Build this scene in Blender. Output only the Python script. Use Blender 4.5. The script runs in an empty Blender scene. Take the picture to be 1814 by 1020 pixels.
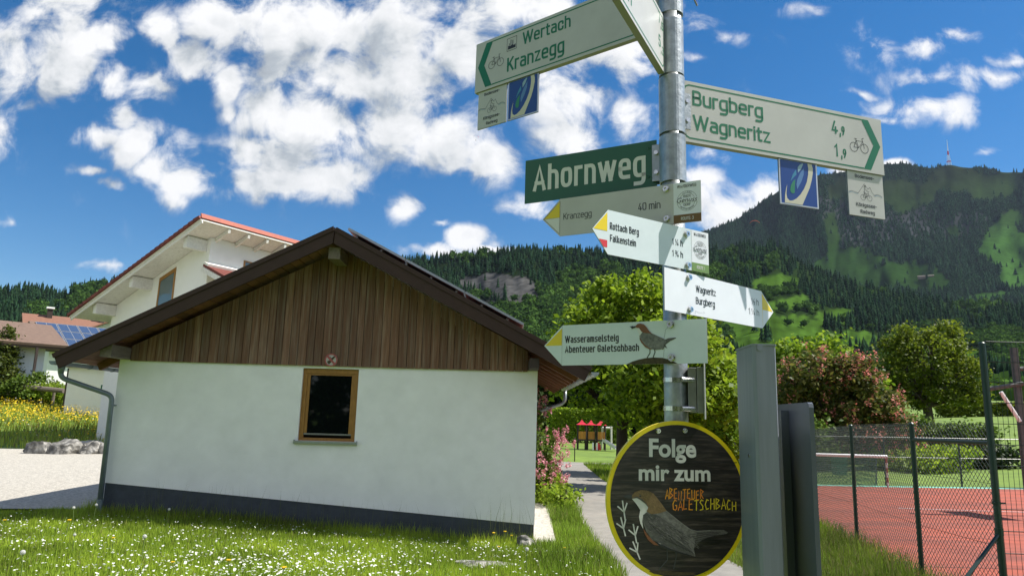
import bpy, bmesh, math, random
import numpy as np
from mathutils import Vector, Matrix
from mathutils.geometry import tessellate_polygon

random.seed(7)
RNG = np.random.default_rng(11)
SC = bpy.context.scene
COL = SC.collection
PI = math.pi

# ------------------------------------------------------------------ camera
FPX = 1258.0
PITCH, ROLL = math.radians(10.4), math.radians(1.6)
EYE = np.array([0.0, 0.0, 1.6])
_r0 = np.array([1.0, 0, 0]); _f = np.array([0, math.cos(PITCH), math.sin(PITCH)]); _u0 = np.array([0, -math.sin(PITCH), math.cos(PITCH)])
_r = math.cos(ROLL) * _r0 + math.sin(ROLL) * _u0
_u = -math.sin(ROLL) * _r0 + math.cos(ROLL) * _u0
cd = bpy.data.cameras.new("camera"); cam = bpy.data.objects.new("camera", cd); COL.objects.link(cam)
cam.matrix_world = Matrix(((_r[0], _u[0], -_f[0], EYE[0]), (_r[1], _u[1], -_f[1], EYE[1]), (_r[2], _u[2], -_f[2], EYE[2]), (0, 0, 0, 1)))
cd.sensor_fit = 'HORIZONTAL'; cd.sensor_width = 36; cd.lens = FPX / 1814 * 36
cd.clip_start = 0.05; cd.clip_end = 20000
SC.camera = cam


def ray(px, py):
    return ((px - 907) * _r + (510 - py) * _u + FPX * _f) / FPX


def at(px, py, Y):
    d = ray(px, py)
    return EYE + d * (Y / d[1])


# ------------------------------------------------------------------ light
SUN_EL, SUN_AZ = math.radians(53), math.radians(84)     # azimuth clockwise from +Y
SUN = Vector((math.sin(SUN_AZ) * math.cos(SUN_EL), math.cos(SUN_AZ) * math.cos(SUN_EL), math.sin(SUN_EL)))
sl = bpy.data.lights.new("sun", 'SUN'); sl.energy = 4.3; sl.angle = math.radians(0.5); sl.color = (1, .955, .88)
so = bpy.data.objects.new("sun", sl); COL.objects.link(so)
so.rotation_euler = (-SUN).to_track_quat('-Z', 'Y').to_euler()

SC.view_settings.view_transform = 'Standard'; SC.view_settings.look = 'None'
SC.view_settings.gamma = 1; SC.view_settings.use_curve_mapping = False
SC.view_settings.exposure = 0.9
SC.cycles.max_bounces = 7; SC.cycles.diffuse_bounces = 3; SC.cycles.glossy_bounces = 3
SC.cycles.transparent_max_bounces = 8; SC.cycles.transmission_bounces = 3
SC.cycles.caustics_reflective = False; SC.cycles.caustics_refractive = False

W = bpy.data.worlds.new("World"); SC.world = W; W.use_nodes = True
N = W.node_tree.nodes; L = W.node_tree.links
for n in list(N): N.remove(n)


def nd(tree, typ, **kw):
    n = tree.nodes.new(typ)
    for k, v in kw.items():
        if k.startswith('i_'):
            n.inputs[k[2:].replace('_', ' ')].default_value = v
        else:
            setattr(n, k, v)
    return n


def wmath(op, a, b=None, c=None, clamp=False):
    n = N.new('ShaderNodeMath'); n.operation = op; n.use_clamp = clamp
    for i, v in enumerate((a, b, c)):
        if v is None: continue
        if isinstance(v, (int, float)): n.inputs[i].default_value = v
        else: L.new(v, n.inputs[i])
    return n.outputs[0]


CLOUDS = [  # where the clouds of the photograph stand in the sky: centre, half-size (photo pixels), density
    (90, 100, 95, 80, 1), (15, 110, 60, 75, 1), (120, 25, 100, 48, .9), (190, 62, 50, 42, .8), (50, 185, 30, 26, .5),
    (5, 245, 42, 52, .6), (12, 381, 24, 15, .7), (285, 55, 50, 42, .9), (340, 105, 60, 45, .95), (265, 145, 45, 40, .7), (205, 140, 42, 32, .7),
    (395, 40, 85, 60, 1), (500, 50, 90, 65, 1), (400, 150, 36, 45, .75), (405, 198, 24, 18, .6), (480, 115, 60, 52, .95), (590, 50, 90, 80, 1),
    (700, 60, 120, 85, 1), (830, 70, 110, 90, 1), (600, 135, 100, 75, 1), (720, 150, 120, 85, 1), (480, 195, 62, 58, 1), (570, 225, 90, 65, 1),
    (680, 235, 95, 62, 1), (790, 262, 95, 55, 1), (870, 282, 58, 40, 1), (500, 288, 110, 62, 1), (560, 318, 90, 48, .95), (440, 325, 60, 40, .9),
    (175, 238, 44, 26, .85), (232, 255, 52, 42, .95), (285, 292, 62, 42, .95), (335, 318, 55, 42, .9), (218, 200, 24, 32, .75), (322, 352, 34, 26, .7),
    (172, 302, 30, 11, .6), (206, 324, 28, 19, .8), (722, 362, 31, 24, .75), (772, 395, 22, 8, .5), (830, 424, 45, 27, 1), (780, 446, 60, 15, .9),
    (872, 447, 38, 12, .9), (950, 15, 110, 45, .9), (1020, 165, 110, 75, .75), (1090, 110, 70, 70, .75), (1000, 245, 75, 48, .7), (1105, 205, 65, 50, .6),
    (930, 372, 48, 24, .6), (1290, 365, 95, 48, 1), (1350, 345, 60, 36, .9), (1240, 325, 50, 22, .6), (1590, 293, 28, 10, .8), (1480, 305, 35, 14, .8), (1250, 275, 40, 14, .5),
    (1235, 40, 40, 18, .42), (1290, 72, 34, 12, .36), (1230, 98, 34, 11, .42), (1555, 80, 46, 28, .45), (1628, 85, 40, 22, .48), (1692, 68, 30, 14, .55),
    (1660, 140, 75, 20, .52), (1745, 132, 75, 15, .5), (1795, 108, 45, 13, .6), (1640, 196, 100, 26, .62), (1560, 215, 65, 14, .45), (1740, 262, 24, 8, .45),
    (1530, 165, 26, 7, .4), (180, 473, 66, 9, .42), (1440, 20, 40, 12, .3), (130, -120, 300, 90, .9), (800, -110, 260, 90, .9),
    (1500, -200, 300, 40, .5), (2100, 120, 200, 60, .7), (-250, 180, 180, 90, .9), (2300, 330, 300, 50, .8)]
tc = nd(W.node_tree, 'ShaderNodeTexCoord')
sep = nd(W.node_tree, 'ShaderNodeSeparateXYZ'); L.new(tc.outputs['Generated'], sep.inputs[0])
yy = wmath('MAXIMUM', wmath('ABSOLUTE', sep.outputs[1]), 0.08)
uu = wmath('DIVIDE', sep.outputs[0], yy); vv = wmath('DIVIDE', sep.outputs[2], yy)
cmb = nd(W.node_tree, 'ShaderNodeCombineXYZ'); L.new(uu, cmb.inputs[0]); L.new(vv, cmb.inputs[1])
# a slow warp breaks up the outlines
wn = nd(W.node_tree, 'ShaderNodeTexNoise', noise_dimensions='2D', i_Scale=7.0, i_Detail=4.0, i_Roughness=.55); L.new(cmb.outputs[0], wn.inputs['Vector'])
wv = nd(W.node_tree, 'ShaderNodeVectorMath', operation='SUBTRACT'); L.new(wn.outputs['Color'], wv.inputs[0]); wv.inputs[1].default_value = (.5, .5, .5)
wp = nd(W.node_tree, 'ShaderNodeVectorMath', operation='MULTIPLY_ADD'); L.new(wv.outputs[0], wp.inputs[0]); wp.inputs[1].default_value = (.075, .05, 0); L.new(cmb.outputs[0], wp.inputs[2])
flat = nd(W.node_tree, 'ShaderNodeVectorMath', operation='MULTIPLY'); L.new(wp.outputs[0], flat.inputs[0]); flat.inputs[1].default_value = (1, 1, 0)
off = nd(W.node_tree, 'ShaderNodeVectorMath', operation='ADD'); L.new(cmb.outputs[0], off.inputs[0]); off.inputs[1].default_value = (.022, .048, 0)
flat2 = nd(W.node_tree, 'ShaderNodeVectorMath', operation='ADD'); L.new(flat.outputs[0], flat2.inputs[0]); flat2.inputs[1].default_value = (.022, .048, 0)
acc = acc2 = None
for (cx, cy, rx, ry, s) in CLOUDS:
    d = ray(cx, cy); c = (d[0] / d[1], d[2] / d[1])
    d2 = ray(cx + rx, cy); d3 = ray(cx, cy - ry)
    ru = abs(d2[0] / d2[1] - c[0]) * 1.25; rv = abs(d3[2] / d3[1] - c[1]) * 1.25
    m = nd(W.node_tree, 'ShaderNodeVectorMath', operation='MULTIPLY_ADD'); L.new(flat.outputs[0], m.inputs[0])
    m.inputs[1].default_value = (1 / ru, 1 / rv, 0); m.inputs[2].default_value = (-c[0] / ru, -c[1] / rv, 0)
    ln = nd(W.node_tree, 'ShaderNodeVectorMath', operation='LENGTH'); L.new(m.outputs[0], ln.inputs[0])
    v = wmath('MULTIPLY_ADD', ln.outputs['Value'], -s * 1.15, s * 1.15)
    acc = v if acc is None else wmath('MAXIMUM', acc, v)
    if ry >= 24:
        m2 = nd(W.node_tree, 'ShaderNodeVectorMath', operation='MULTIPLY_ADD'); L.new(flat2.outputs[0], m2.inputs[0]); m2.inputs[1].default_value = (1 / ru, 1 / rv, 0); m2.inputs[2].default_value = (-c[0] / ru, -c[1] / rv, 0)
        ln2 = nd(W.node_tree, 'ShaderNodeVectorMath', operation='LENGTH'); L.new(m2.outputs[0], ln2.inputs[0]); v2 = wmath('MULTIPLY_ADD', ln2.outputs['Value'], -s * 1.15, s * 1.15)
        acc2 = v2 if acc2 is None else wmath('MAXIMUM', acc2, v2)
back = nd(W.node_tree, 'ShaderNodeMapRange', interpolation_type='SMOOTHSTEP', i_From_Min=.05, i_From_Max=-.35, i_To_Max=.75); L.new(sep.outputs[1], back.inputs['Value'])   # unseen white cloud added behind the viewer to brighten the shaded fronts
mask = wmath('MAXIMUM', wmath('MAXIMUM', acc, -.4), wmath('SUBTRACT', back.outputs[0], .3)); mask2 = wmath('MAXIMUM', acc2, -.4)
n1 = nd(W.node_tree, 'ShaderNodeTexNoise', noise_dimensions='2D', i_Scale=13.0, i_Detail=11.0, i_Roughness=.6, i_Distortion=.25); L.new(cmb.outputs[0], n1.inputs['Vector'])
n2 = nd(W.node_tree, 'ShaderNodeTexNoise', noise_dimensions='2D', i_Scale=13.0, i_Detail=5.0, i_Roughness=.55, i_Distortion=.25); L.new(off.outputs[0], n2.inputs['Vector'])
n3 = nd(W.node_tree, 'ShaderNodeTexNoise', noise_dimensions='2D', i_Scale=5.5, i_Detail=4.0, i_Roughness=.5); L.new(off.outputs[0], n3.inputs['Vector'])
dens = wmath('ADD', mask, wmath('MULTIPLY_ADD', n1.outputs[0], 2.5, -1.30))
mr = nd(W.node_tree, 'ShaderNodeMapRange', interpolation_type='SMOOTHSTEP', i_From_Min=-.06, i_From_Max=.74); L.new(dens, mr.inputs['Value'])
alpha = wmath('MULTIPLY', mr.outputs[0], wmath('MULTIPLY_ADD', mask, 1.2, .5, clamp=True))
edge = wmath('ADD', wmath('MULTIPLY', wmath('SUBTRACT', n1.outputs[0], n2.outputs[0]), 1.5), wmath('MULTIPLY', wmath('SUBTRACT', mask, mask2), .55))
lit = wmath('ADD', edge, .70)
thick = nd(W.node_tree, 'ShaderNodeMapRange', interpolation_type='SMOOTHSTEP', i_From_Min=.35, i_From_Max=1.5); L.new(dens, thick.inputs['Value'])
lit2 = wmath('SUBTRACT', lit, wmath('MULTIPLY', thick.outputs[0], wmath('MULTIPLY_ADD', n3.outputs[0], 1.9, -.55)), clamp=True)
cr = nd(W.node_tree, 'ShaderNodeValToRGB')
e = cr.color_ramp.elements
e[0].position = 0; e[0].color = (.34, .38, .44, 1); e[1].position = 1; e[1].color = (1.05, 1.05, 1.06, 1)
k = e.new(.35); k.color = (.52, .57, .62, 1); k = e.new(.62); k.color = (.84, .86, .88, 1)
L.new(lit2, cr.inputs[0])
sky = nd(W.node_tree, 'ShaderNodeTexSky', sky_type='NISHITA', sun_disc=False, sun_elevation=SUN_EL, sun_rotation=SUN_AZ, altitude=800, air_density=1.0, dust_density=.25, ozone_density=2.2)
hs = nd(W.node_tree, 'ShaderNodeHueSaturation', i_Saturation=1.42, i_Value=1.0, i_Hue=.5); L.new(sky.outputs[0], hs.inputs['Color'])
b1 = nd(W.node_tree, 'ShaderNodeBackground', i_Strength=.066); L.new(hs.outputs[0], b1.inputs[0])
b2 = nd(W.node_tree, 'ShaderNodeBackground', i_Strength=.52); L.new(cr.outputs[0], b2.inputs[0])
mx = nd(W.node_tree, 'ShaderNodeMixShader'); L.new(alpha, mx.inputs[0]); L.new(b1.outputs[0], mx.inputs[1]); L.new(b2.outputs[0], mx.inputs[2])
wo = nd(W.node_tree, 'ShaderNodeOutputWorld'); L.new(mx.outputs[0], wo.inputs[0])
W.cycles.sampling_method = 'MANUAL'; W.cycles.sample_map_resolution = 1024


# ------------------------------------------------------------------ helpers
def tag(o, label=None, cat=None, group=None, kind=None):
    if label: o['label'] = label
    if cat: o['category'] = cat
    if group: o['group'] = group
    if kind: o['kind'] = kind
    return o


def thing(name, label, cat, loc=(0, 0, 0), rz=0, group=None):
    o = bpy.data.objects.new(name, None); COL.objects.link(o)
    o.empty_display_size = .2
    o.location = loc; o.rotation_euler = (0, 0, rz)
    return tag(o, label, cat, group)


class MB:
    def __init__(s): s.v = []; s.f = []; s.m = []

    def add(s, vs, fs, m=0):
        b = len(s.v); s.v.extend([tuple(map(float, v)) for v in vs])
        s.f.extend([tuple(b + i for i in f) for f in fs]); s.m.extend([m] * len(fs)); return s

    def box(s, c, size, M=None, m=0):
        hx, hy, hz = [q / 2 for q in size]
        vs = [Vector((x, y, z)) for x in (-hx, hx) for y in (-hy, hy) for z in (-hz, hz)]
        if M is not None: vs = [M @ v for v in vs]
        vs = [v + Vector(c) for v in vs]
        return s.add(vs, [(0, 1, 3, 2), (4, 6, 7, 5), (0, 4, 5, 1), (2, 3, 7, 6), (0, 2, 6, 4), (1, 5, 7, 3)], m)

    def bb(s, a, b, m=0):
        return s.box([(p + q) / 2 for p, q in zip(a, b)], [abs(q - p) for p, q in zip(a, b)], None, m)

    def tube(s, pts, rad, n=8, cap=True, m=0):
        pts = [Vector(p) for p in pts]
        if isinstance(rad, (int, float)): rad = [rad] * len(pts)
        rings = []; up = None
        for i, p in enumerate(pts):
            t = (pts[min(i + 1, len(pts) - 1)] - pts[max(i - 1, 0)]).normalized()
            if up is None: up = t.orthogonal().normalized()
            a = (up - t * up.dot(t))
            a = a.normalized() if a.length > 1e-6 else t.orthogonal().normalized()
            up = a; b = t.cross(a)
            rings.append([p + (a * math.cos(2 * PI * k / n) + b * math.sin(2 * PI * k / n)) * rad[i] for k in range(n)])
        vs = [v for r in rings for v in r]; fs = []
        for i in range(len(pts) - 1):
            for k in range(n):
                fs.append((i * n + k, i * n + (k + 1) % n, (i + 1) * n + (k + 1) % n, (i + 1) * n + k))
        if cap: fs += [tuple(reversed(range(n))), tuple(range((len(pts) - 1) * n, len(pts) * n))]
        return s.add(vs, fs, m)

    def prism(s, poly, O, A, B, C, m=0):
        """2-D polygon in frame O + A*a + B*b, pushed along vector C"""
        O, A, B, C = map(Vector, (O, A, B, C)); n = len(poly)
        lo = [O + A * p[0] + B * p[1] for p in poly]; hi = [v + C for v in lo]
        tri = tessellate_polygon([[Vector((p[0], p[1], 0)) for p in poly]])
        fs = [tuple(t) for t in tri] + [tuple(n + i for i in reversed(t)) for t in tri]
        fs += [(i, (i + 1) % n, n + (i + 1) % n, n + i) for i in range(n)]
        return s.add(lo + hi, fs, m)

    def build(s, name, mats, parent=None, smooth=False, bevel=0, local=False):
        me = bpy.data.meshes.new(name); me.from_pydata(s.v, [], s.f)
        mats = mats if isinstance(mats, (list, tuple)) else [mats]
        for q in mats: me.materials.append(q)
        if len(mats) > 1: me.polygons.foreach_set('material_index', s.m)
        bm = bmesh.new(); bm.from_mesh(me); bmesh.ops.recalc_face_normals(bm, faces=bm.faces); bm.to_mesh(me); bm.free()
        if smooth: me.polygons.foreach_set('use_smooth', [True] * len(me.polygons))
        o = bpy.data.objects.new(name, me); COL.objects.link(o)
        if bevel:
            md = o.modifiers.new('bevel', 'BEVEL'); md.width = bevel; md.segments = 2; md.limit_method = 'ANGLE'
        if parent is not None:
            o.parent = parent
            if not local: o.matrix_parent_inverse = (Matrix.Translation(parent.location) @ parent.rotation_euler.to_matrix().to_4x4()).inverted()
        return o


def npmesh(name, V, F, mats, parent=None, tint=None, smooth=False, local=False):
    """mesh from numpy arrays; F is (n,k)"""
    V = np.asarray(V, np.float32); F = np.asarray(F, np.int32); k = F.shape[1]
    me = bpy.data.meshes.new(name)
    me.vertices.add(len(V)); me.vertices.foreach_set('co', V.ravel())
    me.loops.add(F.size); me.loops.foreach_set('vertex_index', F.ravel())
    me.polygons.add(len(F)); me.polygons.foreach_set('loop_start', np.arange(0, F.size, k, dtype=np.int32))
    me.polygons.foreach_set('loop_total', np.full(len(F), k, np.int32))
    for q in (mats if isinstance(mats, (list, tuple)) else [mats]): me.materials.append(q)
    if tint is not None:
        a = me.attributes.new('tint', 'FLOAT_COLOR', 'POINT')
        t = np.ones((len(V), 4), np.float32); t[:, :3] = tint; a.data.foreach_set('color', t.ravel())
    me.update(calc_edges=True); me.validate()
    if smooth: me.polygons.foreach_set('use_smooth', [True] * len(me.polygons))
    o = bpy.data.objects.new(name, me); COL.objects.link(o)
    if parent is not None:
        o.parent = parent
        if not local: o.matrix_parent_inverse = Matrix.Translation(parent.location).inverted()
    return o


def copy_tree(o, parent=None):
    c = o.copy(); COL.objects.link(c)
    if parent is not None: c.parent = parent
    for ch in list(o.children): copy_tree(ch, c)
    return c


# ------------------------------------------------------------------ materials
def mat(name, col, rough=.6, metal=0, spec=.5, var=0., vscale=5., col2=None, bump=0., bscale=40., stretch=(1, 1, 1), island=0., tint=False, transl=0., coord='Object', detail=6., ramp=(.35, .65), coat=0.):
    m = bpy.data.materials.new(name); m.use_nodes = True; t = m.node_tree
    for n in list(t.nodes): t.nodes.remove(n)
    out = t.nodes.new('ShaderNodeOutputMaterial'); p = t.nodes.new('ShaderNodeBsdfPrincipled')
    p.inputs['Roughness'].default_value = rough; p.inputs['Metallic'].default_value = metal
    p.inputs['Specular IOR Level'].default_value = spec; p.inputs['Coat Weight'].default_value = coat
    rgb = None
    if tint:
        a = t.nodes.new('ShaderNodeAttribute'); a.attribute_name = 'tint'; rgb = a.outputs['Color']
    if rgb is None:
        q = t.nodes.new('ShaderNodeRGB'); q.outputs[0].default_value = (*col, 1); rgb = q.outputs[0]
    vec = None
    if var or col2 is not None or bump:
        tcn = t.nodes.new('ShaderNodeTexCoord'); mp = t.nodes.new('ShaderNodeMapping'); mp.inputs['Scale'].default_value = stretch
        t.links.new(tcn.outputs[coord], mp.inputs[0]); vec = mp.outputs[0]
    if col2 is not None:
        nz = nd(t, 'ShaderNodeTexNoise', i_Scale=vscale, i_Detail=detail, i_Roughness=.62); t.links.new(vec, nz.inputs['Vector'])
        r = t.nodes.new('ShaderNodeMapRange'); r.inputs['From Min'].default_value = ramp[0]; r.inputs['From Max'].default_value = ramp[1]
        t.links.new(nz.outputs[0], r.inputs['Value'])
        mi = t.nodes.new('ShaderNodeMix'); mi.data_type = 'RGBA'; t.links.new(r.outputs[0], mi.inputs[0]); t.links.new(rgb, mi.inputs[6]); mi.inputs[7].default_value = (*col2, 1)
        rgb = mi.outputs[2]
    val = None
    if var:
        nz = nd(t, 'ShaderNodeTexNoise', i_Scale=vscale * 2.3, i_Detail=detail, i_Roughness=.65); t.links.new(vec, nz.inputs['Vector'])
        r = t.nodes.new('ShaderNodeMapRange'); r.inputs['To Min'].default_value = 1 - var; r.inputs['To Max'].default_value = 1 + var
        r.inputs['From Min'].default_value = .25; r.inputs['From Max'].default_value = .75
        t.links.new(nz.outputs[0], r.inputs['Value']); val = r.outputs[0]
    if island:
        g = t.nodes.new('ShaderNodeNewGeometry'); r = t.nodes.new('ShaderNodeMapRange'); r.inputs['To Min'].default_value = 1 - island; r.inputs['To Max'].default_value = 1 + island
        t.links.new(g.outputs['Random Per Island'], r.inputs['Value'])
        if val is None: val = r.outputs[0]
        else:
            mm = t.nodes.new('ShaderNodeMath'); mm.operation = 'MULTIPLY'; t.links.new(val, mm.inputs[0]); t.links.new(r.outputs[0], mm.inputs[1]); val = mm.outputs[0]
    if val is not None:
        h = t.nodes.new('ShaderNodeVectorMath'); h.operation = 'SCALE'; t.links.new(rgb, h.inputs[0]); t.links.new(val, h.inputs['Scale']); rgb = h.outputs[0]
    t.links.new(rgb, p.inputs['Base Color'])
    if bump:
        nz = nd(t, 'ShaderNodeTexNoise', i_Scale=bscale, i_Detail=5., i_Roughness=.6); t.links.new(vec, nz.inputs['Vector'])
        b = t.nodes.new('ShaderNodeBump'); b.inputs['Strength'].default_value = bump; b.inputs['Distance'].default_value = .02
        t.links.new(nz.outputs[0], b.inputs['Height']); t.links.new(b.outputs[0], p.inputs['Normal'])
    sh = p.outputs[0]
    if transl:
        tr = t.nodes.new('ShaderNodeBsdfTranslucent'); t.links.new(rgb, tr.inputs[0])
        ms = t.nodes.new('ShaderNodeMixShader'); ms.inputs[0].default_value = transl
        t.links.new(sh, ms.inputs[1]); t.links.new(tr.outputs[0], ms.inputs[2]); sh = ms.outputs[0]
    t.links.new(sh, out.inputs[0])
    return m


M = {}
M['plaster'] = mat('white_plaster', (.86, .865, .88), .9, var=.06, vscale=1.3, bump=.3, bscale=110, col2=(.79, .80, .805), ramp=(.5, .9))
M['plaster_old'] = mat('house_plaster', (.80, .79, .77), .9, var=.04, vscale=.8, bump=.2, bscale=60)
M['plinth'] = mat('plinth_paint', (.045, .055, .07), .8, var=.25, vscale=3, bump=.3, bscale=60)
M['board'] = mat('weathered_board', (.165, .082, .050), .8, island=.30, var=.40, vscale=1.6, stretch=(14, 14, .55), col2=(.27, .205, .158), ramp=(.46, .76), bump=.5, bscale=12)
M['brown'] = mat('brown_bargeboard', (.050, .029, .024), .7, spec=.25, var=.15, vscale=2, stretch=(1, 6, 1), bump=.1)
M['soffit'] = mat('soffit_wood', (.20, .085, .045), .7, island=.3, var=.3, vscale=3, stretch=(1, .5, 1))
M['beam'] = mat('grey_beam', (.16, .13, .105), .8, var=.35, vscale=6, stretch=(2, .4, 2), bump=.3)
M['zinc'] = mat('zinc', (.36, .39, .41), .42, metal=.75, var=.15, vscale=4)
M['zincdark'] = mat('zinc_painted', (.17, .21, .23), .4, metal=.3, var=.15, vscale=4)
M['galv'] = mat('galvanised', (.42, .45, .47), .45, metal=.7, var=.25, vscale=14, col2=(.30, .33, .35), bump=.12, bscale=60)
M['steel'] = mat('steel', (.65, .65, .63), .25, metal=1, var=.1)
M['alu'] = mat('aluminium_edge', (.55, .56, .56), .4, metal=.8, var=.1, vscale=8)
M['alud'] = mat('dull_aluminium', (.22, .22, .215), .5, metal=.5, var=.2, vscale=10)
M['frame'] = mat('oak_frame', (.30, .145, .032), .5, var=.25, vscale=8, stretch=(2, 2, .5))
M['glass'] = mat('dark_glass', (.004, .006, .006), .03, spec=.4)
M['glassblue'] = mat('blue_glass', (.10, .14, .15), .08, spec=.8)
M['tile'] = mat('roof_tile', (.16, .035, .024), .75, island=.2, var=.3, vscale=3)
M['tilebrown'] = mat('brown_tile', (.165, .108, .078), .8, var=.22, vscale=1.5, bump=.4, bscale=8)
M['tileorange'] = mat('orange_tile', (.21, .10, .062), .8, var=.2, vscale=1.5)
M['darkwood'] = mat('dark_wood', (.035, .022, .016), .7, var=.3)
M['whitewood'] = mat('white_painted_wood', (.68, .66, .62), .7, var=.14, vscale=5, col2=(.5, .47, .42), ramp=(.55, .8))
M['solar'] = mat('solar_cell', (.05, .08, .15), .18, spec=.6)
M['lawnsoil'] = mat('lawn_ground', (.15, .23, .024), .95, col2=(.10, .165, .02), vscale=.35, var=.35, bump=.5, bscale=14)
M['blade'] = mat('grass_blade', (1, 1, 1), .6, tint=True, transl=.35, spec=.25)
M['petal'] = mat('white_petal', (.80, .80, .74), .8, island=.08, transl=.2)
M['yellowpetal'] = mat('yellow_petal', (.80, .56, .015), .7, island=.15, transl=.2)
M['fluff'] = mat('seed_fluff', (.80, .80, .77), .9, transl=.4)
M['asphalt'] = mat('pale_asphalt', (.27, .25, .215), .95, col2=(.21, .20, .178), vscale=1.2, var=.2, bump=.4, bscale=90)
M['gravel'] = mat('gravel', (.50, .47, .405), .95, col2=(.34, .315, .27), vscale=11, var=.55, bump=1., bscale=30, detail=9)
M['rock'] = mat('boulder', (.11, .105, .095), .9, col2=(.42, .40, .36), vscale=2.6, var=.55, bump=1., bscale=5, ramp=(.42, .66))
M['court'] = mat('red_court', (.38, .078, .040), .9, col2=(.24, .062, .040), vscale=.7, var=.34, bump=.15, bscale=50, stretch=(.5, 2.0, 1))
M['courtseam'] = mat('court_seam', (.12, .055, .045), .9)
M['teal'] = mat('teal_edge', (.16, .50, .42), .8, var=.1)
M['greenpost'] = mat('green_post', (.008, .03, .024), .4, var=.2)
M['greenwire'] = mat('green_wire', (.006, .026, .020), .5)
M['greynet'] = mat('green_net', (.02, .12, .075), .8)
M['whitepaint'] = mat('white_paint', (.85, .85, .85), .4)
M['whitesign'] = mat('white_sign', (.53, .52, .51), .38, var=.07, vscale=3, col2=(.46, .445, .42), ramp=(.5, .85))
M['cleansign'] = mat('clean_white_sign', (.74, .76, .82), .34, var=.04, vscale=6)
M['coolsign'] = mat('cool_white_sign', (.66, .73, .77), .34, var=.05, vscale=6)
M['greyside'] = mat('sign_back', (.28, .27, .25), .5, metal=.4)
M['green'] = mat('sign_green', (.003, .155, .072), .35, var=.04)
M['dgreen'] = mat('street_sign_green', (.003, .095, .045), .3, var=.05)
M['white'] = mat('sign_white_letter', (.70, .70, .68), .4)
M['ink'] = mat('sign_black', (.016, .018, .02), .4)
M['inkgrey'] = mat('sign_dark_grey', (.05, .055, .06), .4)
M['yellow'] = mat('sign_yellow', (.78, .58, .01), .35)
M['red'] = mat('sign_red', (.65, .04, .05), .35)
M['navy'] = mat('sign_navy', (.012, .06, .28), .3, var=.04)
M['cream'] = mat('sign_cream', (.62, .58, .48), .4)
M['lblue'] = mat('sign_light_blue', (.27, .42, .52), .35)
M['cyan'] = mat('sign_cyan', (.05, .24, .42), .35)
M['mblue'] = mat('sign_mid_blue', (.10, .22, .48), .35)
M['leafg'] = mat('sign_leaf_green', (.03, .22, .13), .35)
M['brownband'] = mat('sign_brown', (.16, .085, .02), .4)
M['greenband'] = mat('sign_grass_green', (.16, .26, .075), .4)
M['birdbrown'] = mat('bird_brown', (.20, .075, .03), .5, var=.3, vscale=60)
M['birdgrey'] = mat('bird_grey', (.125, .122, .115), .6, var=.5, vscale=50, col2=(.21, .205, .195), detail=8)
M['birdgrey2'] = mat('bird_wing_grey', (.10, .097, .093), .6, var=.45, vscale=90, stretch=(.6, 1, 1.6))
M['birdhead'] = mat('bird_head_brown', (.20, .13, .055), .6, var=.4, vscale=60)
M['birdlight'] = mat('bird_light_feather', (.24, .235, .22), .6)
M['birdhead2'] = mat('bird_head_feather', (.30, .20, .09), .6)
M['mound'] = mat('moss_stone', (.06, .045, .02), .8, var=.6, vscale=60)
M['orange'] = mat('sign_orange', (.72, .20, .03), .4, var=.2, vscale=18, col2=(.78, .40, .02), ramp=(.4, .6))
M['yellowr'] = mat('rim_yellow', (.85, .66, .008), .35, var=.05)
M['olive'] = mat('sign_lime', (.74, .58, .03), .4)
M['plank'] = mat('dark_plank_print', (.016, .013, .011), .45, col2=(.125, .10, .08), vscale=2.2, stretch=(4, 4, 46), var=.7, ramp=(.47, .80), detail=10)
M['greysteel'] = mat('grey_painted_steel', (.215, .235, .28), .42, var=.16, vscale=3, stretch=(5, 5, .3), spec=.4)
M['greysteel2'] = mat('dark_painted_steel', (.088, .102, .126), .42, var=.08, vscale=3)
M['bark'] = mat('bark', (.055, .042, .032), .95, var=.4, vscale=6, stretch=(1, 1, .3), bump=.6, bscale=14)
M['orangewood'] = mat('orange_wood', (.48, .20, .03), .6, island=.15)
M['redplastic'] = mat('red_roof', (.55, .02, .04), .4)
M['greypost'] = mat('grey_timber', (.10, .105, .105), .8, var=.2)


def leafmat(name, a, b, isl=.35, tr=.4):
    """leaf colour runs from a to b leaf by leaf"""
    m = bpy.data.materials.new(name); m.use_nodes = True; t = m.node_tree
    for n in list(t.nodes): t.nodes.remove(n)
    out = t.nodes.new('ShaderNodeOutputMaterial'); g = t.nodes.new('ShaderNodeNewGeometry')
    mi = t.nodes.new('ShaderNodeMix'); mi.data_type = 'RGBA'; mi.inputs[6].default_value = (*a, 1); mi.inputs[7].default_value = (*b, 1)
    t.links.new(g.outputs['Random Per Island'], mi.inputs[0])
    p = t.nodes.new('ShaderNodeBsdfPrincipled'); p.inputs['Roughness'].default_value = .55; p.inputs['Specular IOR Level'].default_value = .25
    tr_ = t.nodes.new('ShaderNodeBsdfTranslucent'); ms = t.nodes.new('ShaderNodeMixShader'); ms.inputs[0].default_value = tr
    t.links.new(mi.outputs[2], p.inputs['Base Color']); t.links.new(mi.outputs[2], tr_.inputs[0])
    t.links.new(p.outputs[0], ms.inputs[1]); t.links.new(tr_.outputs[0], ms.inputs[2]); t.links.new(ms.outputs[0], out.inputs[0])
    return m


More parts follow.
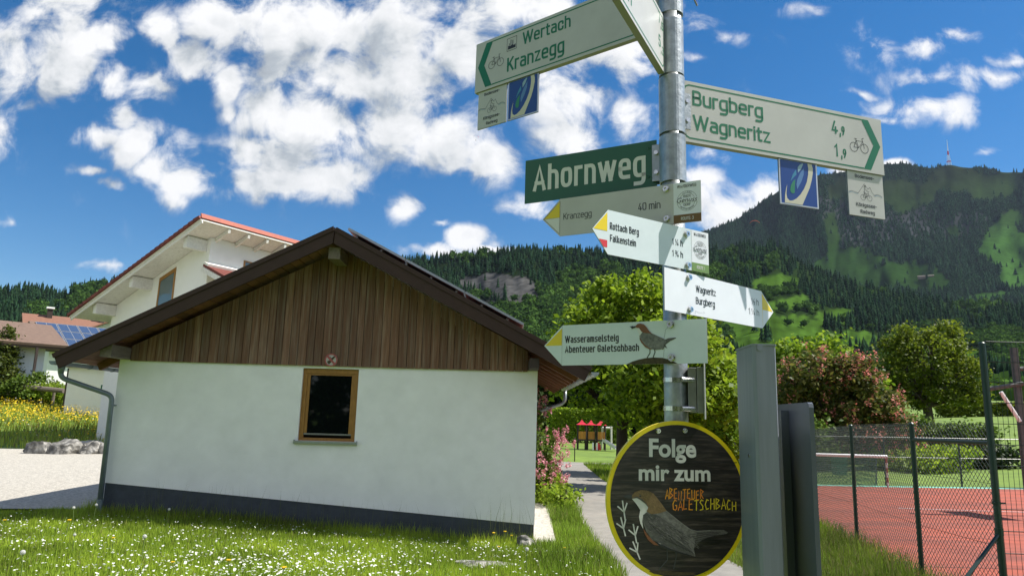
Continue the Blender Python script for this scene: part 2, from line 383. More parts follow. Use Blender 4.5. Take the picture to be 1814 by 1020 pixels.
# ------------------------------------------------------------------ ground
GP = np.array([(0, 0, 0), (0, 5, -.05), (-5, 6, -.05), (1.2, 9, -.1), (-6.9, 12.5, -.15), (.5, 12.5, -.45), (-3, 12.5, -.3), (5.2, 11, -.13), (4.7, 8.5, -.1), (4.6, 6, -.08), (4.6, 2, 0),
               (1.7, 18, -.27), (2.4, 26, -.42), (3.2, 38, -.58), (6, 55, -.6), (11, 26, -.47), (18, 26, -.40), (8, 16, -.28), (14, 12, -.2), (12, 7, -.12), (22, 8, -.12), (24, 20, -.3),
               (-17, 27, -.13), (-14, 27, -.07), (-10, 15, -.2), (-9.3, 13, -.22), (-15, 18, -.2), (-22, 20, -.15), (-24, 30, .05), (-30, 40, .9), (-36, 48, 1.75), (-42, 60, 2.75), (-60, 60, 3.0), (-26, 45, 1.2),
               (-60, 100, 5), (-20, 60, 1.5), (-10, 40, -.1), (-3, 40, -.4), (0, 90, -.2), (30, 45, .2), (36, 60, 1.2), (55, 80, 3.2), (75, 120, 6), (20, 60, 0), (20, 90, 1.5), (0, 150, 2), (-80, 180, 9), (80, 180, 9),
               (-60, 0, 0), (60, 0, 0), (0, -60, 0), (-60, -60, 0), (60, -60, 0), (60, 40, .8), (-60, 30, .4)], float)


def _phi(r2): return np.sqrt(r2 + 9.0)


_A = _phi(((GP[:, None, :2] - GP[None, :, :2]) ** 2).sum(-1)); _n = len(GP)
_K = np.zeros((_n + 3, _n + 3)); _K[:_n, :_n] = -_A + np.eye(_n) * .02; _K[:_n, _n] = 1; _K[:_n, _n + 1:] = GP[:, :2]; _K[_n, :_n] = 1; _K[_n + 1:, :_n] = GP[:, :2].T
_W = np.linalg.solve(_K, np.r_[GP[:, 2], 0, 0, 0])


def gz(x, y):
    x = np.asarray(x, float); y = np.asarray(y, float)
    cx = np.clip(x, -110, 110); cy = np.clip(y, -60, 200)
    p = np.stack([cx.ravel(), cy.ravel()], 1)
    out = np.empty(len(p))
    for i in range(0, len(p), 20000):
        q = p[i:i + 20000]
        out[i:i + 20000] = -_phi(((q[:, None] - GP[None, :, :2]) ** 2).sum(-1)) @ _W[:_n] + _W[_n] + q @ _W[_n + 1:]
    return out.reshape(x.shape)


def g1(x, y): return float(gz(np.array([x]), np.array([y]))[0])


def gridmesh(name, X, Y, Z, m, **kw):
    h, w = X.shape
    V = np.stack([X.ravel(), Y.ravel(), Z.ravel()], 1)
    i = np.arange(h * w).reshape(h, w)
    F = np.stack([i[:-1, :-1].ravel(), i[:-1, 1:].ravel(), i[1:, 1:].ravel(), i[1:, :-1].ravel()], 1)
    return npmesh(name, V, F, m, smooth=True, **kw)


sx = np.sinh(np.linspace(-8, 8, 230)) * 8000 / math.sinh(8)
sy = 12 + np.sinh(np.linspace(-8, 8, 230)) * 8000 / math.sinh(8)
X, Y = np.meshgrid(sx, sy)
tag(gridmesh('ground', X, Y, gz(X, Y) - .03, M['lawnsoil']), 'green lawn and meadow ground', kind='structure')


def strip(name, left, right, m, dz, n=60, k=6):
    """sheet lying on the ground between two edge polylines given as (x, y)"""
    def res(pl):
        pl = np.array(pl, float); s = np.r_[0, np.cumsum(np.linalg.norm(np.diff(pl, axis=0), axis=1))]
        q = np.linspace(0, s[-1], n); return np.stack([np.interp(q, s, pl[:, 0]), np.interp(q, s, pl[:, 1])], 1)
    a, b = res(left), res(right); t = np.linspace(0, 1, k)[None, :, None]
    P = a[:, None] * (1 - t) + b[:, None] * t
    return gridmesh(name, P[..., 0], P[..., 1], gz(P[..., 0], P[..., 1]) + dz, m)


PATH_L = [(.6, -6), (.9, 0), (1.1, 4), (1.3, 8.5), (1.5, 13), (1.62, 18), (1.75, 22), (2.3, 36), (2.5, 38.5)]
PATH_R = [(2.4, -6), (2.6, 0), (2.75, 4), (2.85, 8.5), (2.95, 13), (3.05, 18), (3.2, 22), (3.85, 36), (4.0, 38.5)]
tag(strip('path', PATH_L, PATH_R, M['asphalt'], .02, 90, 6), 'pale asphalt footpath', kind='structure')
tag(strip('cross_path', [(4.0, 37.2), (16, 38)], [(4.0, 38.5), (16, 39.4)], M['asphalt'], .024, 20, 3), 'pale path across the playground lawn', kind='structure')
tag(strip('gravel_yard', [(-45, 13.4), (-20, 13.1), (-9, 12.9), (-5.5, 12.65)], [(-45, 26), (-24, 27), (-18, 28.6), (-5.5, 28.6)], M['gravel'], .022, 60, 30), 'pale gravel yard', kind='structure')
tag(strip('gravel_strip', [(.45, 11.9), (.45, 18)], [(.85, 11.9), (1.0, 18)], M['gravel'], .018, 20, 4), 'pale gravel strip along the wall', kind='structure')
FENCE = [(4.67, 7.0), (4.75, 8.5), (5.22, 11.0), (5.7, 13.5), (6.2, 16.0), (6.7, 18.5), (7.2, 21.0), (7.7, 23.5), (8.2, 26.0)]
tag(strip('sports_court', [(x + .05, y) for x, y in FENCE], [(23, 7), (23, 26)], M['court'], .03, 60, 40), 'red rubber sports court', kind='structure')
tag(strip('court_edge', [(8.2, 26.0), (23, 26.0)], [(8.2, 26.5), (23, 26.5)], M['teal'], .034, 20, 3), 'turquoise edge strip of the court', kind='structure')
for j, (y0, y1) in enumerate(((9.3, 9.6), (12.1, 12.4), (15.6, 15.9), (20.2, 20.4))):
    tag(strip('court_seam', [(5.2, y0), (23, y1)], [(5.2, y0 + .02), (23, y1 + .02)], M['courtseam'], .036, 30, 2), 'dark seam in the red court', kind='structure')
for j, (p, q) in enumerate((((9, 8.2), (21, 8.2)), ((9.6, 18), (21, 17.6)))):
    tag(strip('court_line', [p, q], [(p[0], p[1] + .05), (q[0], q[1] + .05)], M['whitepaint'], .036, 30, 2), 'white line painted on the red court', kind='structure')


# ------------------------------------------------------------------ near house
def zl(m, x0, x1, z0, z1):                       # height of the sloping plinth line
    return z0 + (m - x0) / (x1 - x0) * (z1 - z0)


HX0, HX1, HY0, HY1 = -6.83, .49, 12.5, 18.6
WTOP = 2.43
house = thing('small_house', 'low white house with weathered brown wooden gable and one oak-framed window', 'house', ((HX0 + HX1) / 2, HY0, -.3))
pl = lambda x: zl(x, HX0, HX1, .34, -.15)
wx0, wx1, wz0, wz1 = -3.615, -2.637, 1.13, 2.37
b = MB(); D = (0, .32, 0)


def wallpoly(poly): b.prism(poly, (0, HY0, 0), (1, 0, 0), (0, 0, 1), D)


wallpoly([(HX0, pl(HX0)), (wx0, pl(wx0)), (wx0, WTOP), (HX0, WTOP)])
wallpoly([(wx0, pl(wx0)), (wx1, pl(wx1)), (wx1, wz0), (wx0, wz0)])
wallpoly([(wx0, wz1), (wx1, wz1), (wx1, WTOP), (wx0, WTOP)])
wallpoly([(wx1, pl(wx1)), (HX1, pl(HX1)), (HX1, WTOP), (wx1, WTOP)])
b.bb((HX0, HY0 + .32, -.9), (HX0 + .3, HY1, WTOP + .02)); b.bb((HX1 - .3, HY0 + .32, -.9), (HX1, HY1, WTOP + .02)); b.bb((HX0 + .3, HY1 - .3, -.9), (HX1 - .3, HY1, WTOP + .02))
b.build('wall', M['plaster'], house)
b = MB(); b.prism([(HX0 + .01, -1.0), (HX1 - .01, -1.0), (HX1 - .01, pl(HX1)), (HX0 + .01, pl(HX0))], (0, HY0 + .012, 0), (1, 0, 0), (0, 0, 1), (0, .3, 0)); b.build('plinth', M['plinth'], house)

RX, RZ, SL = -3.06, 4.70, .514                    # ridge x, top of roof at the ridge, slope
EL, ER = 4.46, 4.40                               # eave distances left and right of the ridge
VY0, VY1 = 11.78, 19.0
roof_z = lambda x: RZ - abs(x - RX) * SL
# gable boards
b = MB(); x = HX0 + .20
while x < HX1 - .17:
    w_ = .118 + random.random() * .05; x2 = min(x + w_, HX1 - .17)
    jl = random.random() * .006
    if x < RX < x2:
        poly = [(x, WTOP - .02), (x2 - .006, WTOP - .02), (x2 - .006, roof_z(x2) - .2), (RX, RZ - .2), (x, roof_z(x) - .2)]
    else:
        poly = [(x, WTOP - .02), (x2 - .009, WTOP - .02), (x2 - .009, roof_z(x2 - .009) - .2), (x, roof_z(x) - .2)]
    b.prism(poly, (0, HY0 - .035 - jl, 0), (1, 0, 0), (0, 0, 1), (0, .024, 0))
    x = x2
b.build('gable_cladding', M['board'], house)
b = MB(); b.prism([(HX0 + .2, WTOP - .01), (HX1 - .17, WTOP - .01), (RX, RZ - .3)], (0, HY0 + .002, 0), (1, 0, 0), (0, 0, 1), (0, .1, 0)); b.build('gable_backing', M['darkwood'], house)
# roof: tile skin over sheathing boards
for sgn, ext in ((-1, EL), (1, ER)):
    a = Vector((sgn, 0, -SL)).normalized(); ln = ext * math.hypot(1, SL)
    nrm = Vector((sgn * SL, 0, 1)).normalized()
    O = Vector((RX, VY0 + .03, RZ))
    b = MB(); b.prism([(0, 0), (ln, 0), (ln, VY1 - VY0), (0, VY1 - VY0)], O - nrm * .05, a, (0, 1, 0), nrm * .05); b.build('roof', M['tile'], house)
    b = MB(); nb = 30
    for i in range(nb):                           # boards running up and down the slope side by side along the eave
        s0, s1 = ln * i / nb, ln * (i + 1) / nb - .008
        b.prism([(s0, 0.02), (s1, 0.02), (s1, VY1 - VY0 - .02), (s0, VY1 - VY0 - .02)], O - nrm * (.082 + .004 * (i % 2)), a, (0, 1, 0), nrm * .03)
    b.build('soffit', M['soffit'], house)
    for k in range(9):                            # rafters
        y = HY0 + .35 + k * .74
        b = MB(); b.prism([(2.9, 0), (ln - .06, 0), (ln - .06, .08), (2.9, .08)], Vector((RX, y, RZ)) - nrm * .21, a, (0, 1, 0), nrm * .12); b.build('rafter', M['soffit'], house)
    # bargeboard at the verge: a main board and the thin edge board above it
    b = MB()
    b.prism([(-.02 if sgn < 0 else .02, .015), (ln, .015), (ln, -.225), (.13, -.225)], Vector((RX, VY0 - .03, RZ)), a, nrm, (0, .045, 0))
    b.prism([(-.01 if sgn < 0 else .03, .04), (ln + .01, .04), (ln + .01, -.035), (.02, -.035)], Vector((RX, VY0 - .05, RZ)), a, nrm, (0, .018, 0))
    b.build('bargeboard', M['brown'], house)
# purlin ends
b = MB(); b.bb((HX0 + .0, VY0 + .08, WTOP + .0), (HX0 + .19, HY0 + .3, WTOP + .2)); b.build('purlin', M['beam'], house)
b = MB(); b.bb((HX1 - .16, VY0 + .08, WTOP + .0), (HX1 - .0, HY0 + .3, WTOP + .17)); b.build('purlin', M['darkwood'], house)
b = MB(); b.bb((RX - .1, VY0 + .10, RZ - .50), (RX + .1, HY0 + .2, RZ - .30)); b.build('purlin', M['beam'], house)
# window
fr = MB(); y0, y1 = HY0 + .045, HY0 + .105
for (a0, a1, c0, c1) in ((wx0, wx1, wz1 - .085, wz1), (wx0, wx1, wz0, wz0 + .05), (wx0, wx0 + .075, wz0 + .05, wz1 - .085), (wx1 - .075, wx1, wz0 + .05, wz1 - .085)): fr.bb((a0, y0, c0), (a1, y1, c1))
win = fr.build('window', M['frame'], house, bevel=.004)
s_ = MB(); q0, q1, r0, r1 = wx0 + .077, wx1 - .077, wz0 + .10, wz1 - .087
for (a0, a1, c0, c1) in ((q0, q1, r1 - .03, r1), (q0, q0 + .05, r0 + .03, r1 - .03), (q1 - .05, q1, r0 + .03, r1 - .03)): s_.bb((a0, y0 + .014, c0), (a1, y1 - .01, c1))
s_.build('sash', M['frame'], win)
s_ = MB(); s_.bb((q0, y0 + .012, r0), (q1, y1 - .012, r0 + .028)); s_.build('weather_bar', M['alud'], win)
s_ = MB(); s_.bb((q0 + .05, y0 + .03, r0 + .03), (q1 - .05, y0 + .034, r1 - .03)); s_.build('pane', M['glass'], win)
s_ = MB(); s_.bb((wx0 - .045, HY0 - .06, wz0 - .045), (wx1 + .045, HY0 + .06, wz0 - .003)); s_.bb((wx0 - .052, HY0 - .065, wz0 - .052), (wx0 - .045, HY0 - .002, wz0 + .015)); s_.bb((wx1 + .045, HY0 - .065, wz0 - .052), (wx1 + .052, HY0 - .002, wz0 + .015)); s_.build('sill', M['zinc'], win)
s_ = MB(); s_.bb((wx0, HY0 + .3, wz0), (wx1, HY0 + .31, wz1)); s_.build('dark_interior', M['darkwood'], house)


# gutters and downpipes
def gutter(x, z, y0, y1, m):
    b = MB(); n = 10; R = .065; pts = []
    for k in range(n + 1):
        t = PI + PI * k / n; pts.append((math.cos(t) * R, math.sin(t) * R))
    pts += [(math.cos(PI + PI * k / n) * (R - .008), math.sin(PI + PI * k / n) * (R - .008)) for k in range(n, -1, -1)]
    b.prism(pts, (x, y0, z), (1, 0, 0), (0, 0, 1), (0, y1 - y0, 0))
    b.prism([(math.cos(PI + PI * k / n) * R, math.sin(PI + PI * k / n) * R) for k in range(n + 1)], (x, y0 - .004, z), (1, 0, 0), (0, 0, 1), (0, .004, 0))
    k = y0 + .3
    while k < y1:
        b.tube([(x + R * 1.05 * math.cos(PI + PI * j / 8), k, z + R * 1.05 * math.sin(PI + PI * j / 8)) for j in range(9)], .007, 6); k += .74
    return b.build('gutter', m, house, smooth=False)


gl, gr = RX - EL - .05, RX + ER + .06
gutter(gl, 2.33, VY0 + .05, VY1, M['zincdark']); gutter(gr, 2.38, VY0 - .12, VY1 - .6, M['zinc'])


def smoothpts(pts, r=.12, n=5):
    pts = [Vector(p) for p in pts]; out = [pts[0]]
    for i in range(1, len(pts) - 1):
        a = (pts[i - 1] - pts[i]); c = (pts[i + 1] - pts[i]); ra = min(r, a.length * .45); rc = min(r, c.length * .45)
        p0 = pts[i] + a.normalized() * ra; p1 = pts[i] + c.normalized() * rc
        for k in range(n + 1):
            t = k / n; out.append(p0 * (1 - t) ** 2 + pts[i] * 2 * t * (1 - t) + p1 * t * t)
    return out + [pts[-1]]


dp = smoothpts([(gl, HY0 - .42, 2.28), (gl, HY0 - .42, 2.07), (HX0 - .02 + .02, HY0 - .10, 1.80), (HX0 + .02, HY0 - .10, -.32)], .1)
b = MB(); b.tube(dp, .042, 14); b.tube([(gl, HY0 - .42, 2.3), (gl, HY0 - .42, 2.14)], [.066, .046], 12)
b.build('downpipe', M['zincdark'], house, smooth=True)
b = MB()
b.tube([(HX0 + .02, HY0 - .10, .08), (HX0 + .02, HY0 - .10, .05), (HX0 + .02, HY0 - .10, .049), (HX0 + .02, HY0 - .10, -.4)], [.053, .053, .049, .049], 14); b.build('pipe_collar', M['zincdark'], house); b = MB()
b.tube([(HX0 + .02, HY0 - .10, 1.62), (HX0 + .02, HY0 - .10, 1.65)], .048, 14); b.bb((HX0 + .0, HY0 - .06, 1.625), (HX0 + .04, HY0 - .001, 1.645))
b.build('pipe_collar', M['zincdark'], house)
dp = smoothpts([(gr, 17.9, 2.33), (gr, 17.9, 2.02), (HX1 + .06, 17.9, 1.72), (HX1 + .06, 17.9, -.5)], .12)
b = MB(); b.tube(dp, .042, 12); b.build('downpipe', M['zinc'], house, smooth=True)
# solar panels on the right slope
a = Vector((1, 0, -SL)).normalized(); nrm = Vector((SL, 0, 1)).normalized()
for i in range(3):
    for j in range(3):
        O = Vector((RX, VY0 + .12 + j * 1.9, RZ)) + a * (.16 + i * 1.16) + nrm * .115
        b = MB(); b.prism([(0, 0), (1.13, 0), (1.13, 1.85), (0, 1.85)], O, a, (0, 1, 0), nrm * .04); p = b.build('solar_panel', M['zinc'], house)
        b = MB(); b.prism([(.03, .03), (1.1, .03), (1.1, 1.82), (.03, 1.82)], O + nrm * .041, a, (0, 1, 0), nrm * .003); b.build('solar_cells', M['solar'], p)
b = MB()
for i in range(7):
    O = Vector((RX, VY0 + .16, RZ)) + a * (.3 + i * .5); b.prism([(0, .1), (.04, .1), (.04, 5.4), (0, 5.4)], O + nrm * .004, a, (0, 1, 0), nrm * .11)
b.build('panel_rail', M['zinc'], house)

# round notice on the gable
t = thing('prohibition_sign', 'small round red and white prohibition sign on the boards above the window', 'sign', (-3.17, HY0 - .06, 2.5))
c0 = at(586.5, 637.5, HY0 - .06)


def disc2(r0, r1, n=28): return [(math.cos(2 * PI * k / n) * r1, math.sin(2 * PI * k / n) * r1) for k in range(n)]


def ringprism(b, O, A, B, C, r0, r1, n=32, m=0):
    O, A, B, C = map(Vector, (O, A, B, C)); vs = []
    for k in range(n):
        d = A * math.cos(2 * PI * k / n) + B * math.sin(2 * PI * k / n); vs += [O + d * r0, O + d * r1, O + d * r0 + C, O + d * r1 + C]
    fs = []
    for k in range(n):
        i, j = 4 * k, 4 * ((k + 1) % n); fs += [(i, i + 1, j + 1, j), (i + 2, j + 2, j + 3, i + 3), (i + 1, i + 3, j + 3, j + 1), (i, j, j + 2, i + 2)]
    b.add(vs, fs, m)


b = MB(); b.prism(disc2(0, .112), c0, (1, 0, 0), (0, 0, 1), (0, .008, 0)); b.build('plate', mat('faded_plate', (.42, .40, .37), .5), t)
b = MB(); ringprism(b, c0 - np.array([0, .003, 0]), (1, 0, 0), (0, 0, 1), (0, .002, 0), .09, .112); b.build('red_ring', mat('faded_red', (.36, .09, .085), .5), t)
b = MB(); b.prism([(-.075, .05), (-.05, .075), (.075, -.05), (.05, -.075)], c0 - np.array([0, .006, 0]), (1, 0, 0), (0, 0, 1), (0, .002, 0)); b.build('red_bar', bpy.data.materials['faded_red'], t)
b = MB(); b.prism([(-.06, -.05), (-.03, -.075), (.0, -.045), (.02, -.01), (.07, .055), (.05, .07), (.0, .03), (-.02, .06), (-.045, .03), (-.025, -.005), (-.065, -.02)], c0 - np.array([0, .0045, 0]), (1, 0, 0), (0, 0, 1), (0, .001, 0)); b.build('animal_symbol', M['mound'], t)


# ------------------------------------------------------------------ two-storey house behind
def on_plane(px, py, O, d):
    n = np.array([d[1], -d[0], 0]); r_ = ray(px, py); t_ = ((np.array(O) - EYE) @ n) / (r_ @ n); return EYE + r_ * t_


h2 = at(372, 440, 30.0); h2[2] = -.1
dl = np.array([-.84, .5426, 0]); dr = np.array([.5426, .84, 0]); nl = -dr; nr = -dl
zc = on_plane(371, 421, h2, dl)[2]
pL = on_plane(199, 552, h2, dl); sL = (pL - h2) @ dl; zLw = on_plane(206, 541, h2, dl)[2]
slope2 = (zc - zLw) / ((on_plane(206, 541, h2, dl) - h2) @ dl)
house2 = thing('white_house', 'tall white house with red tiled mono-pitch roof behind the low house', 'house', tuple(h2))
b = MB(); DP = 9.0
b.prism([(0, -1), (sL, -1), (sL, zc - slope2 * sL), (0, zc)], (h2[0], h2[1], 0), dl, (0, 0, 1), dr * DP); b.build('wall', M['plaster_old'], house2)
# roof slab in wall frame: s along dl (down slope)
av = Vector(dl) + Vector((0, 0, -slope2)); an = av.normalized(); up = Vector((0, 0, 1)); k_ = math.hypot(1, slope2)
nv = (up - an * up.dot(an)).normalized()
O = Vector((h2[0], h2[1], zc)) + nv * .02 - an * 1.0 + Vector(nl) * 1.1
Lr = (sL + 1.9) * k_ + .6
b = MB(); b.prism([(0, 0), (Lr, 0), (Lr, DP + 1.8), (0, DP + 1.8)], O, an, dr, nv * .12); b.build('soffit', M['whitewood'], house2)
b = MB(); nt = 30
for i in range(nt):
    s0, s1 = Lr * i / nt - .03, Lr * (i + 1) / nt + .04
    Q = O + nv * .17; b.add([Q + an * s0 - Vector(dr) * .16, Q + an * s0 + Vector(dr) * (DP + 1.8), Q + an * s1 + Vector(dr) * (DP + 1.8) + nv * .05, Q + an * s1 - Vector(dr) * .16 + nv * .05,
                             Q + an * s0 - Vector(dr) * .16 - nv * .1, Q + an * s0 + Vector(dr) * (DP + 1.8) - nv * .045, Q + an * s1 + Vector(dr) * (DP + 1.8) - nv * .045, Q + an * s1 - Vector(dr) * .16 - nv * .1],
                            [(0, 1, 2, 3), (7, 6, 5, 4), (0, 3, 7, 4), (3, 2, 6, 7), (1, 5, 6, 2), (0, 4, 5, 1)])
b.build('roof_tiles', M['tile'], house2)
b = MB(); b.prism([(-.06, .09), (.0, .09), (.0, .30), (-.06, .30)], O - Vector(dr) * .05, an, nv, Vector(dr) * (DP + 1.85)); b.build('ridge_tiles', mat('ridge_tile', (.40, .105, .065), .7, island=.1, var=.15, vscale=3), house2)
b = MB(); b.prism([(0, 0), (Lr, 0), (Lr, -.13), (0, -.13)], O - Vector(dr) * .03, an, nv, Vector(dr) * .05); b.prism([(0, 0), (0, .1), (Lr, .1), (Lr, 0)], O - Vector(dr) * .07, an, nv, Vector(dr) * .04); b.build('bargeboard', M['whitewood'], house2)
for s in (.35, sL * .58, sL * .97):
    P = Vector((h2[0], h2[1], zc - slope2 * s)) + Vector(dl) * s
    b = MB(); b.prism([(-.13, -.50), (.13, -.50), (.13, -.02 - .13 * slope2), (-.13, -.02 + .13 * slope2)], P + Vector(nl) * .95, dl, (0, 0, 1), Vector(dr) * 1.0); b.build('purlin', M['whitewood'], house2, bevel=.03)
for i in range(9):
    P = Vector((h2[0], h2[1], zc)) + Vector(dr) * (.2 + i * 1.0)
    b = MB(); b.prism([(-.95, -.0), (.3, 0), (.3, -.16), (-.85, -.16)], P + nv * .0, an, nv, Vector(dr) * .12); b.build('rafter', M['whitewood'], house2)


def quad_window(name, parent, pts, O, d, n, fw=.12):
    """window from the four corners of its opening on a wall"""
    P = [Vector(on_plane(*p, O, d)) for p in pts]; c = sum(P, Vector()) / 4; n = Vector(n)
    b = MB()
    for i in range(4):
        p, q = P[i], P[(i + 1) % 4]; pi, qi = p + (c - p) * .16, q + (c - q) * .16
        b.add([p + n * .03, q + n * .03, qi + n * .03, pi + n * .03, p - n * .05, q - n * .05, qi - n * .05, pi - n * .05], [(0, 1, 2, 3), (4, 7, 6, 5), (0, 4, 5, 1), (3, 2, 6, 7), (0, 3, 7, 4), (1, 5, 6, 2)])
    o = b.build(name, M['frame'], parent)
    b = MB(); I = [p + (c - p) * .15 for p in P]; b.add([q + n * .012 for q in I] + [q - n * .03 for q in I], [(0, 1, 2, 3), (7, 6, 5, 4), (0, 4, 5, 1), (1, 5, 6, 2), (2, 6, 7, 3), (3, 7, 4, 0)]); b.build('pane', M['glassblue'], o)


quad_window('window', house2, [(283.6, 493), (313, 473), (303, 562), (272, 580)], h2, dl, nl)
quad_window('window', house2, [(432, 461), (462, 469), (462, 500), (429, 492)], h2, dr, nr)
lt = on_plane(372, 474, h2, dr)
an2 = (Vector(nr) + Vector((0, 0, -.42))).normalized(); nv2 = (up - an2 * up.dot(an2)).normalized()
O2 = Vector((h2[0], h2[1], lt[2])) + Vector(nl) * .25
b = MB(); b.prism([(0, 0), (2.0, 0), (2.0, 7), (0, 7)], O2, an2, dr, nv2 * .1); f = b.build('lean_to_roof', M['tile'], house2)
b = MB(); b.prism([(0, -.02), (2.0, -.02), (2.0, -.24), (0, -.24)], O2 - Vector(dr) * .02, an2, nv2, Vector(dr) * .08); b.prism([(0, .1), (.3, .1), (.3, .2), (0, .2)], O2, an2, nv2, Vector(dr) * 7); b.build('lean_to_bargeboard', M['whitewood'], house2)
b = MB(); b.prism([(0, 0), (1.6, 0), (1.6, 5), (0, 5)], Vector((h2[0], h2[1], -.8)) + Vector(dr) * .02, nr, (0, 0, 1), Vector(dr) * 6); b.build('lean_to_wall', M['plaster_old'], house2)
pb = on_plane(182, 686, h2, dl)
# low white garage behind with its house plate
ga = at(116, 700, 44); gb = at(215, 700, 44)
gar = thing('garage', 'low plain white garage wall beyond the gravel yard', 'garage', (float((ga[0] + gb[0]) / 2), 46.5, 1.0))
b = MB(); b.bb((ga[0], 44, -.5), (gb[0] + 3, 50, 3.95)); b.build('wall', M['plaster_old'], gar)
b = MB(); b.bb((ga[0] - .3, 43.7, 3.96), (gb[0] + 3.3, 50.3, 4.12)); b.build('roof', M['tilebrown'], gar)
b = MB(); b.bb((ga[0] - .16, 44.1, .8), (ga[0] - .02, 44.25, 3.9)); b.build('downpipe', M['darkwood'], gar)
hp = at(182, 686, 43.98)
t = thing('house_plate', 'small dark green plate on the white garage wall', 'plate', tuple(hp))
b = MB(); b.bb((hp[0] - .11, 43.955, hp[2] - .15), (hp[0] + .11, 43.985, hp[2] + .15)); b.build('plate', M['dgreen'], t)
b = MB(); b.bb((hp[0] - .02, 43.948, hp[2] - .08), (hp[0] + .02, 43.953, hp[2] + .08)); b.bb((hp[0] - .06, 43.948, hp[2] - .11), (hp[0] + .06, 43.953, hp[2] - .085)); b.build('lettering', M['white'], t)


# ------------------------------------------------------------------ far houses on the left
def gable_house(label, loc, rz, Lx, w, ze, zr, over, mroof, zb=-3, name='chalet'):
    """ridge along local x, front towards local -y; everything in local coordinates"""
    t = thing(name, label, 'house', loc, rz, 'houses beyond the meadow'); R = Matrix.Translation(loc) @ Matrix.Rotation(rz, 4, 'Z')

    def part(b, nm, m, par=None):
        b.v = [tuple(R @ Vector(v)) for v in b.v]; return b.build(nm, m, par or t)
    b = MB(); b.prism([(-w, zb), (w, zb), (w, ze), (0, zr - .25), (-w, ze)], (0, 0, 0), (0, 1, 0), (0, 0, 1), (Lx, 0, 0)); b.v = [(x - Lx / 2, y, z) for x, y, z in b.v]; part(b, 'wall', M['plaster_old'])
    sl_ = (zr - ze) / w
    for sg in (-1, 1):
        a_ = Vector((0, sg, -sl_)).normalized(); n_ = Vector((0, sg * sl_, 1)).normalized(); ln_ = (w + over) * math.hypot(1, sl_)
        b = MB(); b.prism([(0, 0), (ln_, 0), (ln_, Lx + 2 * over), (0, Lx + 2 * over)], (-Lx / 2 - over, 0, zr), a_, (1, 0, 0), n_ * .16); part(b, 'roof', mroof)
        b = MB(); b.prism([(0, 0), (ln_, 0), (ln_, -.22), (0, -.22)], (-Lx / 2 - over, 0, zr), a_, n_, (.08, 0, 0)); b.prism([(0, 0), (ln_, 0), (ln_, -.22), (0, -.22)], (Lx / 2 + over - .08, 0, zr), a_, n_, (.08, 0, 0))
        b.prism([(ln_ - .08, -.18), (ln_, -.18), (ln_, -.005), (ln_ - .08, -.005)], (-Lx / 2 - over, 0, zr), a_, n_, (Lx + 2 * over, 0, 0)); part(b, 'bargeboard', M['darkwood'])
    return t, part


q = at(121, 615.5, 50.0)                            # near eave corner of the brown roof
th3 = math.radians(46); w3, o3, L3 = 4.2, 1.1, 15.0; ze3 = q[2] + .35; zr3 = ze3 + 1.45
loc3 = (Matrix.Rotation(th3, 4, 'Z') @ Vector((-(L3 / 2 + o3), w3 + o3, 0))) + Vector((q[0], q[1], 0))
h3, part3 = gable_house('white chalet with broad brown tiled roof and dark balcony beside the cypress', tuple(loc3), th3, L3, w3, ze3, zr3, o3, M['tilebrown'])
for cx in (-4.5, -.6, 3.4):
    b = MB(); b.bb((cx - .9, -w3 - .06, 3.0), (cx + .9, -w3 - .01, 4.5)); wf = part3(b, 'window', M['darkwood'])
    b = MB()
    for ix in range(3):
        for iz in range(2): b.bb((cx - .8 + ix * .55, -w3 - .09, 3.1 + iz * .7), (cx - .3 + ix * .55, -w3 - .062, 3.7 + iz * .7))
    part3(b, 'pane', mat('curtained_pane', (.5, .52, .5), .3), wf)
b = MB(); b.bb((-6.5, -w3 - 1.0, 2.3), (6.9, -w3 - .9, 3.0)); b.bb((-6.5, -w3 - 1.0, 2.2), (6.9, -w3 - .01, 2.3))
for i in range(5): b.bb((-6.5 + i * 3.3, -w3 - 1.05, 0), (-6.35 + i * 3.3, -w3 - .9, ze3 - .4))
part3(b, 'balcony', M['darkwood'])
q = at(54, 571, 70.0)
loc4 = (Matrix.Rotation(th3, 4, 'Z') @ Vector((9.5, 0, 0))) + Vector((q[0], q[1], 0))
h4, part4 = gable_house('house whose front roof slope is covered in white-framed solar panels', tuple(loc4), th3, 17.5, 5.2, q[2] - 2.5, q[2], .9, M['tilebrown'])
sl4 = 2.5 / 5.2; a4 = Vector((0, -1, -sl4)).normalized(); n4 = Vector((0, -sl4, 1)).normalized()
for i in range(10):
    for j in range(3):
        O = Vector((-9.2 + i * 1.85, 0, q[2])) + a4 * (.35 + j * 2.0) + n4 * .22
        b = MB(); b.prism([(0, 0), (1.95, 0), (1.95, 1.8), (0, 1.8)], O, a4, (1, 0, 0), n4 * .05); fr = part4(b, 'solar_panel', M['alu'])
        b = MB()
        for k in range(2): b.prism([(.09, .08 + k * .86), (1.86, .08 + k * .86), (1.86, .86 + k * .86), (.09, .86 + k * .86)], O + n4 * .052, a4, (1, 0, 0), n4 * .01)
        part4(b, 'solar_cells', M['solar'], fr)
q = at(38, 556, 92.0)
loc5 = (Matrix.Rotation(math.radians(38), 4, 'Z') @ Vector((8.2, 0, 0))) + Vector((q[0], q[1], 0))
h5, part5 = gable_house('farthest house with an orange-brown roof and white-capped chimneys', tuple(loc5), math.radians(38), 14.5, 5, q[2] - 2.2, q[2], .9, M['tileorange'])
for cx in (-5.2, .9):
    b = MB(); b.bb((cx - .3, -1.2, q[2] - 1.5), (cx + .3, -.6, q[2] + .9)); ch = part5(b, 'chimney', M['darkwood'])
    b = MB(); b.bb((cx - .45, -1.35, q[2] + .92), (cx + .45, -.45, q[2] + 1.15)); part5(b, 'chimney_cap', M['whitepaint'], ch)
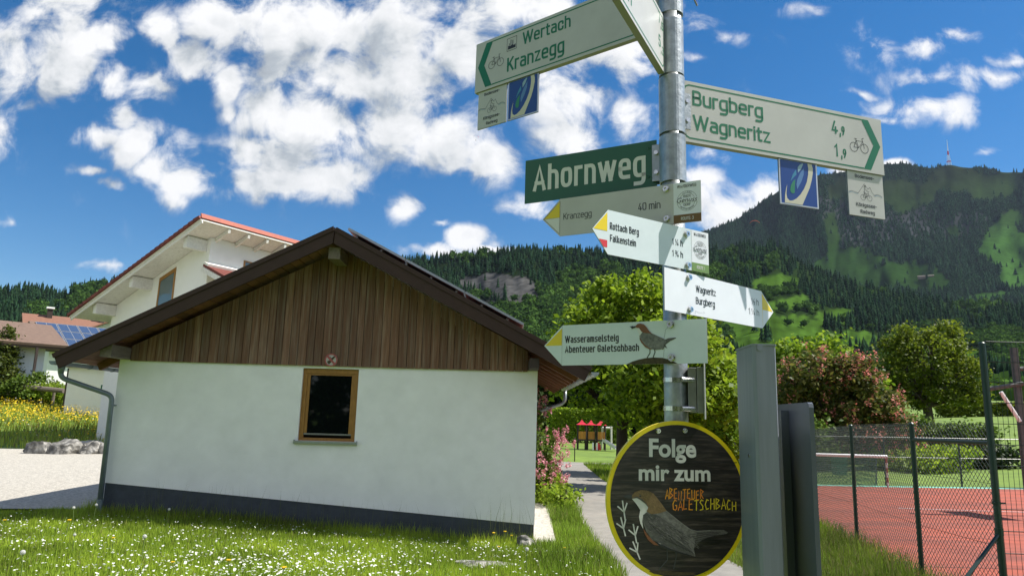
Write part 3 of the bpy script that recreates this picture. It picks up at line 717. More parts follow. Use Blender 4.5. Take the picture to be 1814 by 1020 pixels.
b = MB(); b.prism([(-2.2, -4), (2.2, -4), (2.2, -1.6), (0, -.5), (-2.2, -1.6)], (1.6, -7.4, q[2]), (1, 0, 0), (0, 0, 1), (0, 6, 0)); part5(b, 'cross_gable_wall', M['plaster_old'])
for sg in (-1, 1):
    a_ = Vector((sg, 0, -.5)).normalized(); n_ = Vector((sg * .5, 0, 1)).normalized()
    b = MB(); b.prism([(0, 0), (3.2, 0), (3.2, 7.5), (0, 7.5)], (1.6, -8.2, q[2] - .45), a_, (0, 1, 0), n_ * .15); part5(b, 'cross_gable_roof', M['tileorange'])

# rail fence and bench on the meadow edge
p0, p1 = at(30, 684, 47), at(113, 692, 47)
rf = thing('rail_fence', 'low weathered wooden rail fence at the top of the meadow', 'fence', tuple((p0 + p1) / 2))
b = MB(); d = Vector(p1 - p0); b.tube([p0, p1], .16, 8); b.build('rail', M['beam'], rf)
for k in range(5):
    P = Vector(p0) + d * (k / 4); b = MB(); b.tube([P + Vector((0, .25, .1)), Vector((P.x, P.y + .25, g1(P.x, P.y) - .3))], .09, 8); b.build('post', M['beam'], rf)


# boulders
def rock(name, c, size, seed, label):
    bm = bmesh.new(); bmesh.ops.create_icosphere(bm, subdivisions=4, radius=1); r_ = random.Random(seed)
    pl_ = [(Vector((r_.gauss(0, 1), r_.gauss(0, 1), r_.gauss(0, .8))).normalized(), .50 + r_.random() * .35) for _ in range(18)]
    from mathutils import noise
    for v in bm.verts:
        p = v.co.copy()
        for n_, d_ in pl_:
            k = p.dot(n_)
            if k > d_: p -= n_ * (k - d_) * .97
        p += v.co * noise.fractal(v.co * 2.2 + Vector((seed, 0, 0)), .9, 2.1, 4) * .10
        v.co = Vector((p.x * size[0], p.y * size[1], p.z * size[2]))
    me = bpy.data.meshes.new(name); bm.to_mesh(me); bm.free(); me.materials.append(M['rock'])
    o = bpy.data.objects.new(name, me); COL.objects.link(o); o.location = c; o.rotation_euler = (0, 0, r_.random() * .6 - .3)
    return tag(o, label, 'boulder', 'boulders edging the gravel yard')


RK = [(72, 795, .75, 'leftmost rounded grey boulder at the edge of the gravel yard'), (95, 797, .7, 'grey boulder second from the left in the row edging the gravel'), (122, 796, .85, 'long pale boulder in the middle of the row edging the gravel'),
      (146, 795, .6, 'dark boulder right of the long pale one in the row'), (163, 799, .55, 'pale split boulder second from the right in the row'), (182, 801, .6, 'rightmost boulder of the row, beside the white house corner')]
for i, (px, py, s, lab) in enumerate(RK):
    p = at(px, py, 26.6); rock('boulder', (p[0], 26.6 + .2 * (i % 2), g1(p[0], 26.6) + .1), (s * 1.0, s * .65, s * .70), i + 3, lab)
p = at(150, 786, 29.2); rock('boulder', (p[0], 29.2, g1(p[0], 29.2) + .15), (.9, .5, .28), 21, 'flat dark boulder lying behind the row of boulders')
p = at(958, 945, 12.0); rock('boulder', (.36, 11.9, g1(.36, 11.9) + .04), (.22, .18, .15), 33, 'small pale stone in the grass at the right corner of the low house')
p = at(855, 985, 9); rock('boulder', (p[0], 9.0, g1(p[0], 9.0) + .0), (.5, .2, .05), 35, 'flat grey stone slab lying in the daisy lawn')


# ------------------------------------------------------------------ noise
def vnoise(P, seed=0):
    """smooth value noise in -1..1 for points (n,3)"""
    P = np.asarray(P, float); I = np.floor(P).astype(np.int64); Fr = P - I; Fr = Fr * Fr * (3 - 2 * Fr); out = np.zeros(len(P))
    for dx in (0, 1):
        for dy in (0, 1):
            for dz in (0, 1):
                h = (I[:, 0] + dx) * 374761393 + (I[:, 1] + dy) * 668265263 + (I[:, 2] + dz) * 2147483647 + seed * 974634777
                h = (h ^ (h >> 13)) * 1274126177; h = (h ^ (h >> 16)) & 0xffffff
                w = (Fr[:, 0] if dx else 1 - Fr[:, 0]) * (Fr[:, 1] if dy else 1 - Fr[:, 1]) * (Fr[:, 2] if dz else 1 - Fr[:, 2])
                out += w * (h / 0xffffff * 2 - 1)
    return out


def fbm(P, o=4, seed=0):
    P = np.asarray(P, float); s = np.zeros(len(P)); a = .5
    for i in range(o): s += a * vnoise(P * 2 ** i, seed + i); a *= .5
    return s


def px_ang(px, py):
    d = ray(px, py); return math.atan2(d[0], d[1]), d[2] / math.hypot(d[0], d[1])


# ------------------------------------------------------------------ mountains
class Slope:
    """a hillside given by its skyline: in every compass direction it climbs from its foot to the skyline"""

    def __init__(s, sky, foot, d0, d1, relief, seed, pw=1.0):
        q = np.array([px_ang(*p) for p in sky]); o = np.argsort(q[:, 0]); s.a = q[o, 0]; s.e = q[o, 1]
        q = np.array([px_ang(*p) for p in foot]); o = np.argsort(q[:, 0]); s.fa = q[o, 0]; s.fe = q[o, 1]
        s.d0, s.d1, s.relief, s.seed, s.pw = d0, d1, relief, seed, pw

    def point(s, az, t):
        az = np.asarray(az, float); t = np.asarray(t, float)
        e0 = np.interp(az, s.fa, s.fe); e1 = np.interp(az, s.a, s.e)
        e1 = e1 + .004 * fbm(np.stack([az * 40, az * 0, az * 0 + 3], 1), 4, s.seed)
        e = e0 + (e1 - e0) * t
        d = s.d0 + (s.d1 - s.d0) * t ** s.pw
        d = d + s.relief * (fbm(np.stack([az * 9, t * 1.2, t * 0 + 1], 1), 4, s.seed + 9) + .35 * fbm(np.stack([az * 38, t * 5, t * 0 + 1], 1), 3, s.seed + 19)) * np.minimum(1, t * 3 + .15)
        return np.stack([np.sin(az) * d, np.cos(az) * d, EYE[2] + d * e], 1), e

    def mesh(s, name, a0, a1, na, nt, m, label, tintf):
        az, t = np.meshgrid(np.linspace(a0, a1, na), np.linspace(0, 1, nt)); P, e = s.point(az.ravel(), t.ravel())
        P = P.reshape(nt, na, 3)
        back = P[-1].copy(); back[:, :2] *= 1.35; back[:, 2] *= .55
        P = np.concatenate([P, back[None]], 0); nt += 1
        i = np.arange(nt * na).reshape(nt, na); F = np.stack([i[:-1, :-1].ravel(), i[:-1, 1:].ravel(), i[1:, 1:].ravel(), i[1:, :-1].ravel()], 1)
        tint = tintf(np.r_[az.ravel(), az[-1]], np.r_[e, e[-na:]], P.reshape(-1, 3))
        o = npmesh(name, P.reshape(-1, 3), F, m, tint=tint, smooth=True)
        return tag(o, label, kind='structure')


def ell(lst):
    out = []
    for (px, py, rx, ry) in lst:
        a, e = px_ang(px, py); a2, _ = px_ang(px + rx, py); _, e2 = px_ang(px, py - ry); out.append((a, e, abs(a2 - a), abs(e2 - e)))
    return out


def inside(az, e, E_, seed=1, rough=.55):
    m = np.full(len(az), 9.); nz = fbm(np.stack([az * 60, e * 90, az * 0], 1), 4, seed) * rough
    for (a, ee, ra, re) in E_: m = np.minimum(m, np.hypot((az - a) / ra, (e - ee) / re) + nz)
    return m


HILL_A = Slope([(-900, 520), (-200, 500), (0, 520), (60, 516), (110, 522), (150, 512), (190, 503), (300, 490), (500, 475), (700, 468), (740, 463), (800, 455), (860, 452), (900, 445), (960, 446), (1010, 447), (1100, 446), (1180, 440), (1250, 445), (1300, 470), (1360, 520), (1420, 600), (1480, 690), (1700, 740)],
               [(-900, 690), (0, 690), (900, 720), (1814, 748)], 420, 1250, 110, 3)
HILL_B = Slope([(900, 720), (1000, 640), (1080, 560), (1150, 500), (1210, 455), (1254, 446), (1300, 440), (1370, 434), (1416, 466), (1466, 490), (1522, 505), (1593, 520), (1699, 542), (1814, 540), (2100, 560), (2600, 600)],
               [(900, 730), (1000, 735), (1400, 745), (1814, 755), (2600, 790)], 260, 1500, 90, 5, 1.2)
HILL_C = Slope([(1000, 600), (1100, 480), (1160, 440), (1200, 428), (1250, 410), (1300, 390), (1340, 366), (1380, 339), (1450, 313), (1500, 303), (1530, 299), (1560, 292), (1600, 294), (1650, 297), (1680, 291), (1720, 297), (1814, 303), (2000, 330), (2300, 350), (2700, 420)],
               [(1000, 735), (1400, 700), (1814, 690), (2700, 700)], 1300, 3400, 330, 8, .8)
MEAD_C = ell([(1505, 462, 60, 26), (1570, 490, 85, 24), (1640, 500, 50, 22), (1780, 430, 42, 55), (1800, 480, 30, 30), (1690, 318, 55, 24), (1760, 330, 50, 22), (1590, 338, 40, 22), (1490, 338, 26, 22), (1475, 420, 14, 45), (1395, 345, 26, 12), (1640, 345, 30, 14), (1755, 525, 50, 8), (1690, 410, 18, 12), (1600, 362, 22, 20)])
ROCK_C = ell([(1560, 400, 70, 30), (1490, 400, 18, 45), (1620, 390, 50, 30), (1700, 400, 40, 22), (1460, 370, 20, 16), (1540, 420, 60, 16)])
MEAD_B = ell([(1370, 500, 42, 14), (1320, 570, 62, 42), (1390, 585, 60, 28), (1410, 535, 30, 12), (1480, 560, 30, 14), (1350, 625, 60, 20), (1480, 610, 90, 20), (1650, 640, 120, 18)])
ROCK_A = ell([(900, 512, 58, 20), (870, 500, 40, 16), (925, 518, 35, 20), (830, 500, 14, 9), (880, 540, 45, 8)])


def tint_a(az, e, P):
    t = np.tile([.009, .017, .006], (len(az), 1)); r = inside(az, e, ROCK_A, 4) < 1
    k = (.5 + .5 * fbm(np.stack([az * 150, e * 1100, az * 0], 1), 3, 2))[:, None]
    t[r] = (np.array([.062, .062, .060]) * (.25 + 1.5 * k))[r]; return t


def tint_b(az, e, P):
    t = np.tile([.014, .028, .007], (len(az), 1)); r = inside(az, e, MEAD_B, 6) < 1
    k = (.5 + .5 * vnoise(np.stack([az * 160, e * 160, az * 0], 1), 2))[:, None]
    t[r] = (np.array([.042, .088, .012]) * (.55 + .8 * k))[r]; return t


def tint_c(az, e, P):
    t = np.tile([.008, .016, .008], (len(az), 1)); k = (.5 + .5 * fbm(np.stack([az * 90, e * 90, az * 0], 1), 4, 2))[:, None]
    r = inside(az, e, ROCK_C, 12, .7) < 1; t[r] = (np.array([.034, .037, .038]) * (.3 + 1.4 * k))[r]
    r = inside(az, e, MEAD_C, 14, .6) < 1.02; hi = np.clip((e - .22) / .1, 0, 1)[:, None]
    sunny = np.clip((az - px_ang(1690, 450)[0]) / .05, 0, 1)[:, None]; t[r] = ((np.array([.017, .042, .008]) * (1 - hi) + np.array([.016, .024, .009]) * hi) * (.5 + 1.0 * k) * (1 + 1.1 * sunny * (1 - hi)))[r]; return t  # cloud shade and sun painted in: lower meadows dark, brighter to the right


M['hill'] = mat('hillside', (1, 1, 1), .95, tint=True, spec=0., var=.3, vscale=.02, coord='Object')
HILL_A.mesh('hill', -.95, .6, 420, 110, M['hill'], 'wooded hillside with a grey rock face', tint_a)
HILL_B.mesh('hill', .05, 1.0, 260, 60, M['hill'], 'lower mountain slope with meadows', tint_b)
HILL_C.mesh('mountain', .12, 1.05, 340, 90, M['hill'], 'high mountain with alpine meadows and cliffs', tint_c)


def conifer_t(seed, tiers=4, spk=6):
    r_ = random.Random(seed); V = []; F = []
    for k in range(tiers):
        z0 = .06 + .80 * k / tiers; z1 = min(1.0, z0 + .94 / tiers * 1.45 if k < tiers - 1 else 1.0); R = (.20 * (1 - k / tiers) + .035)
        b = len(V); V.append((0, 0, z1))
        for j in range(2 * spk):
            a = 2 * PI * j / (2 * spk) + r_.random() * .3 + k; rr = R * (1.05 if j % 2 else .55) * (.75 + .5 * r_.random())
            V.append((math.cos(a) * rr, math.sin(a) * rr, z0 + (0 if j % 2 else .05) + r_.random() * .03))
        F += [(b, b + 1 + j, b + 1 + (j + 1) % (2 * spk)) for j in range(2 * spk)]
    return np.array(V), np.array(F)


def broad_t(seed, n=46):
    r_ = np.random.default_rng(seed); V = []; F = []
    bl = [(0, 0, .55, .36)] + [(r_.uniform(-.2, .2), r_.uniform(-.2, .2), r_.uniform(.4, .8), r_.uniform(.14, .24)) for _ in range(6)]
    for i in range(n):
        x, y, z, R = bl[r_.integers(len(bl))]; d = r_.normal(size=3); d /= np.linalg.norm(d); c = np.array([x, y, z]) + d * R * r_.uniform(.75, 1.05)
        nn = d + r_.normal(size=3) * .5; nn /= np.linalg.norm(nn); a = np.cross(nn, r_.normal(size=3)); a /= np.linalg.norm(a); bb = np.cross(nn, a); s = r_.uniform(.07, .15)
        b0 = len(V); V += [c + a * s, c + bb * s * .8, c - a * s]; F.append((b0, b0 + 1, b0 + 2)); V.append(c - bb * s * .8); F.append((b0, b0 + 2, b0 + 3))
    b0 = len(V); bm = bmesh.new(); bmesh.ops.create_icosphere(bm, subdivisions=1, radius=1)
    V += [np.array([v.co.x * .27, v.co.y * .27, .52 + v.co.z * .30]) for v in bm.verts]; F += [tuple(b0 + v.index for v in f.verts) for f in bm.faces]; bm.free()
    return np.array(V), np.array(F)


CON = [conifer_t(i) for i in range(5)]; BRO = [broad_t(i) for i in range(5)]


def forest(name, label, P, H, W_, T, kinds):
    """one mesh of many trees: kinds[i] = 0 conifer, 1 broadleaf"""
    Vs, Fs, Ts = [], [], []; off = 0
    for i in range(len(P)):
        tv, tf = (CON if kinds[i] == 0 else BRO)[i % 5]; a = RNG.random() * 6.28; c, s = math.cos(a), math.sin(a)
        v = np.empty_like(tv); v[:, 0] = (tv[:, 0] * c - tv[:, 1] * s) * W_[i] + P[i, 0]; v[:, 1] = (tv[:, 0] * s + tv[:, 1] * c) * W_[i] + P[i, 1]; v[:, 2] = (tv[:, 2] - .04) * H[i] + P[i, 2]
        Vs.append(v); Fs.append(tf + off); Ts.append(np.tile(T[i], (len(v), 1))); off += len(v)
    o = npmesh(name, np.concatenate(Vs), np.concatenate(Fs), M['forest'], tint=np.concatenate(Ts)); return tag(o, label, kind='stuff')


M['forest'] = mat('forest_foliage', (1, 1, 1), .9, tint=True, island=.3, transl=.25, spec=.0)


def con_tint(n, b=1.): return np.array([.015, .037, .016]) * b * RNG.uniform(.65, 1.5, (n, 1)) + RNG.uniform(0, .004, (n, 3))
def bro_tint(n, b=1.): return (np.array([.052, .105, .022]) + RNG.uniform(-.6, .7, (n, 1)) * np.array([.034, .058, .008])) * b


def scatter(S, n, a0, a1, dens, hfun, seed):
    az = RNG.uniform(a0, a1, n); t = RNG.uniform(.02, 1, n) ** .9; P, e = S.point(az, t); keep = dens(az, e, t) > RNG.random(n)
    return P[keep], az[keep], e[keep], t[keep]


# hill A: conifers along the crest, broadleaf mixed below
def da(az, e, t): return np.where(inside(az, e, ROCK_A, 4) < 1.0, 0.03, 1.) * np.where((az > -.40) & (az < -.20), .35, 1)


P, az, e, t = scatter(HILL_A, 17000, -.70, .45, da, None, 1)
k = (fbm(np.stack([az * 22, t * 5, t * 0], 1), 3, 5) + (.72 - t) * .9 > .02).astype(int)
H = np.where(k == 0, RNG.uniform(10, 20, len(P)), RNG.uniform(10, 17, len(P))); Wd = np.where(k == 0, H * RNG.uniform(.8, 1.15, len(P)), H * RNG.uniform(.95, 1.4, len(P)))
T = np.where(k[:, None] == 0, con_tint(len(P)), bro_tint(len(P), .95))
forest('forest', 'dark mixed forest covering the hillside', P, H, Wd, T, k)
# extra crest trees
az = RNG.uniform(-.7, .36, 900); P, e = HILL_A.point(az, RNG.uniform(.97, 1, 900)); H = RNG.uniform(9, 20, 900)
forest('forest', 'spruces along the crest of the wooded hill', P, H, H * .6, con_tint(900, .9), np.zeros(900, int))


def db(az, e, t): return np.where(inside(az, e, MEAD_B, 6) < 1.05, 0.015, 1.)


P, az, e, t = scatter(HILL_B, 8500, .10, .80, db, None, 2)
k = (fbm(np.stack([az * 26, t * 7, t * 0], 1), 3, 15) + .20 - .45 * (t > .72) > 0).astype(int)
H = np.where(k == 0, RNG.uniform(15, 24, len(P)), RNG.uniform(10, 17, len(P))); Wd = np.where(k == 0, H * RNG.uniform(.65, .85, len(P)), H * RNG.uniform(1.0, 1.4, len(P)))
T = np.where(k[:, None] == 0, con_tint(len(P)), bro_tint(len(P), .95))
forest('forest', 'mixed green and dark forest on the lower slope', P, H, Wd, T, k)


def dc(az, e, t):
    m = inside(az, e, MEAD_C, 14, .6); r = inside(az, e, ROCK_C, 12, .7)
    return np.where(m < .9, .01, np.where(m < 1.05, .3, np.where(r < 1, .55, 1.))) * np.where((e > .29) & (fbm(np.stack([az * 60, e * 60, az * 0], 1), 3, 30) > .05), .25, 1)


P, az, e, t = scatter(HILL_C, 42000, .20, .75, dc, None, 3)
H = RNG.uniform(11, 23, len(P)) * (1.15 - .3 * np.clip((e - .2) / .15, 0, 1)); forest('forest', 'dark spruce forest on the high mountain', P, H, H * RNG.uniform(.85, 1.35, len(P)), con_tint(len(P), 1.05), np.zeros(len(P), int))

# lone spruces on the lower meadows
spr = thing('spruce', 'lone dark spruce on the sloping meadow below the forest', 'tree', (0, 0, 0), 0, 'lone spruces on the meadow')
cv, cf = conifer_t(3, 9, 9); cv = cv * np.array([8.5, 8.5, 13.]); npmesh('crown', cv, cf, M['forest'], spr, tint=np.array([.017, .034, .014]), local=True)
b = MB(); b.tube([(0, 0, -1), (0, 0, 9)], [.25, .08], 6); b.build('trunk', M['bark'], spr, local=True)
for i, (px, py) in enumerate([(1366, 596), (1302, 640), (1440, 640), (1395, 575), (1318, 528), (1500, 600)]):
    a, ee = px_ang(px, py); ts = np.linspace(.02, 1, 60); PP, es = HILL_B.point(np.full(60, a), ts); j = int(np.argmin(abs(es - ee)))
    o = spr if i == 0 else copy_tree(spr); o.location = PP[j]; s = .75 + .5 * random.random(); o.scale = (s, s, s); o.rotation_euler.z = i * 1.3


# ------------------------------------------------------------------ trees
def leaves(C, size, aspect=.62, up=.35, jit=.35):
    """one small diamond per point"""
    n = len(C); nn = RNG.normal(size=(n, 3)); nn[:, 2] = abs(nn[:, 2]) + up; nn /= np.linalg.norm(nn, axis=1)[:, None]
    a = np.cross(nn, RNG.normal(size=(n, 3))); a /= np.linalg.norm(a, axis=1)[:, None]; b = np.cross(nn, a)
    s = (size * RNG.uniform(1 - jit, 1 + jit, n))[:, None]
    V = np.stack([C + a * s, C + b * s * aspect + nn * s * .12, C - a * s, C - b * s * aspect + nn * s * .12], 1).reshape(-1, 3)
    return V, np.arange(4 * n).reshape(n, 4)


def crown_points(blobs, nclump, per, sig, seed, shell=.55):
    r_ = np.random.default_rng(seed); bl = np.array(blobs, float); vol = bl[:, 3] * bl[:, 4] * bl[:, 5]; idx = r_.choice(len(bl), nclump, p=vol ** .7 / (vol ** .7).sum())
    d = r_.normal(size=(nclump, 3)); d /= np.linalg.norm(d, axis=1)[:, None]; rad = shell + (1 - shell) * r_.random(nclump) ** .6
    cc = bl[idx, :3] + d * rad[:, None] * bl[idx, 3:]
    keep = vnoise(cc * .9 + seed, seed) > -.45; cc = cc[keep]
    sg = sig * r_.uniform(.6, 1.4, (len(cc), 1, 1))
    P = cc[:, None, :] + r_.normal(size=(len(cc), per, 3)) * sg * np.array([1, 1, .7])
    return P.reshape(-1, 3), cc


def broad_tree(name, label, loc, blobs, th, tr, lm, nclump, per, sig, ls, seed, group=None, rz=0, extra=None, limbs=26, cat='tree', bark='bark'):
    t = thing(name, label, cat, loc, rz, group); r_ = random.Random(seed)
    P, cc = crown_points(blobs, nclump, per, sig, seed); V, F = leaves(P, ls); npmesh('crown', V, F, lm, t, local=True)
    b = MB(); top = Vector((r_.uniform(-.2, .2), r_.uniform(-.2, .2), th)); bl = sorted(blobs, key=lambda q: -q[2])
    pts = [Vector((0, 0, -.4)), Vector((.05, 0, th * .3)), top, top + (Vector(bl[0][:3]) - top) * .8]
    b.tube([Vector((0, 0, -.4)), Vector((0, 0, .15))], [tr * 1.6, tr * 1.05], 10); b.tube(pts, [tr * 1.1, tr, tr * .8, tr * .15], 10)
    for q in blobs:
        st = top + Vector((0, 0, r_.uniform(-.3, .25) * th * .5)); en = Vector(q[:3]); md = (st + en) / 2 + Vector((r_.uniform(-.3, .3), r_.uniform(-.3, .3), r_.uniform(-.1, .5)))
        b.tube([st, md, en], [tr * .5, tr * .3, tr * .1], 7, False)
    for i in r_.sample(range(len(cc)), min(limbs, len(cc))):
        en = Vector(cc[i]); q = min(blobs, key=lambda k: (Vector(k[:3]) - en).length); st = top * .4 + Vector(q[:3]) * .6
        b.tube([st, (st + en) / 2 + Vector((0, 0, r_.uniform(-.2, .3))), en], [tr * .16, tr * .1, tr * .03], 5, False)
    b.build('trunk', M[bark], t, smooth=True, local=True)
    if extra: extra(t, P, cc)
    return t


def blobset(cx, cz, rx, rz_, n, seed, ry=None, low=.5):
    r_ = random.Random(seed); ry = ry or rx; out = [(cx, 0, cz, rx * .62, ry * .62, rz_ * .66)]
    for i in range(n):
        a = 2 * PI * i / n + r_.random() * .8; k = r_.uniform(.45, .75); zz = cz + rz_ * r_.uniform(-low, .62); f = math.sqrt(max(.15, 1 - ((zz - cz) / rz_) ** 2))
        s = r_.uniform(.26, .42); out.append((cx + math.cos(a) * rx * k * f, math.sin(a) * ry * k * f, zz, rx * s, ry * s, rz_ * s * .85))
    return out


LM_MAPLE = leafmat('maple_leaf', (.075, .145, .010), (.33, .45, .028), tr=.5)
LM_LIGHT = leafmat('bright_leaf', (.09, .18, .012), (.32, .43, .03), tr=.5)
LM_OAK = leafmat('oak_leaf', (.06, .10, .01), (.22, .27, .022), tr=.5)
LM_DARK = leafmat('dark_leaf', (.010, .022, .005), (.035, .062, .012), tr=.25)
LM_HEDGE = leafmat('hedge_leaf', (.15, .25, .02), (.36, .47, .04), tr=.55)
LM_SHRUB = leafmat('shrub_leaf', (.05, .10, .012), (.17, .25, .035))
LM_CHEST = leafmat('chestnut_leaf', (.035, .06, .01), (.14, .17, .025), tr=.45)
LM_PINK = leafmat('pink_flower', (.55, .16, .22), (.80, .45, .46), tr=.3)
LM_SALMON = leafmat('salmon_flower', (.60, .14, .12), (.80, .36, .30), tr=.35)


def place(px, py, Y):
    p = at(px, py, Y); return (float(p[0]), float(Y), g1(p[0], Y))


def hsize(dpx, Y): return dpx / FPX * Y


# the maple behind the signpost
L_ = place(1100, 800, 29); S_ = 29 / FPX
blb = [(.3, 0, 6.0, 2.4, 2.4, 2.0), (-1.3, -.5, 5.1, 1.6, 1.8, 1.3), (-1.7, .3, 3.6, 1.2, 1.5, .9), (1.9, .2, 5.4, 1.9, 2, 1.5), (.8, -.8, 4.3, 2.0, 1.8, 1.2), (-.9, -.6, 3.0, 1.3, 1.4, .7), (2.6, 0, 3.9, 1.5, 1.6, 1.0), (.9, 0, 7.2, 1.3, 1.4, 1.0),
       (.4, -1.1, 2.7, 1.2, 1.2, .6), (2.4, -.6, 2.8, 1.2, 1.2, .6), (-.4, .2, 7.0, .9, 1, .9), (1.4, -1.0, 1.9, 1.1, 1, .5), (-2.4, 0, 4.4, .9, 1, .8), (3.2, 0, 3.0, 1.1, 1.2, .9)]
broad_tree('maple_tree', 'big bright green maple beside the path, behind the hiking signs', L_, blb, 2.2, .26, LM_MAPLE, 640, 44, .24, .115, 5)
L_ = place(1196, 830, 21)
broad_tree('maple_tree', 'light green maple directly behind the signpost pole, shading the path', L_, [(0, 0, 3.6, 1.5, 1.6, 1.2), (-1.0, 0, 2.9, 1.0, 1.2, .8), (1.0, -.2, 2.9, 1.1, 1.2, .8), (-.5, .8, 2.2, 1.2, 1.2, .6), (.6, .5, 2.2, 1.0, 1, .6), (.1, 0, 4.6, .9, 1, .6)], 1.6, .13, LM_MAPLE, 300, 42, .24, .10, 25)
# the light tree right of the pole
L_ = place(1262, 800, 25)
broad_tree('maple_tree', 'smaller light green tree between the signpost and the grey metal post', L_, [(.0, 0, 2.6, 1.2, 1.2, 1.3), (.5, -.3, 1.7, .9, .9, .7), (-.5, -.2, 1.6, .9, .9, .7), (.1, 0, 3.9, .8, .8, .9), (-.2, .1, 4.6, .55, .55, .6), (.7, 0, 3.0, .6, .6, .6)], 1.2, .10, LM_LIGHT, 230, 40, .22, .10, 6)
# dark trees beyond the playground
for i, (px, Y, h, w, lab) in enumerate([(930, 78, 9, 4.2, 'dark tree behind the low house ridge, left of the playground'), (985, 84, 11, 4.5, 'dark tree rising behind the hedge left of the playground'), (1040, 80, 10.5, 4.6, 'dark tree directly behind the red-roofed playground tower'), (1095, 76, 9.5, 4.5, 'dark tree behind the maple trunk, right of the playground'),
                                        (1160, 74, 9, 5.5, 'dark tree behind the signpost pole'), (1240, 78, 8.5, 5, 'dark tree behind the light green tree'), (1310, 86, 8, 5, 'dark tree behind the grey metal post')]):
    L_ = place(px, 780, Y); broad_tree('dark_tree', lab, L_, blobset(0, h * .52, w, h * .52, 9, 40 + i, low=.8), 2, .25, LM_DARK, 170, 34, .6, .34, 60 + i, 'dark trees beyond the playground', limbs=6)
# trees behind the viewer, seen only as reflections in the window
for i, (x_, y_) in enumerate(((-13.5, -13), (-7.5, -15), (-2.0, -13.5), (4.5, -16))):
    o = copy_tree([q for q in COL.objects if q.name.startswith('dark_tree') and q.parent is None][i]); o.location = (x_, y_, g1(x_, y_)); o['label'] = 'dark tree behind the viewer, seen only as a reflection in the oak-framed window'; o['group'] = 'trees reflected in the window'
# flowering chestnut on the right


def blossoms(lm, n, per, sig, ls, ups=True):
    def f(t, P, cc):
        r_ = np.random.default_rng(5); c0 = P.mean(0); sc = P.std(0); o = (P - c0) / sc; rad = np.linalg.norm(o, axis=1); cand = P[rad > 1.25]
        idx = r_.choice(len(cand), n); Q = cand[idx] * 1.0 + (cand[idx] - c0) / sc * .12
        Q = (Q[:, None] + r_.normal(size=(n, per, 3)) * np.array([.45, .45, 1.0]) * sig).reshape(-1, 3); V, F = leaves(Q, ls); npmesh('blossoms', V, F, lm, t, local=True)
    return f


LM_RUST = leafmat('young_chestnut_leaf', (.045, .085, .014), (.19, .17, .04), tr=.45)
L_ = place(1478, 800, 38)
broad_tree('flowering_chestnut', 'round chestnut tree covered in salmon pink blossom behind the sports court', L_, [(.3, 0, 3.6, 2.0, 2, 1.8), (-1.5, 0, 3.4, 1.4, 1.5, 1.3), (-1.2, -.4, 4.8, 1.3, 1.4, 1.1), (.8, -.4, 4.6, 1.5, 1.5, 1.1), (1.9, -.3, 2.9, 1.4, 1.3, 1.1), (2.9, -.2, 2.0, 1.0, 1.1, .8), (-.4, -.6, 2.0, 1.7, 1.4, .9), (1.5, -.6, 1.7, 1.4, 1.2, .8), (3.4, 0, 1.4, .6, .8, .5)],
           1.4, .2, LM_RUST, 480, 40, .30, .13, 9, extra=blossoms(LM_SALMON, 460, 12, .15, .062))
L_ = place(1440, 790, 52)
broad_tree('linden_tree', 'bright yellow-green tree rising behind the pink flowering chestnut', L_, [(0, 0, 5.4, 3.4, 3, 2.4), (-2.6, 0, 4.6, 2.2, 2, 1.8), (2.8, 0, 4.6, 2.4, 2, 1.7), (.8, 0, 7.0, 1.8, 1.8, 1.1), (-1.4, 0, 6.7, 1.4, 1.6, 1.0), (3.8, 0, 3.0, 1.8, 1.6, 1.5)], 2.5, .25, LM_LIGHT, 300, 40, .42, .19, 10)
L_ = place(1648, 775, 56)
broad_tree('oak_tree', 'large dark green oak with visible limbs at the edge of the right meadow', L_, [(0, 0, 6.4, 3.0, 3, 2.4), (-2.4, 0, 5.3, 2.0, 2, 1.6), (2.5, 0, 5.4, 2.0, 2, 1.5), (-1.2, 0, 8.0, 1.6, 1.6, 1.1), (1.1, 0, 8.2, 1.5, 1.6, 1.1), (-3.0, 0, 3.7, 1.5, 1.6, 1.0), (3.2, 0, 3.9, 1.6, 1.6, .9), (-1.3, -.8, 3.5, 1.5, 1.4, .9), (1.9, -.6, 3.2, 1.5, 1.3, .7), (-2.4, 0, 6.9, 1.1, 1.2, .9), (2.4, 0, 7.0, 1.2, 1.2, .9)],
           2.6, .40, LM_OAK, 330, 62, .30, .13, 12, limbs=110)
for i, (px, py, Y, w, h, lm, lab) in enumerate([(1590, 800, 50, 2.4, 2.6, LM_SHRUB, 'grey-green shrub left of the oak trunk behind the court'), (1660, 800, 46, 2.6, 2.0, LM_SHRUB, 'broad shrub in front of the oak trunk'), (1712, 790, 44, 1.8, 2.3, LM_SHRUB, 'shrub right of the oak trunk beside the tall fence post'),
                                            (1480, 830, 42, 2.2, 1.8, LM_CHEST, 'dark shrub behind the goal'), (1560, 830, 43, 2.2, 1.5, LM_DARK, 'low dark shrub right of the goal'), (1420, 800, 36, 2.0, 2.6, LM_SHRUB, 'bush below the flowering chestnut, behind the grey metal posts'), (1640, 836, 36, 2.6, 1.1, LM_HEDGE, 'low yellow-green bush beyond the far court fence'), (1730, 842, 38, 2.4, .9, LM_DARK, 'low dark bush at the far right of the court edge')]):
    L_ = place(px, py, Y); broad_tree('shrub', lab, L_, blobset(0, h * .5, w, h * .55, 7, 80 + i, low=.7), .5, .06, lm, 120, 36, .28, .12, 90 + i, 'shrubs beyond the sports court', limbs=5, cat='shrub')
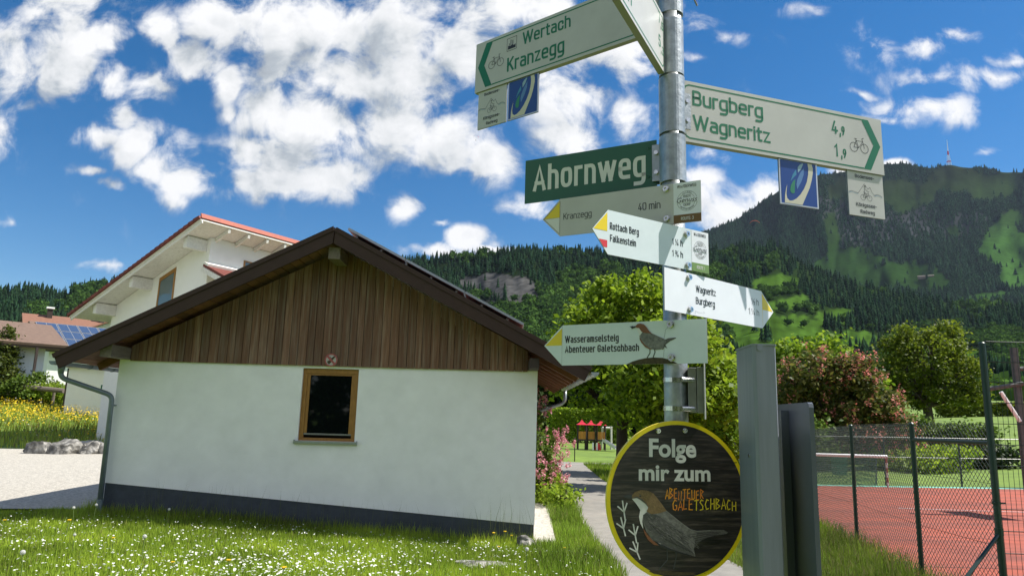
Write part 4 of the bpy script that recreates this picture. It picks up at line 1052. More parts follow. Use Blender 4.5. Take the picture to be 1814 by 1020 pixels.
# rhododendron beside the house
L_ = (.86, 18.0, g1(.86, 18.0))
broad_tree('flowering_shrub', 'tall shrub full of pale pink blossom at the back corner of the low house', L_, [(-.1, 0, .9, .28, .8, .7), (-.15, 0, 1.5, .27, .7, .5), (-.22, 0, 2.0, .2, .5, .35), (.0, -.2, .6, .27, .6, .5), (.03, .1, 1.2, .25, .5, .4)], .5, .05, LM_SHRUB, 110, 30, .09, .045, 14, extra=blossoms(LM_PINK, 300, 14, .05, .032), cat='shrub', limbs=8)
L_ = (1.2, 16.9, g1(1.2, 16.9))
broad_tree('low_shrub', 'low yellow-green bush at the edge of the path below the pink shrub', L_, [(0, 0, .25, .45, .6, .3), (-.2, .4, .3, .4, .5, .35)], .15, .03, LM_HEDGE, 60, 30, .10, .045, 15, cat='shrub', limbs=3)


def hedge(label, p, q, h, w, lm, n, ls, seed, name='hedge'):
    t = thing(name, label, 'hedge', (p[0], p[1], g1(*p))); r_ = np.random.default_rng(seed); u = r_.random(n); side = r_.random(n)
    x = p[0] + (q[0] - p[0]) * u; y = p[1] + (q[1] - p[1]) * u; z = gz(x, y) + h * r_.random(n) ** .8
    x = x + r_.uniform(-.5, .5, n) * w; y = y + np.where(side < .6, -w / 2 + r_.normal(size=n) * .12, r_.uniform(-.5, .5, n) * w)
    z = z + .12 * vnoise(np.stack([x, y, z], 1), 3)
    V, F = leaves(np.stack([x, y, z], 1), ls); npmesh('foliage', V, F, lm, t)
    b = MB()
    for i in range(14):
        k = (i + .5) / 14; X_ = p[0] + (q[0] - p[0]) * k; Y_ = p[1] + (q[1] - p[1]) * k; b.tube([(X_, Y_, g1(X_, Y_) - .2), (X_ + .1, Y_, g1(X_, Y_) + h * .8)], [.05, .02], 5)
    b.build('stems', M['bark'], t); return t


pA, pB = place(975, 800, 64), place(1110, 800, 64)
hedge('bright clipped hedge behind the playground', pA[:2], pB[:2], 2.9, 1.0, LM_HEDGE, 9000, .11, 3)
pA, pB = place(1660, 745, 84), place(1830, 740, 84)
hedge('dark hedge line across the top of the right meadow', pA[:2], pB[:2], 1.5, 1.2, LM_OAK, 3500, .2, 4)
# cypress and garden shrubs in front of the chalet
L_ = place(-4, 690, 48)
broad_tree('cypress', 'dark column-shaped cypress at the left edge of the photo', L_, [(0, 0, 1.6, 1.0, 1, 1.6), (0, 0, 3.0, .8, .8, 1.3), (0, 0, 4.2, .5, .5, .9)], 1, .1, LM_CHEST, 170, 40, .2, .10, 21, limbs=3)
for i, (px, py, Y, w, h, lm, lab) in enumerate([(44, 690, 47.6, 1.5, 2.1, LM_SHRUB, 'round garden shrub right of the cypress'), (88, 690, 48, 1.3, 1.5, LM_HEDGE, 'bright green bush between the round shrub and the white garage'), (108, 690, 50, .9, 1.6, LM_CHEST, 'dark bush tight against the white garage')]):
    L_ = place(px, py, Y); broad_tree('garden_shrub', lab, L_, blobset(0, h * .5, w, h * .55, 7, 120 + i, low=.7), .4, .05, lm, 110, 36, .22, .09, 130 + i, 'garden shrubs in front of the chalet', limbs=4, cat='shrub')


# ------------------------------------------------------------------ signpost
PX, PY_ = .532, 2.285
pole = thing('signpost_pole', 'galvanised steel pole carrying all the direction signs', 'pole', (PX, PY_, 0), 0)
b = MB(); b.tube([(PX, PY_, -.3), (PX, PY_, 3.6)], .0375, 28); b.build('pole', M['galv'], pole, smooth=True)


def sleeve(z0, z1, r=.0425):
    b = MB(); ringprism(b, (PX, PY_, z0), (1, 0, 0), (0, 1, 0), (0, 0, z1 - z0), r - .004, r, 30); return b.build('sleeve', M['galv'], pole)


TOP, RT = Vector((0, 0, 1)), None


def text_mesh(txt, shear=0., bold=0., spacing=1.0):
    c = bpy.data.curves.new('lettering', 'FONT'); c.body = txt; c.size = 1; c.shear = shear; c.offset = bold; c.space_character = spacing; c.resolution_u = 5; c.fill_mode = 'FRONT'
    o = bpy.data.objects.new('lettering', c); me = o.to_mesh()
    V = np.empty(len(me.vertices) * 3, np.float32); me.vertices.foreach_get('co', V); F = [tuple(p.vertices) for p in me.polygons]
    o.to_mesh_clear(); bpy.data.objects.remove(o); bpy.data.curves.remove(c); return V.reshape(-1, 3)[:, :2].astype(float), F


_hv, _ = text_mesh('H'); CAP = _hv[:, 1].max()


def ribbon(pts, w, closed=False):
    """flat band of width w along a 2-D line, mitred at its corners"""
    P = [Vector((p[0], p[1])) for p in pts]; Q = [P[0]]
    for p in P[1:]:
        if (p - Q[-1]).length > w * .02: Q.append(p)
    if closed and (Q[0] - Q[-1]).length < w * .02: Q.pop()
    P = Q; n = len(P); V = []
    for i in range(n):
        d0 = (P[i] - P[i - 1]).normalized() if (i or closed) else None; d1 = (P[(i + 1) % n] - P[i]).normalized() if (i < n - 1 or closed) else None
        if d0 is None: d0 = d1
        if d1 is None: d1 = d0
        q = Vector((-d0.y - d1.y, d0.x + d1.x)); q = q.normalized() if q.length > .05 else Vector((-d0.y, d0.x)); k = min(1.45, 1 / max(.3, q.dot(Vector((-d0.y, d0.x)))))
        V += [tuple(P[i] + q * w / 2 * k), tuple(P[i] - q * w / 2 * k)]
    m = n if closed else n - 1
    return V, [(2 * i, 2 * i + 1, (2 * i + 3) % (2 * n), (2 * i + 2) % (2 * n)) for i in range(m)]


# road-sign lettering as pen strokes: width, then strokes of (x, y, corner radius); y: 0 baseline, .72 small letters, 1 capitals
_X, _C, _D = .72, 1.0, -.22
_o = [(.25, _X, 0), (.5, _X, .25), (.5, 0, .25), (0, 0, .25), (0, _X, .25), (.25, _X, 0)]
_O = [(.28, _C, 0), (.56, _C, .27), (.56, 0, .27), (0, 0, .27), (0, _C, .27), (.28, _C, 0)]
DIN = {
    'a': (.48, [[(.06, _X, 0), (.48, _X, .2), (.48, 0, 0)], [(.48, .42, 0), (0, .42, .2), (0, 0, .2), (.48, 0, 0)]]), 'b': (.5, [[(0, _C, 0), (0, 0, 0), (.5, 0, .22), (.5, _X, .22), (0, _X, 0)]]),
    'c': (.46, [[(.46, .52, 0), (.46, _X, .2), (0, _X, .22), (0, 0, .22), (.46, 0, .2), (.46, .2, 0)]]), 'd': (.5, [[(.5, _C, 0), (.5, 0, 0), (0, 0, .22), (0, _X, .22), (.5, _X, 0)]]),
    'e': (.5, [[(0, .37, 0), (.5, .37, 0), (.5, _X, .22), (0, _X, .22), (0, 0, .22), (.46, 0, 0)]]), 'f': (.34, [[(.36, _C, 0), (.12, _C, .14), (.12, 0, 0)], [(0, _X, 0), (.34, _X, 0)]]),
    'g': (.5, [[(.5, 0, 0), (0, 0, .22), (0, _X, .22), (.5, _X, 0), (.5, _D, .2), (.04, _D, 0)]]), 'h': (.48, [[(0, _C, 0), (0, 0, 0)], [(0, _X, 0), (.48, _X, .22), (.48, 0, 0)]]),
    'i': (.0, [[(0, _X, 0), (0, 0, 0)], [(0, .96, 0), (0, .97, 0)]]), 'k': (.46, [[(0, _C, 0), (0, 0, 0)], [(.44, _X, 0), (0, .26, 0)], [(.17, .42, 0), (.46, 0, 0)]]), 'l': (.13, [[(0, _C, 0), (0, 0, .13), (.14, 0, 0)]]),
    'm': (.76, [[(0, _X, 0), (0, 0, 0)], [(0, _X, 0), (.38, _X, .2), (.38, 0, 0)], [(.38, _X, 0), (.76, _X, .2), (.76, 0, 0)]]), 'n': (.48, [[(0, _X, 0), (0, 0, 0)], [(0, _X, 0), (.48, _X, .22), (.48, 0, 0)]]), 'o': (.5, [_o]), 'ö': (.5, [_o, [(.13, .96, 0), (.13, .97, 0)], [(.37, .96, 0), (.37, .97, 0)]]),
    'r': (.28, [[(0, _X, 0), (0, 0, 0)], [(0, .5, 0), (0, _X, .18), (.29, _X, 0)]]), 's': (.44, [[(.42, _X, 0), (0, _X, .18), (0, .37, .18), (.44, .36, .18), (.44, 0, .18), (.0, 0, 0)]]), 't': (.30, [[(.1, .94, 0), (.1, 0, .14), (.3, 0, 0)], [(-.02, _X, 0), (.3, _X, 0)]]),
    'u': (.48, [[(0, _X, 0), (0, 0, .22), (.48, 0, 0)], [(.48, _X, 0), (.48, 0, 0)]]), 'w': (.88, [[(0, _X, 0), (.22, 0, 0)], [(.22, 0, 0), (.44, _X, 0)], [(.44, _X, 0), (.66, 0, 0)], [(.66, 0, 0), (.88, _X, 0)]]), 'z': (.42, [[(0, _X, 0), (.42, _X, 0), (0, 0, 0), (.43, 0, 0)]]),
    'A': (.62, [[(0, 0, 0), (.31, _C, 0), (.62, 0, 0)], [(.10, .27, 0), (.52, .27, 0)]]), 'B': (.54, [[(.2, .53, 0), (.50, .53, .2), (.50, _C, .2), (0, _C, 0), (0, 0, 0), (.54, 0, .22), (.54, .53, .22), (0, .53, 0)]]), 'D': (.54, [[(0, 0, 0), (0, _C, 0), (.54, _C, .26), (.54, 0, .26), (0, 0, 0)]]),
    'E': (.48, [[(.5, _C, 0), (0, _C, 0), (0, 0, 0), (.5, 0, 0)], [(0, .53, 0), (.43, .53, 0)]]), 'F': (.48, [[(.5, _C, 0), (0, _C, 0), (0, 0, 0)], [(0, .50, 0), (.42, .50, 0)]]), 'G': (.54, [[(.54, .78, 0), (.54, _C, .24), (0, _C, .26), (0, 0, .26), (.54, 0, .26), (.54, .46, 0), (.3, .46, 0)]]),
    'H': (.54, [[(0, 0, 0), (0, _C, 0)], [(.54, 0, 0), (.54, _C, 0)], [(0, .52, 0), (.54, .52, 0)]]), 'I': (0, [[(0, 0, 0), (0, _C, 0)]]), 'K': (.54, [[(0, 0, 0), (0, _C, 0)], [(.52, _C, 0), (0, .36, 0)], [(.19, .58, 0), (.55, 0, 0)]]), 'L': (.46, [[(0, _C, 0), (0, 0, 0), (.47, 0, 0)]]),
    'N': (.56, [[(0, 0, 0), (0, _C, 0), (.56, 0, 0), (.56, _C, 0)]]), 'O': (.56, [_O]), 'R': (.54, [[(0, 0, 0), (0, _C, 0), (.53, _C, .24), (.53, .46, .24), (0, .46, 0)], [(.27, .46, 0), (.55, 0, 0)]]), 'S': (.52, [[(.5, .80, 0), (.5, _C, .2), (0, _C, .22), (0, .53, .22), (.52, .51, .22), (.52, 0, .24), (0, 0, .22), (0, .2, 0)]]),
    'T': (.52, [[(0, _C, 0), (.52, _C, 0)], [(.26, _C, 0), (.26, 0, 0)]]), 'U': (.54, [[(0, _C, 0), (0, 0, .26), (.54, 0, .26), (.54, _C, 0)]]), 'W': (1.06, [[(0, _C, 0), (.26, 0, 0)], [(.26, 0, 0), (.53, _C, 0)], [(.53, _C, 0), (.80, 0, 0)], [(.80, 0, 0), (1.06, _C, 0)]]),
    '1': (.22, [[(0, .78, 0), (.22, _C, 0), (.22, 0, 0)]]), '2': (.5, [[(0, .75, 0), (0, _C, .2), (.5, _C, .24), (.5, .58, .2), (0, 0, 0), (.5, 0, 0)]]), '3': (.5, [[(0, _C, 0), (.48, _C, 0), (.2, .6, 0), (.5, .6, .24), (.5, 0, .24), (0, 0, .2), (0, .16, 0)]]), '4': (.5, [[(.28, _C, 0), (0, .22, 0), (.52, .22, 0)], [(.36, .5, 0), (.36, 0, 0)]]),
    '5': (.5, [[(.46, _C, 0), (.05, _C, 0), (.0, .54, 0), (.5, .62, .24), (.5, 0, .24), (0, 0, .2), (0, .14, 0)]]), '7': (.46, [[(0, _C, 0), (.46, _C, 0), (.16, 0, 0)]]), '9': (.5, [[(.5, .66, 0), (.5, .42, .22), (0, .42, .22), (0, _C, .24), (.5, _C, .24), (.5, .55, 0), (.2, 0, 0)]]), '0': (.5, [[(.25, _C, 0), (.5, _C, .24), (.5, 0, .24), (0, 0, .24), (0, _C, .24), (.25, _C, 0)]]),
    ',': (.06, [[(.06, .08, 0), (0, -.16, 0)]]), '-': (.26, [[(0, .40, 0), (.26, .40, 0)]]), ':': (0, [[(0, .08, 0), (0, .09, 0)], [(0, .58, 0), (0, .59, 0)]])}
_FR = {'½': ('1', '2'), '¼': ('1', '4'), '¾': ('3', '4')}
for _k in _FR: DIN[_k] = (.86, [])


def din_text(txt, width, t):
    """ribbons of a line of sign lettering; capital height 1, total width fixed"""
    gap = t * .9 + .095; fixed = sum((.26 if c == ' ' else gap) for c in txt) - gap + t; nat = sum(DIN[c][0] for c in txt if c != ' '); k = max(.25, (width - fixed) / nat)
    if k > 1.15: gap += (width - fixed - nat * 1.15) / max(1, len(txt) - 1); k = 1.15
    out = []; x = t / 2

    def put(ch, x, y0, sc, kx):
        for st in DIN[ch][1]:
            P = [(p[0], t / 2 / sc + p[1] * (1 - t / sc) if p[1] >= 0 else p[1]) for p in st]; pts = [Vector((*P[0], 0))]
            for i in range(1, len(P) - 1):
                r = st[i][2]; c = Vector((*P[i], 0))
                if not r: pts.append(c); continue
                a = Vector((*P[i - 1], 0)) - c; b = Vector((*P[i + 1], 0)) - c; ra = min(r, a.length * .499); rb = min(r * 1.15, b.length * .499); p0 = c + a.normalized() * ra; p1 = c + b.normalized() * rb
                for j in range(6):
                    u = j / 5; m1 = p0.lerp(c, .72); m2 = p1.lerp(c, .72); v = 1 - u; pts.append(p0 * v ** 3 + m1 * 3 * v * v * u + m2 * 3 * v * u * u + p1 * u ** 3)
            pts.append(Vector((*P[-1], 0))); tt = t * (.8 if sc < 1 else 1); shut = len(pts) > 3 and (pts[0] - pts[-1]).length < 1e-4
            pts = [Vector((q.x * kx * sc, q.y * sc)) for q in pts]
            a = (pts[0] - pts[1]).normalized(); b = (pts[-1] - pts[-2]).normalized(); e = tt / 2; 
            if not shut: pts[0] = pts[0] + a * e; pts[-1] = pts[-1] + b * e
            V, F = ribbon([(q.x + x, q.y + y0) for q in (pts[:-1] if shut else pts)], tt, shut); out.append((V, F))
    for c in txt:
        if c == ' ': x += .26; continue
        if c in _FR:
            put(_FR[c][0], x, .45, .55, k); put(_FR[c][1], x + .52 * k, 0, .55, k); V, F = ribbon([(x + .05 * k, .0), (x + .72 * k, 1.0)], t * .6); out.append((V, F))
        else: put(c, x, 0, 1, k)
        x += DIN[c][0] * k + gap
    return out


class Sign:
    """flat plate on the pole: s runs along it (left to right as read), z is height; o = gap of its face in front of the pole axis"""

    def __init__(s, name, label, yaw, off, reg, cat='sign', group=None, base=None):
        s.yaw = math.radians(yaw); s.d = Vector((math.cos(s.yaw), math.sin(s.yaw), 0)); s.n = Vector((math.sin(s.yaw), -math.cos(s.yaw), 0))
        s.O = Vector((PX, PY_, 0)) + s.n * off if base is None else Vector(base)
        s.reg = reg; s.lay = {}; s.root = None; s.name, s.label, s.cat, s.group = name, label, cat, group

    def px(s, X, Y):
        r_ = ray(s.reg[0] + X / s.reg[2], s.reg[1] + Y / s.reg[2]); r_ = Vector(r_); e_ = Vector(EYE); t_ = (s.O - e_).dot(s.n) / r_.dot(s.n); p = e_ + r_ * t_
        return ((p - s.O).dot(s.d), p.z)

    def P(s, pts): return [s.px(*p) for p in pts]

    def start(s, poly, thick, mats=None, edge=None):
        zc_ = sum(p[1] for p in poly) / len(poly); sc = sum(p[0] for p in poly) / len(poly)
        s.root = thing(s.name, s.label, s.cat, tuple(s.O + s.d * sc + Vector((0, 0, min(p[1] for p in poly)))), 0, s.group)
        b = MB(); n = len(poly); O = s.O
        fr = [O + s.d * p[0] + TOP * p[1] for p in poly]; bk = [v - s.n * thick for v in fr]
        tri = tessellate_polygon([[Vector((p[0], p[1], 0)) for p in poly]])
        b.add(fr + bk, [tuple(t) for t in tri], 0); b.add(fr + bk, [tuple(n + i for i in reversed(t)) for t in tri] + [(i, (i + 1) % n, n + (i + 1) % n, n + i) for i in range(n)], 1)
        return b.build('plate', [mats or M['whitesign'], edge or M['greyside']], s.root)

    def layer(s, name, m, polys, lev=1):
        """flat printed shapes; polys in (s, z)"""
        vs, fs = s.lay.setdefault((name, m, lev, None), ([], []))
        for p in polys:
            b0 = len(vs); vs += [(q[0], q[1]) for q in p]; fs += [tuple(b0 + i for i in t) for t in tessellate_polygon([[Vector((q[0], q[1], 0)) for q in p]])]

    def stroke(s, name, m, pts, w, lev=1, closed=False, key=None):
        V, F = ribbon(pts, w, closed); vs, fs = s.lay.setdefault((name, m, lev, key), ([], [])); b0 = len(vs); vs += V; fs += [tuple(b0 + i for i in f) for f in F]

    def ring(s, name, m, c, r, w, lev=1, n=26, k=1.0):
        s.stroke(name, m, [(c[0] + math.cos(2 * PI * i / n) * r * k, c[1] + math.sin(2 * PI * i / n) * r) for i in range(n)], w, lev, True)

    def text(s, name, m, txt, l, r_, cap, lev=1, bold=.0, shear=0., spacing=1.0, font='din'):
        """baseline from l to r_ in picture coordinates; cap = height of a capital there"""
        (s0, z0), (s1, z1) = s.px(*l), s.px(*r_); _, zt = s.px(l[0], l[1] - cap); s.textat(name, m, txt, s0, (z0 + z1) / 2, s1 - s0, zt - z0, lev, bold, shear, spacing, font=font)

    def textat(s, name, m, txt, s0, z0, w, h, lev=1, bold=0., shear=0., spacing=1.0, ang=0., font='din'):
        key = (txt, round(z0, 4)) if len(txt) > 1 else None
        if font == 'din' and not shear and all(c in DIN or c == ' ' for c in txt):
            for i, (V, F) in enumerate(din_text(txt, w / h, .115 + bold * 2.2)):
                V = np.array(V) * h
                if ang: c, q = math.cos(ang), math.sin(ang); V = np.stack([V[:, 0] * c - V[:, 1] * q, V[:, 0] * q + V[:, 1] * c], 1)
                vs, fs = s.lay.setdefault((name, m, lev, key), ([], [])); b0 = len(vs); vs += [(v[0] + s0, v[1] + z0, .00006 * (i % 4)) for v in V]; fs += [tuple(b0 + k for k in f) for f in F]
            return
        V, F = text_mesh(txt, shear, bold, spacing); x0, x1 = V[:, 0].min(), V[:, 0].max(); V = V.copy(); V[:, 0] = (V[:, 0] - x0) * (w / (x1 - x0)); V[:, 1] *= h / CAP
        if ang: c, q = math.cos(ang), math.sin(ang); V = np.stack([V[:, 0] * c - V[:, 1] * q, V[:, 0] * q + V[:, 1] * c], 1)
        vs, fs = s.lay.setdefault((name, m, lev, key), ([], [])); b0 = len(vs); vs += [(v[0] + s0, v[1] + z0) for v in V]; fs += [tuple(b0 + i for i in f) for f in F]

    def arctext(s, name, m, txt, c, R, a0, a1, h, lev=1, inward=False):
        for i, ch in enumerate(txt):
            a = a0 + (a1 - a0) * (i + .5) / len(txt); w = abs(a1 - a0) * R / len(txt) * .7
            rot = a - PI / 2 if not inward else a + PI / 2
            dx, dy = (math.cos(rot), math.sin(rot)); s.textat(name, m, ch, c[0] + math.cos(a) * R - dx * w / 2, c[1] + math.sin(a) * R - dy * w / 2, w, h, lev, .02, ang=rot)

    def bolt(s, X, Y, r=.0085, cap=False):
        q = s.px(X, Y); c = s.O + s.d * q[0] + TOP * q[1]
        b = MB(); b.prism(disc2(0, r * 1.25, 18), c + s.n * .0002, s.d, TOP, s.n * .003); o = b.build('bolt', M['steel'], s.root)
        b = MB(); ringprism(b, c + s.n * .003, s.d, TOP, s.n * .007, r * .42, r, 18); b.prism(disc2(0, r * .5, 12), c + s.n * .003, s.d, TOP, s.n * .002); b.build('bolt_head', M['steel'], o)

    def finish(s):
        for (name, m, lev, key), (vs, fs) in s.lay.items():
            V = [s.O + s.d * v[0] + TOP * v[1] + s.n * (.0005 * lev + (v[2] if len(v) > 2 else 0)) for v in vs]; b = MB(); b.add(V, fs); me_m = M[m]
            me = bpy.data.meshes.new(name); me.from_pydata(b.v, [], b.f); me.materials.append(me_m)
            # faces look towards the reader
            bm = bmesh.new(); bm.from_mesh(me); bm.normal_update(); [f.normal_flip() for f in bm.faces if f.normal.dot(s.n) < 0]; bm.to_mesh(me); bm.free()
            o = bpy.data.objects.new(name, me); COL.objects.link(o); o.parent = s.root; o.matrix_parent_inverse = Matrix.Translation(s.root.location).inverted()


def bike(S, c, w, m, lw, face=1, name='bicycle_symbol', rider=False, lev=1):
    """small line bicycle centred on c, width w"""
    k = w / 100.
    T = lambda x, y: (c[0] + face * x * k, c[1] + y * k)
    for x in (-28, 28):
        S.ring(name, m, T(x, -12), 20 * k, lw, lev, 22)
    for ln in ([(-28, -12), (-14, 18), (20, 18), (-2, -12), (-28, -12)], [(-2, -12), (-17, 26)], [(28, -12), (17, 30), (27, 34)], [(-24, 26), (-10, 26)]): S.stroke(name, m, [T(*p) for p in ln], lw, lev)
    if rider:
        S.stroke(name, m, [T(-14, 26), T(-12, 52), T(16, 32)], lw * 1.4, lev); S.ring(name, m, T(-8, 66), 6 * k, lw * 1.6, lev, 12); S.stroke(name, m, [T(-14, 26), T(4, 10), T(-2, -12)], lw * 1.3, lev)


R1, R2, R3, R4, R5, R7 = (820, 0, 3.628), (1150, 60, 3.0), (900, 230, 3.5172), (940, 460, 3.4), (1040, 720, 3.4), (1370, 270, 7.848)


def rect(S, pts):
    q = S.P(pts); s0 = (q[0][0] + q[3][0]) / 2; s1 = (q[1][0] + q[2][0]) / 2; z1 = (q[0][1] + q[1][1]) / 2; z0 = (q[2][1] + q[3][1]) / 2
    return s0, s1, z0, z1


def box4(s0, s1, z0, z1): return [(s0, z0), (s1, z0), (s1, z1), (s0, z1)]


# --- cycle sign right
S = B1 = Sign('direction_sign', 'long white cycle sign lettered Burgberg and Wagneritz, pointing right', 18.7, 0.0, R2, group='green-lettered cycle direction signs')
s0, s1, z0, z1 = rect(S, [(165, 238), (1228, 463), (1253, 752), (180, 570)])
S.start(box4(s0, s1, z0, z1), .022, M['whitesign'])
H_ = z1 - z0; i_ = .065 * H_; lw = .022 * H_; xa = S.px(1125, 458)[0]; xt = S.px(1228, 605)[0]; zm = (z0 + z1) / 2
S.stroke('border', 'green', [(xa, z1 - i_), (s0 + .05 * H_ + .02, z1 - i_), (s0 + .05 * H_ + .006, z1 - i_ - .006), (s0 + .05 * H_, z1 - i_ - .02), (s0 + .05 * H_, z0 + i_ + .02), (s0 + .05 * H_ + .006, z0 + i_ + .006), (s0 + .05 * H_ + .02, z0 + i_), (xa, z0 + i_)], lw)
S.layer('arrow', 'green', [[(xa, z1 - i_ + lw / 2), (xa + .034, z1 - i_ + lw / 2), (xt, zm), (xa + .034, z0 + i_ - lw / 2), (xa, z0 + i_ - lw / 2), (xt - .034, zm)]])
S.text('lettering', 'green', 'Burgberg', (230, 385), (606, 447), 80, bold=.016); S.text('lettering', 'green', 'Wagneritz', (233, 508), (645, 585), 80, bold=.016)
S.text('lettering', 'green', '4', (970, 528), (1003, 533), 68, bold=.012); S.text('lettering', 'green', ',9', (1012, 538), (1040, 541), 48, bold=.02)
S.text('lettering', 'green', '1', (987, 650), (1004, 652), 68, bold=.012); S.text('lettering', 'green', ',9', (1020, 658), (1049, 661), 48, bold=.02)
bike(S, S.px(1115, 592), S.px(1165, 600)[0] - S.px(1065, 590)[0], 'ink', .0021); S.finish()
BZ = (z0, z1)
# --- cycle sign left
S = B2 = Sign('direction_sign', 'long white cycle sign lettered Wertach and Kranzegg, pointing left', -38.7, 0.0, R1, group='green-lettered cycle direction signs')
q = S.P([(88, 290), (88, 598), (700, 44)]); s0 = q[0][0]; z0 = q[1][1]; z1 = q[0][1]; s1 = -.05
S.start(box4(s0, s1, z0, z1), .022, M['whitesign'])
H_ = z1 - z0; i_ = .065 * H_; lw = .022 * H_; xa = S.px(190, 400)[0]; xt = S.px(98, 437)[0]; zm = (z0 + z1) / 2
S.stroke('border', 'green', [(xa, z1 - i_), (s1 - .03, z1 - i_), (s1 - .012, z1 - i_ - .018), (s1 - .012, z0 + i_ + .018), (s1 - .03, z0 + i_), (xa, z0 + i_)], lw)
S.layer('arrow', 'green', [[(xa, z1 - i_ + lw / 2), (xa - .036, z1 - i_ + lw / 2), (xt, zm), (xa - .036, z0 + i_ - lw / 2), (xa, z0 + i_ - lw / 2), (xt + .036, zm)]])
S.text('lettering', 'green', 'Wertach', (383, 292), (693, 172), 78, bold=.016); S.text('lettering', 'green', 'Kranzegg', (283, 462), (652, 337), 88, bold=.016)
bike(S, S.px(214, 395), S.px(264, 380)[0] - S.px(164, 410)[0], 'ink', .0021)
c0, c1, d0, d1 = rect(S, [(285, 252), (346, 234), (346, 310), (285, 334)])
S.stroke('factory_symbol', 'ink', box4(c0, c1, d0, d1), .002, closed=True)
w_, h_ = c1 - c0, d1 - d0
S.layer('factory_symbol', 'ink', [[(c0 + w_ * .1, d0 + h_ * .12), (c1 - w_ * .1, d0 + h_ * .12), (c1 - w_ * .1, d0 + h_ * .42), (c0 + w_ * .72, d0 + h_ * .34), (c0 + w_ * .55, d0 + h_ * .44), (c0 + w_ * .4, d0 + h_ * .34), (c0 + w_ * .1, d0 + h_ * .42)], box4(c0 + w_ * .36, c0 + w_ * .44, d0 + h_ * .3, d0 + h_ * .85), box4(c0 + w_ * .56, c0 + w_ * .64, d0 + h_ * .3, d0 + h_ * .78), box4(c0 + w_ * .2, c0 + w_ * .26, d0 + h_ * .3, d0 + h_ * .6)])
S.finish()
# --- the sign that points at the viewer, high on the pole
zlow = at(1181, 129, PY_ - .04)[2]; r_ = Vector(ray(1098, 0)); t_ = (zlow - EYE[2]) / r_.z; pn = Vector(EYE) + r_ * t_
dv = Vector((PX - .038, PY_ - .045, zlow)) - pn; yaw3 = math.degrees(math.atan2(dv.y, dv.x))
S = Sign('direction_sign', 'foreshortened white cycle sign with distances 7,5 and 5,3, pointing towards the viewer', yaw3, 0, R1, group='green-lettered cycle direction signs', base=(PX - .037, PY_ - .045, 0))
S.start(box4(-.95, .012, zlow, zlow + .21), .022, M['whitesign'])
S.stroke('border', 'green', [(-.8, zlow + .196), (-.012, zlow + .196), (0, zlow + .184), (0, zlow + .026), (-.012, zlow + .014), (-.8, zlow + .014)], .0045)
S.text('lettering', 'green', '7', (1256, 145), (1268, 157), 75, bold=.012); S.text('lettering', 'green', ',5', (1270, 185), (1286, 200), 50, bold=.02)
S.text('lettering', 'green', '5', (1258, 295), (1271, 308), 75, bold=.012); S.text('lettering', 'green', ',3', (1272, 345), (1290, 358), 50, bold=.02)
q = S.px(1110, 42); S.textat('lettering', 'green', 'Rottach', q[0] - .29, zlow + .125, .29, .056, bold=.012); S.textat('lettering', 'green', 'Sonthofen', q[0] - .37, zlow + .04, .33, .056, bold=.012); S.finish()


# --- hanging squares: blue swoosh and lake-route plate
def unit(S, quad): return rect(S, quad)


BLUE = dict(cream=[[(525, 183), (560, 190), (574, 250), (573, 310), (555, 400), (520, 510), (470, 610), (408, 738), (165, 697), (170, 600), (188, 510), (207, 450), (197, 510), (190, 580), (200, 640), (232, 672), (275, 672), (330, 645), (385, 595), (440, 520), (482, 430), (505, 330), (510, 250), (500, 183)]],
            lblue=[[(360, 232), (388, 200), (430, 180), (440, 190), (405, 262), (362, 305)]], cyan=[[(335, 260), (341, 330), (295, 370), (250, 420), (285, 330)]],
            mblue=[[(446, 240), (442, 330), (405, 425), (342, 525), (332, 460), (345, 400), (385, 320)]], leafg=[[(322, 390), (305, 570), (285, 580), (258, 570), (243, 535), (255, 470), (285, 420)]])
BQ = [(100, 108), (625, 190), (640, 795), (105, 705)]
LQ = [(1055, 262), (1535, 345), (1562, 932), (1072, 855)]
LAKE = dict(mount=[(1070, 550), (1110, 538), (1150, 555), (1198, 572), (1285, 450), (1335, 520), (1362, 498), (1392, 570), (1422, 606), (1460, 594), (1495, 605), (1530, 632)])


def uv_of(quad, p):
    """unit-square place of a design point inside its photographed parallelogram"""
    o = Vector(quad[3]); a = Vector(quad[2]) - o; b_ = Vector(quad[0]) - o; q = Vector(p) - o; D_ = a.x * b_.y - a.y * b_.x
    return ((q.x * b_.y - q.y * b_.x) / D_, (a.x * q.y - a.y * q.x) / D_)


def hang_blue(label, yaw, s0, s1, z0, z1, off=-.006):
    S = Sign('route_plate', label, yaw, off, R1, 'sign', 'blue route plates'); S.start(box4(s0, s1, z0, z1), .006, M['alu'], M['alud'])
    f = lambda u, v: (s0 + (s1 - s0) * u, z0 + (z1 - z0) * v)
    S.layer('blue_field', 'navy', [[f(.035, .03), f(.965, .03), f(.965, .99), f(.035, .99)]], 1)
    for m, ps in BLUE.items(): S.layer('swoosh' if m == 'cream' else 'leaf_emblem', m, [[f(min(.96, max(.04, uv_of(BQ, p)[0])), min(.985, max(.035, uv_of(BQ, p)[1]))) for p in pl_] for pl_ in ps], 2)
    S.finish()


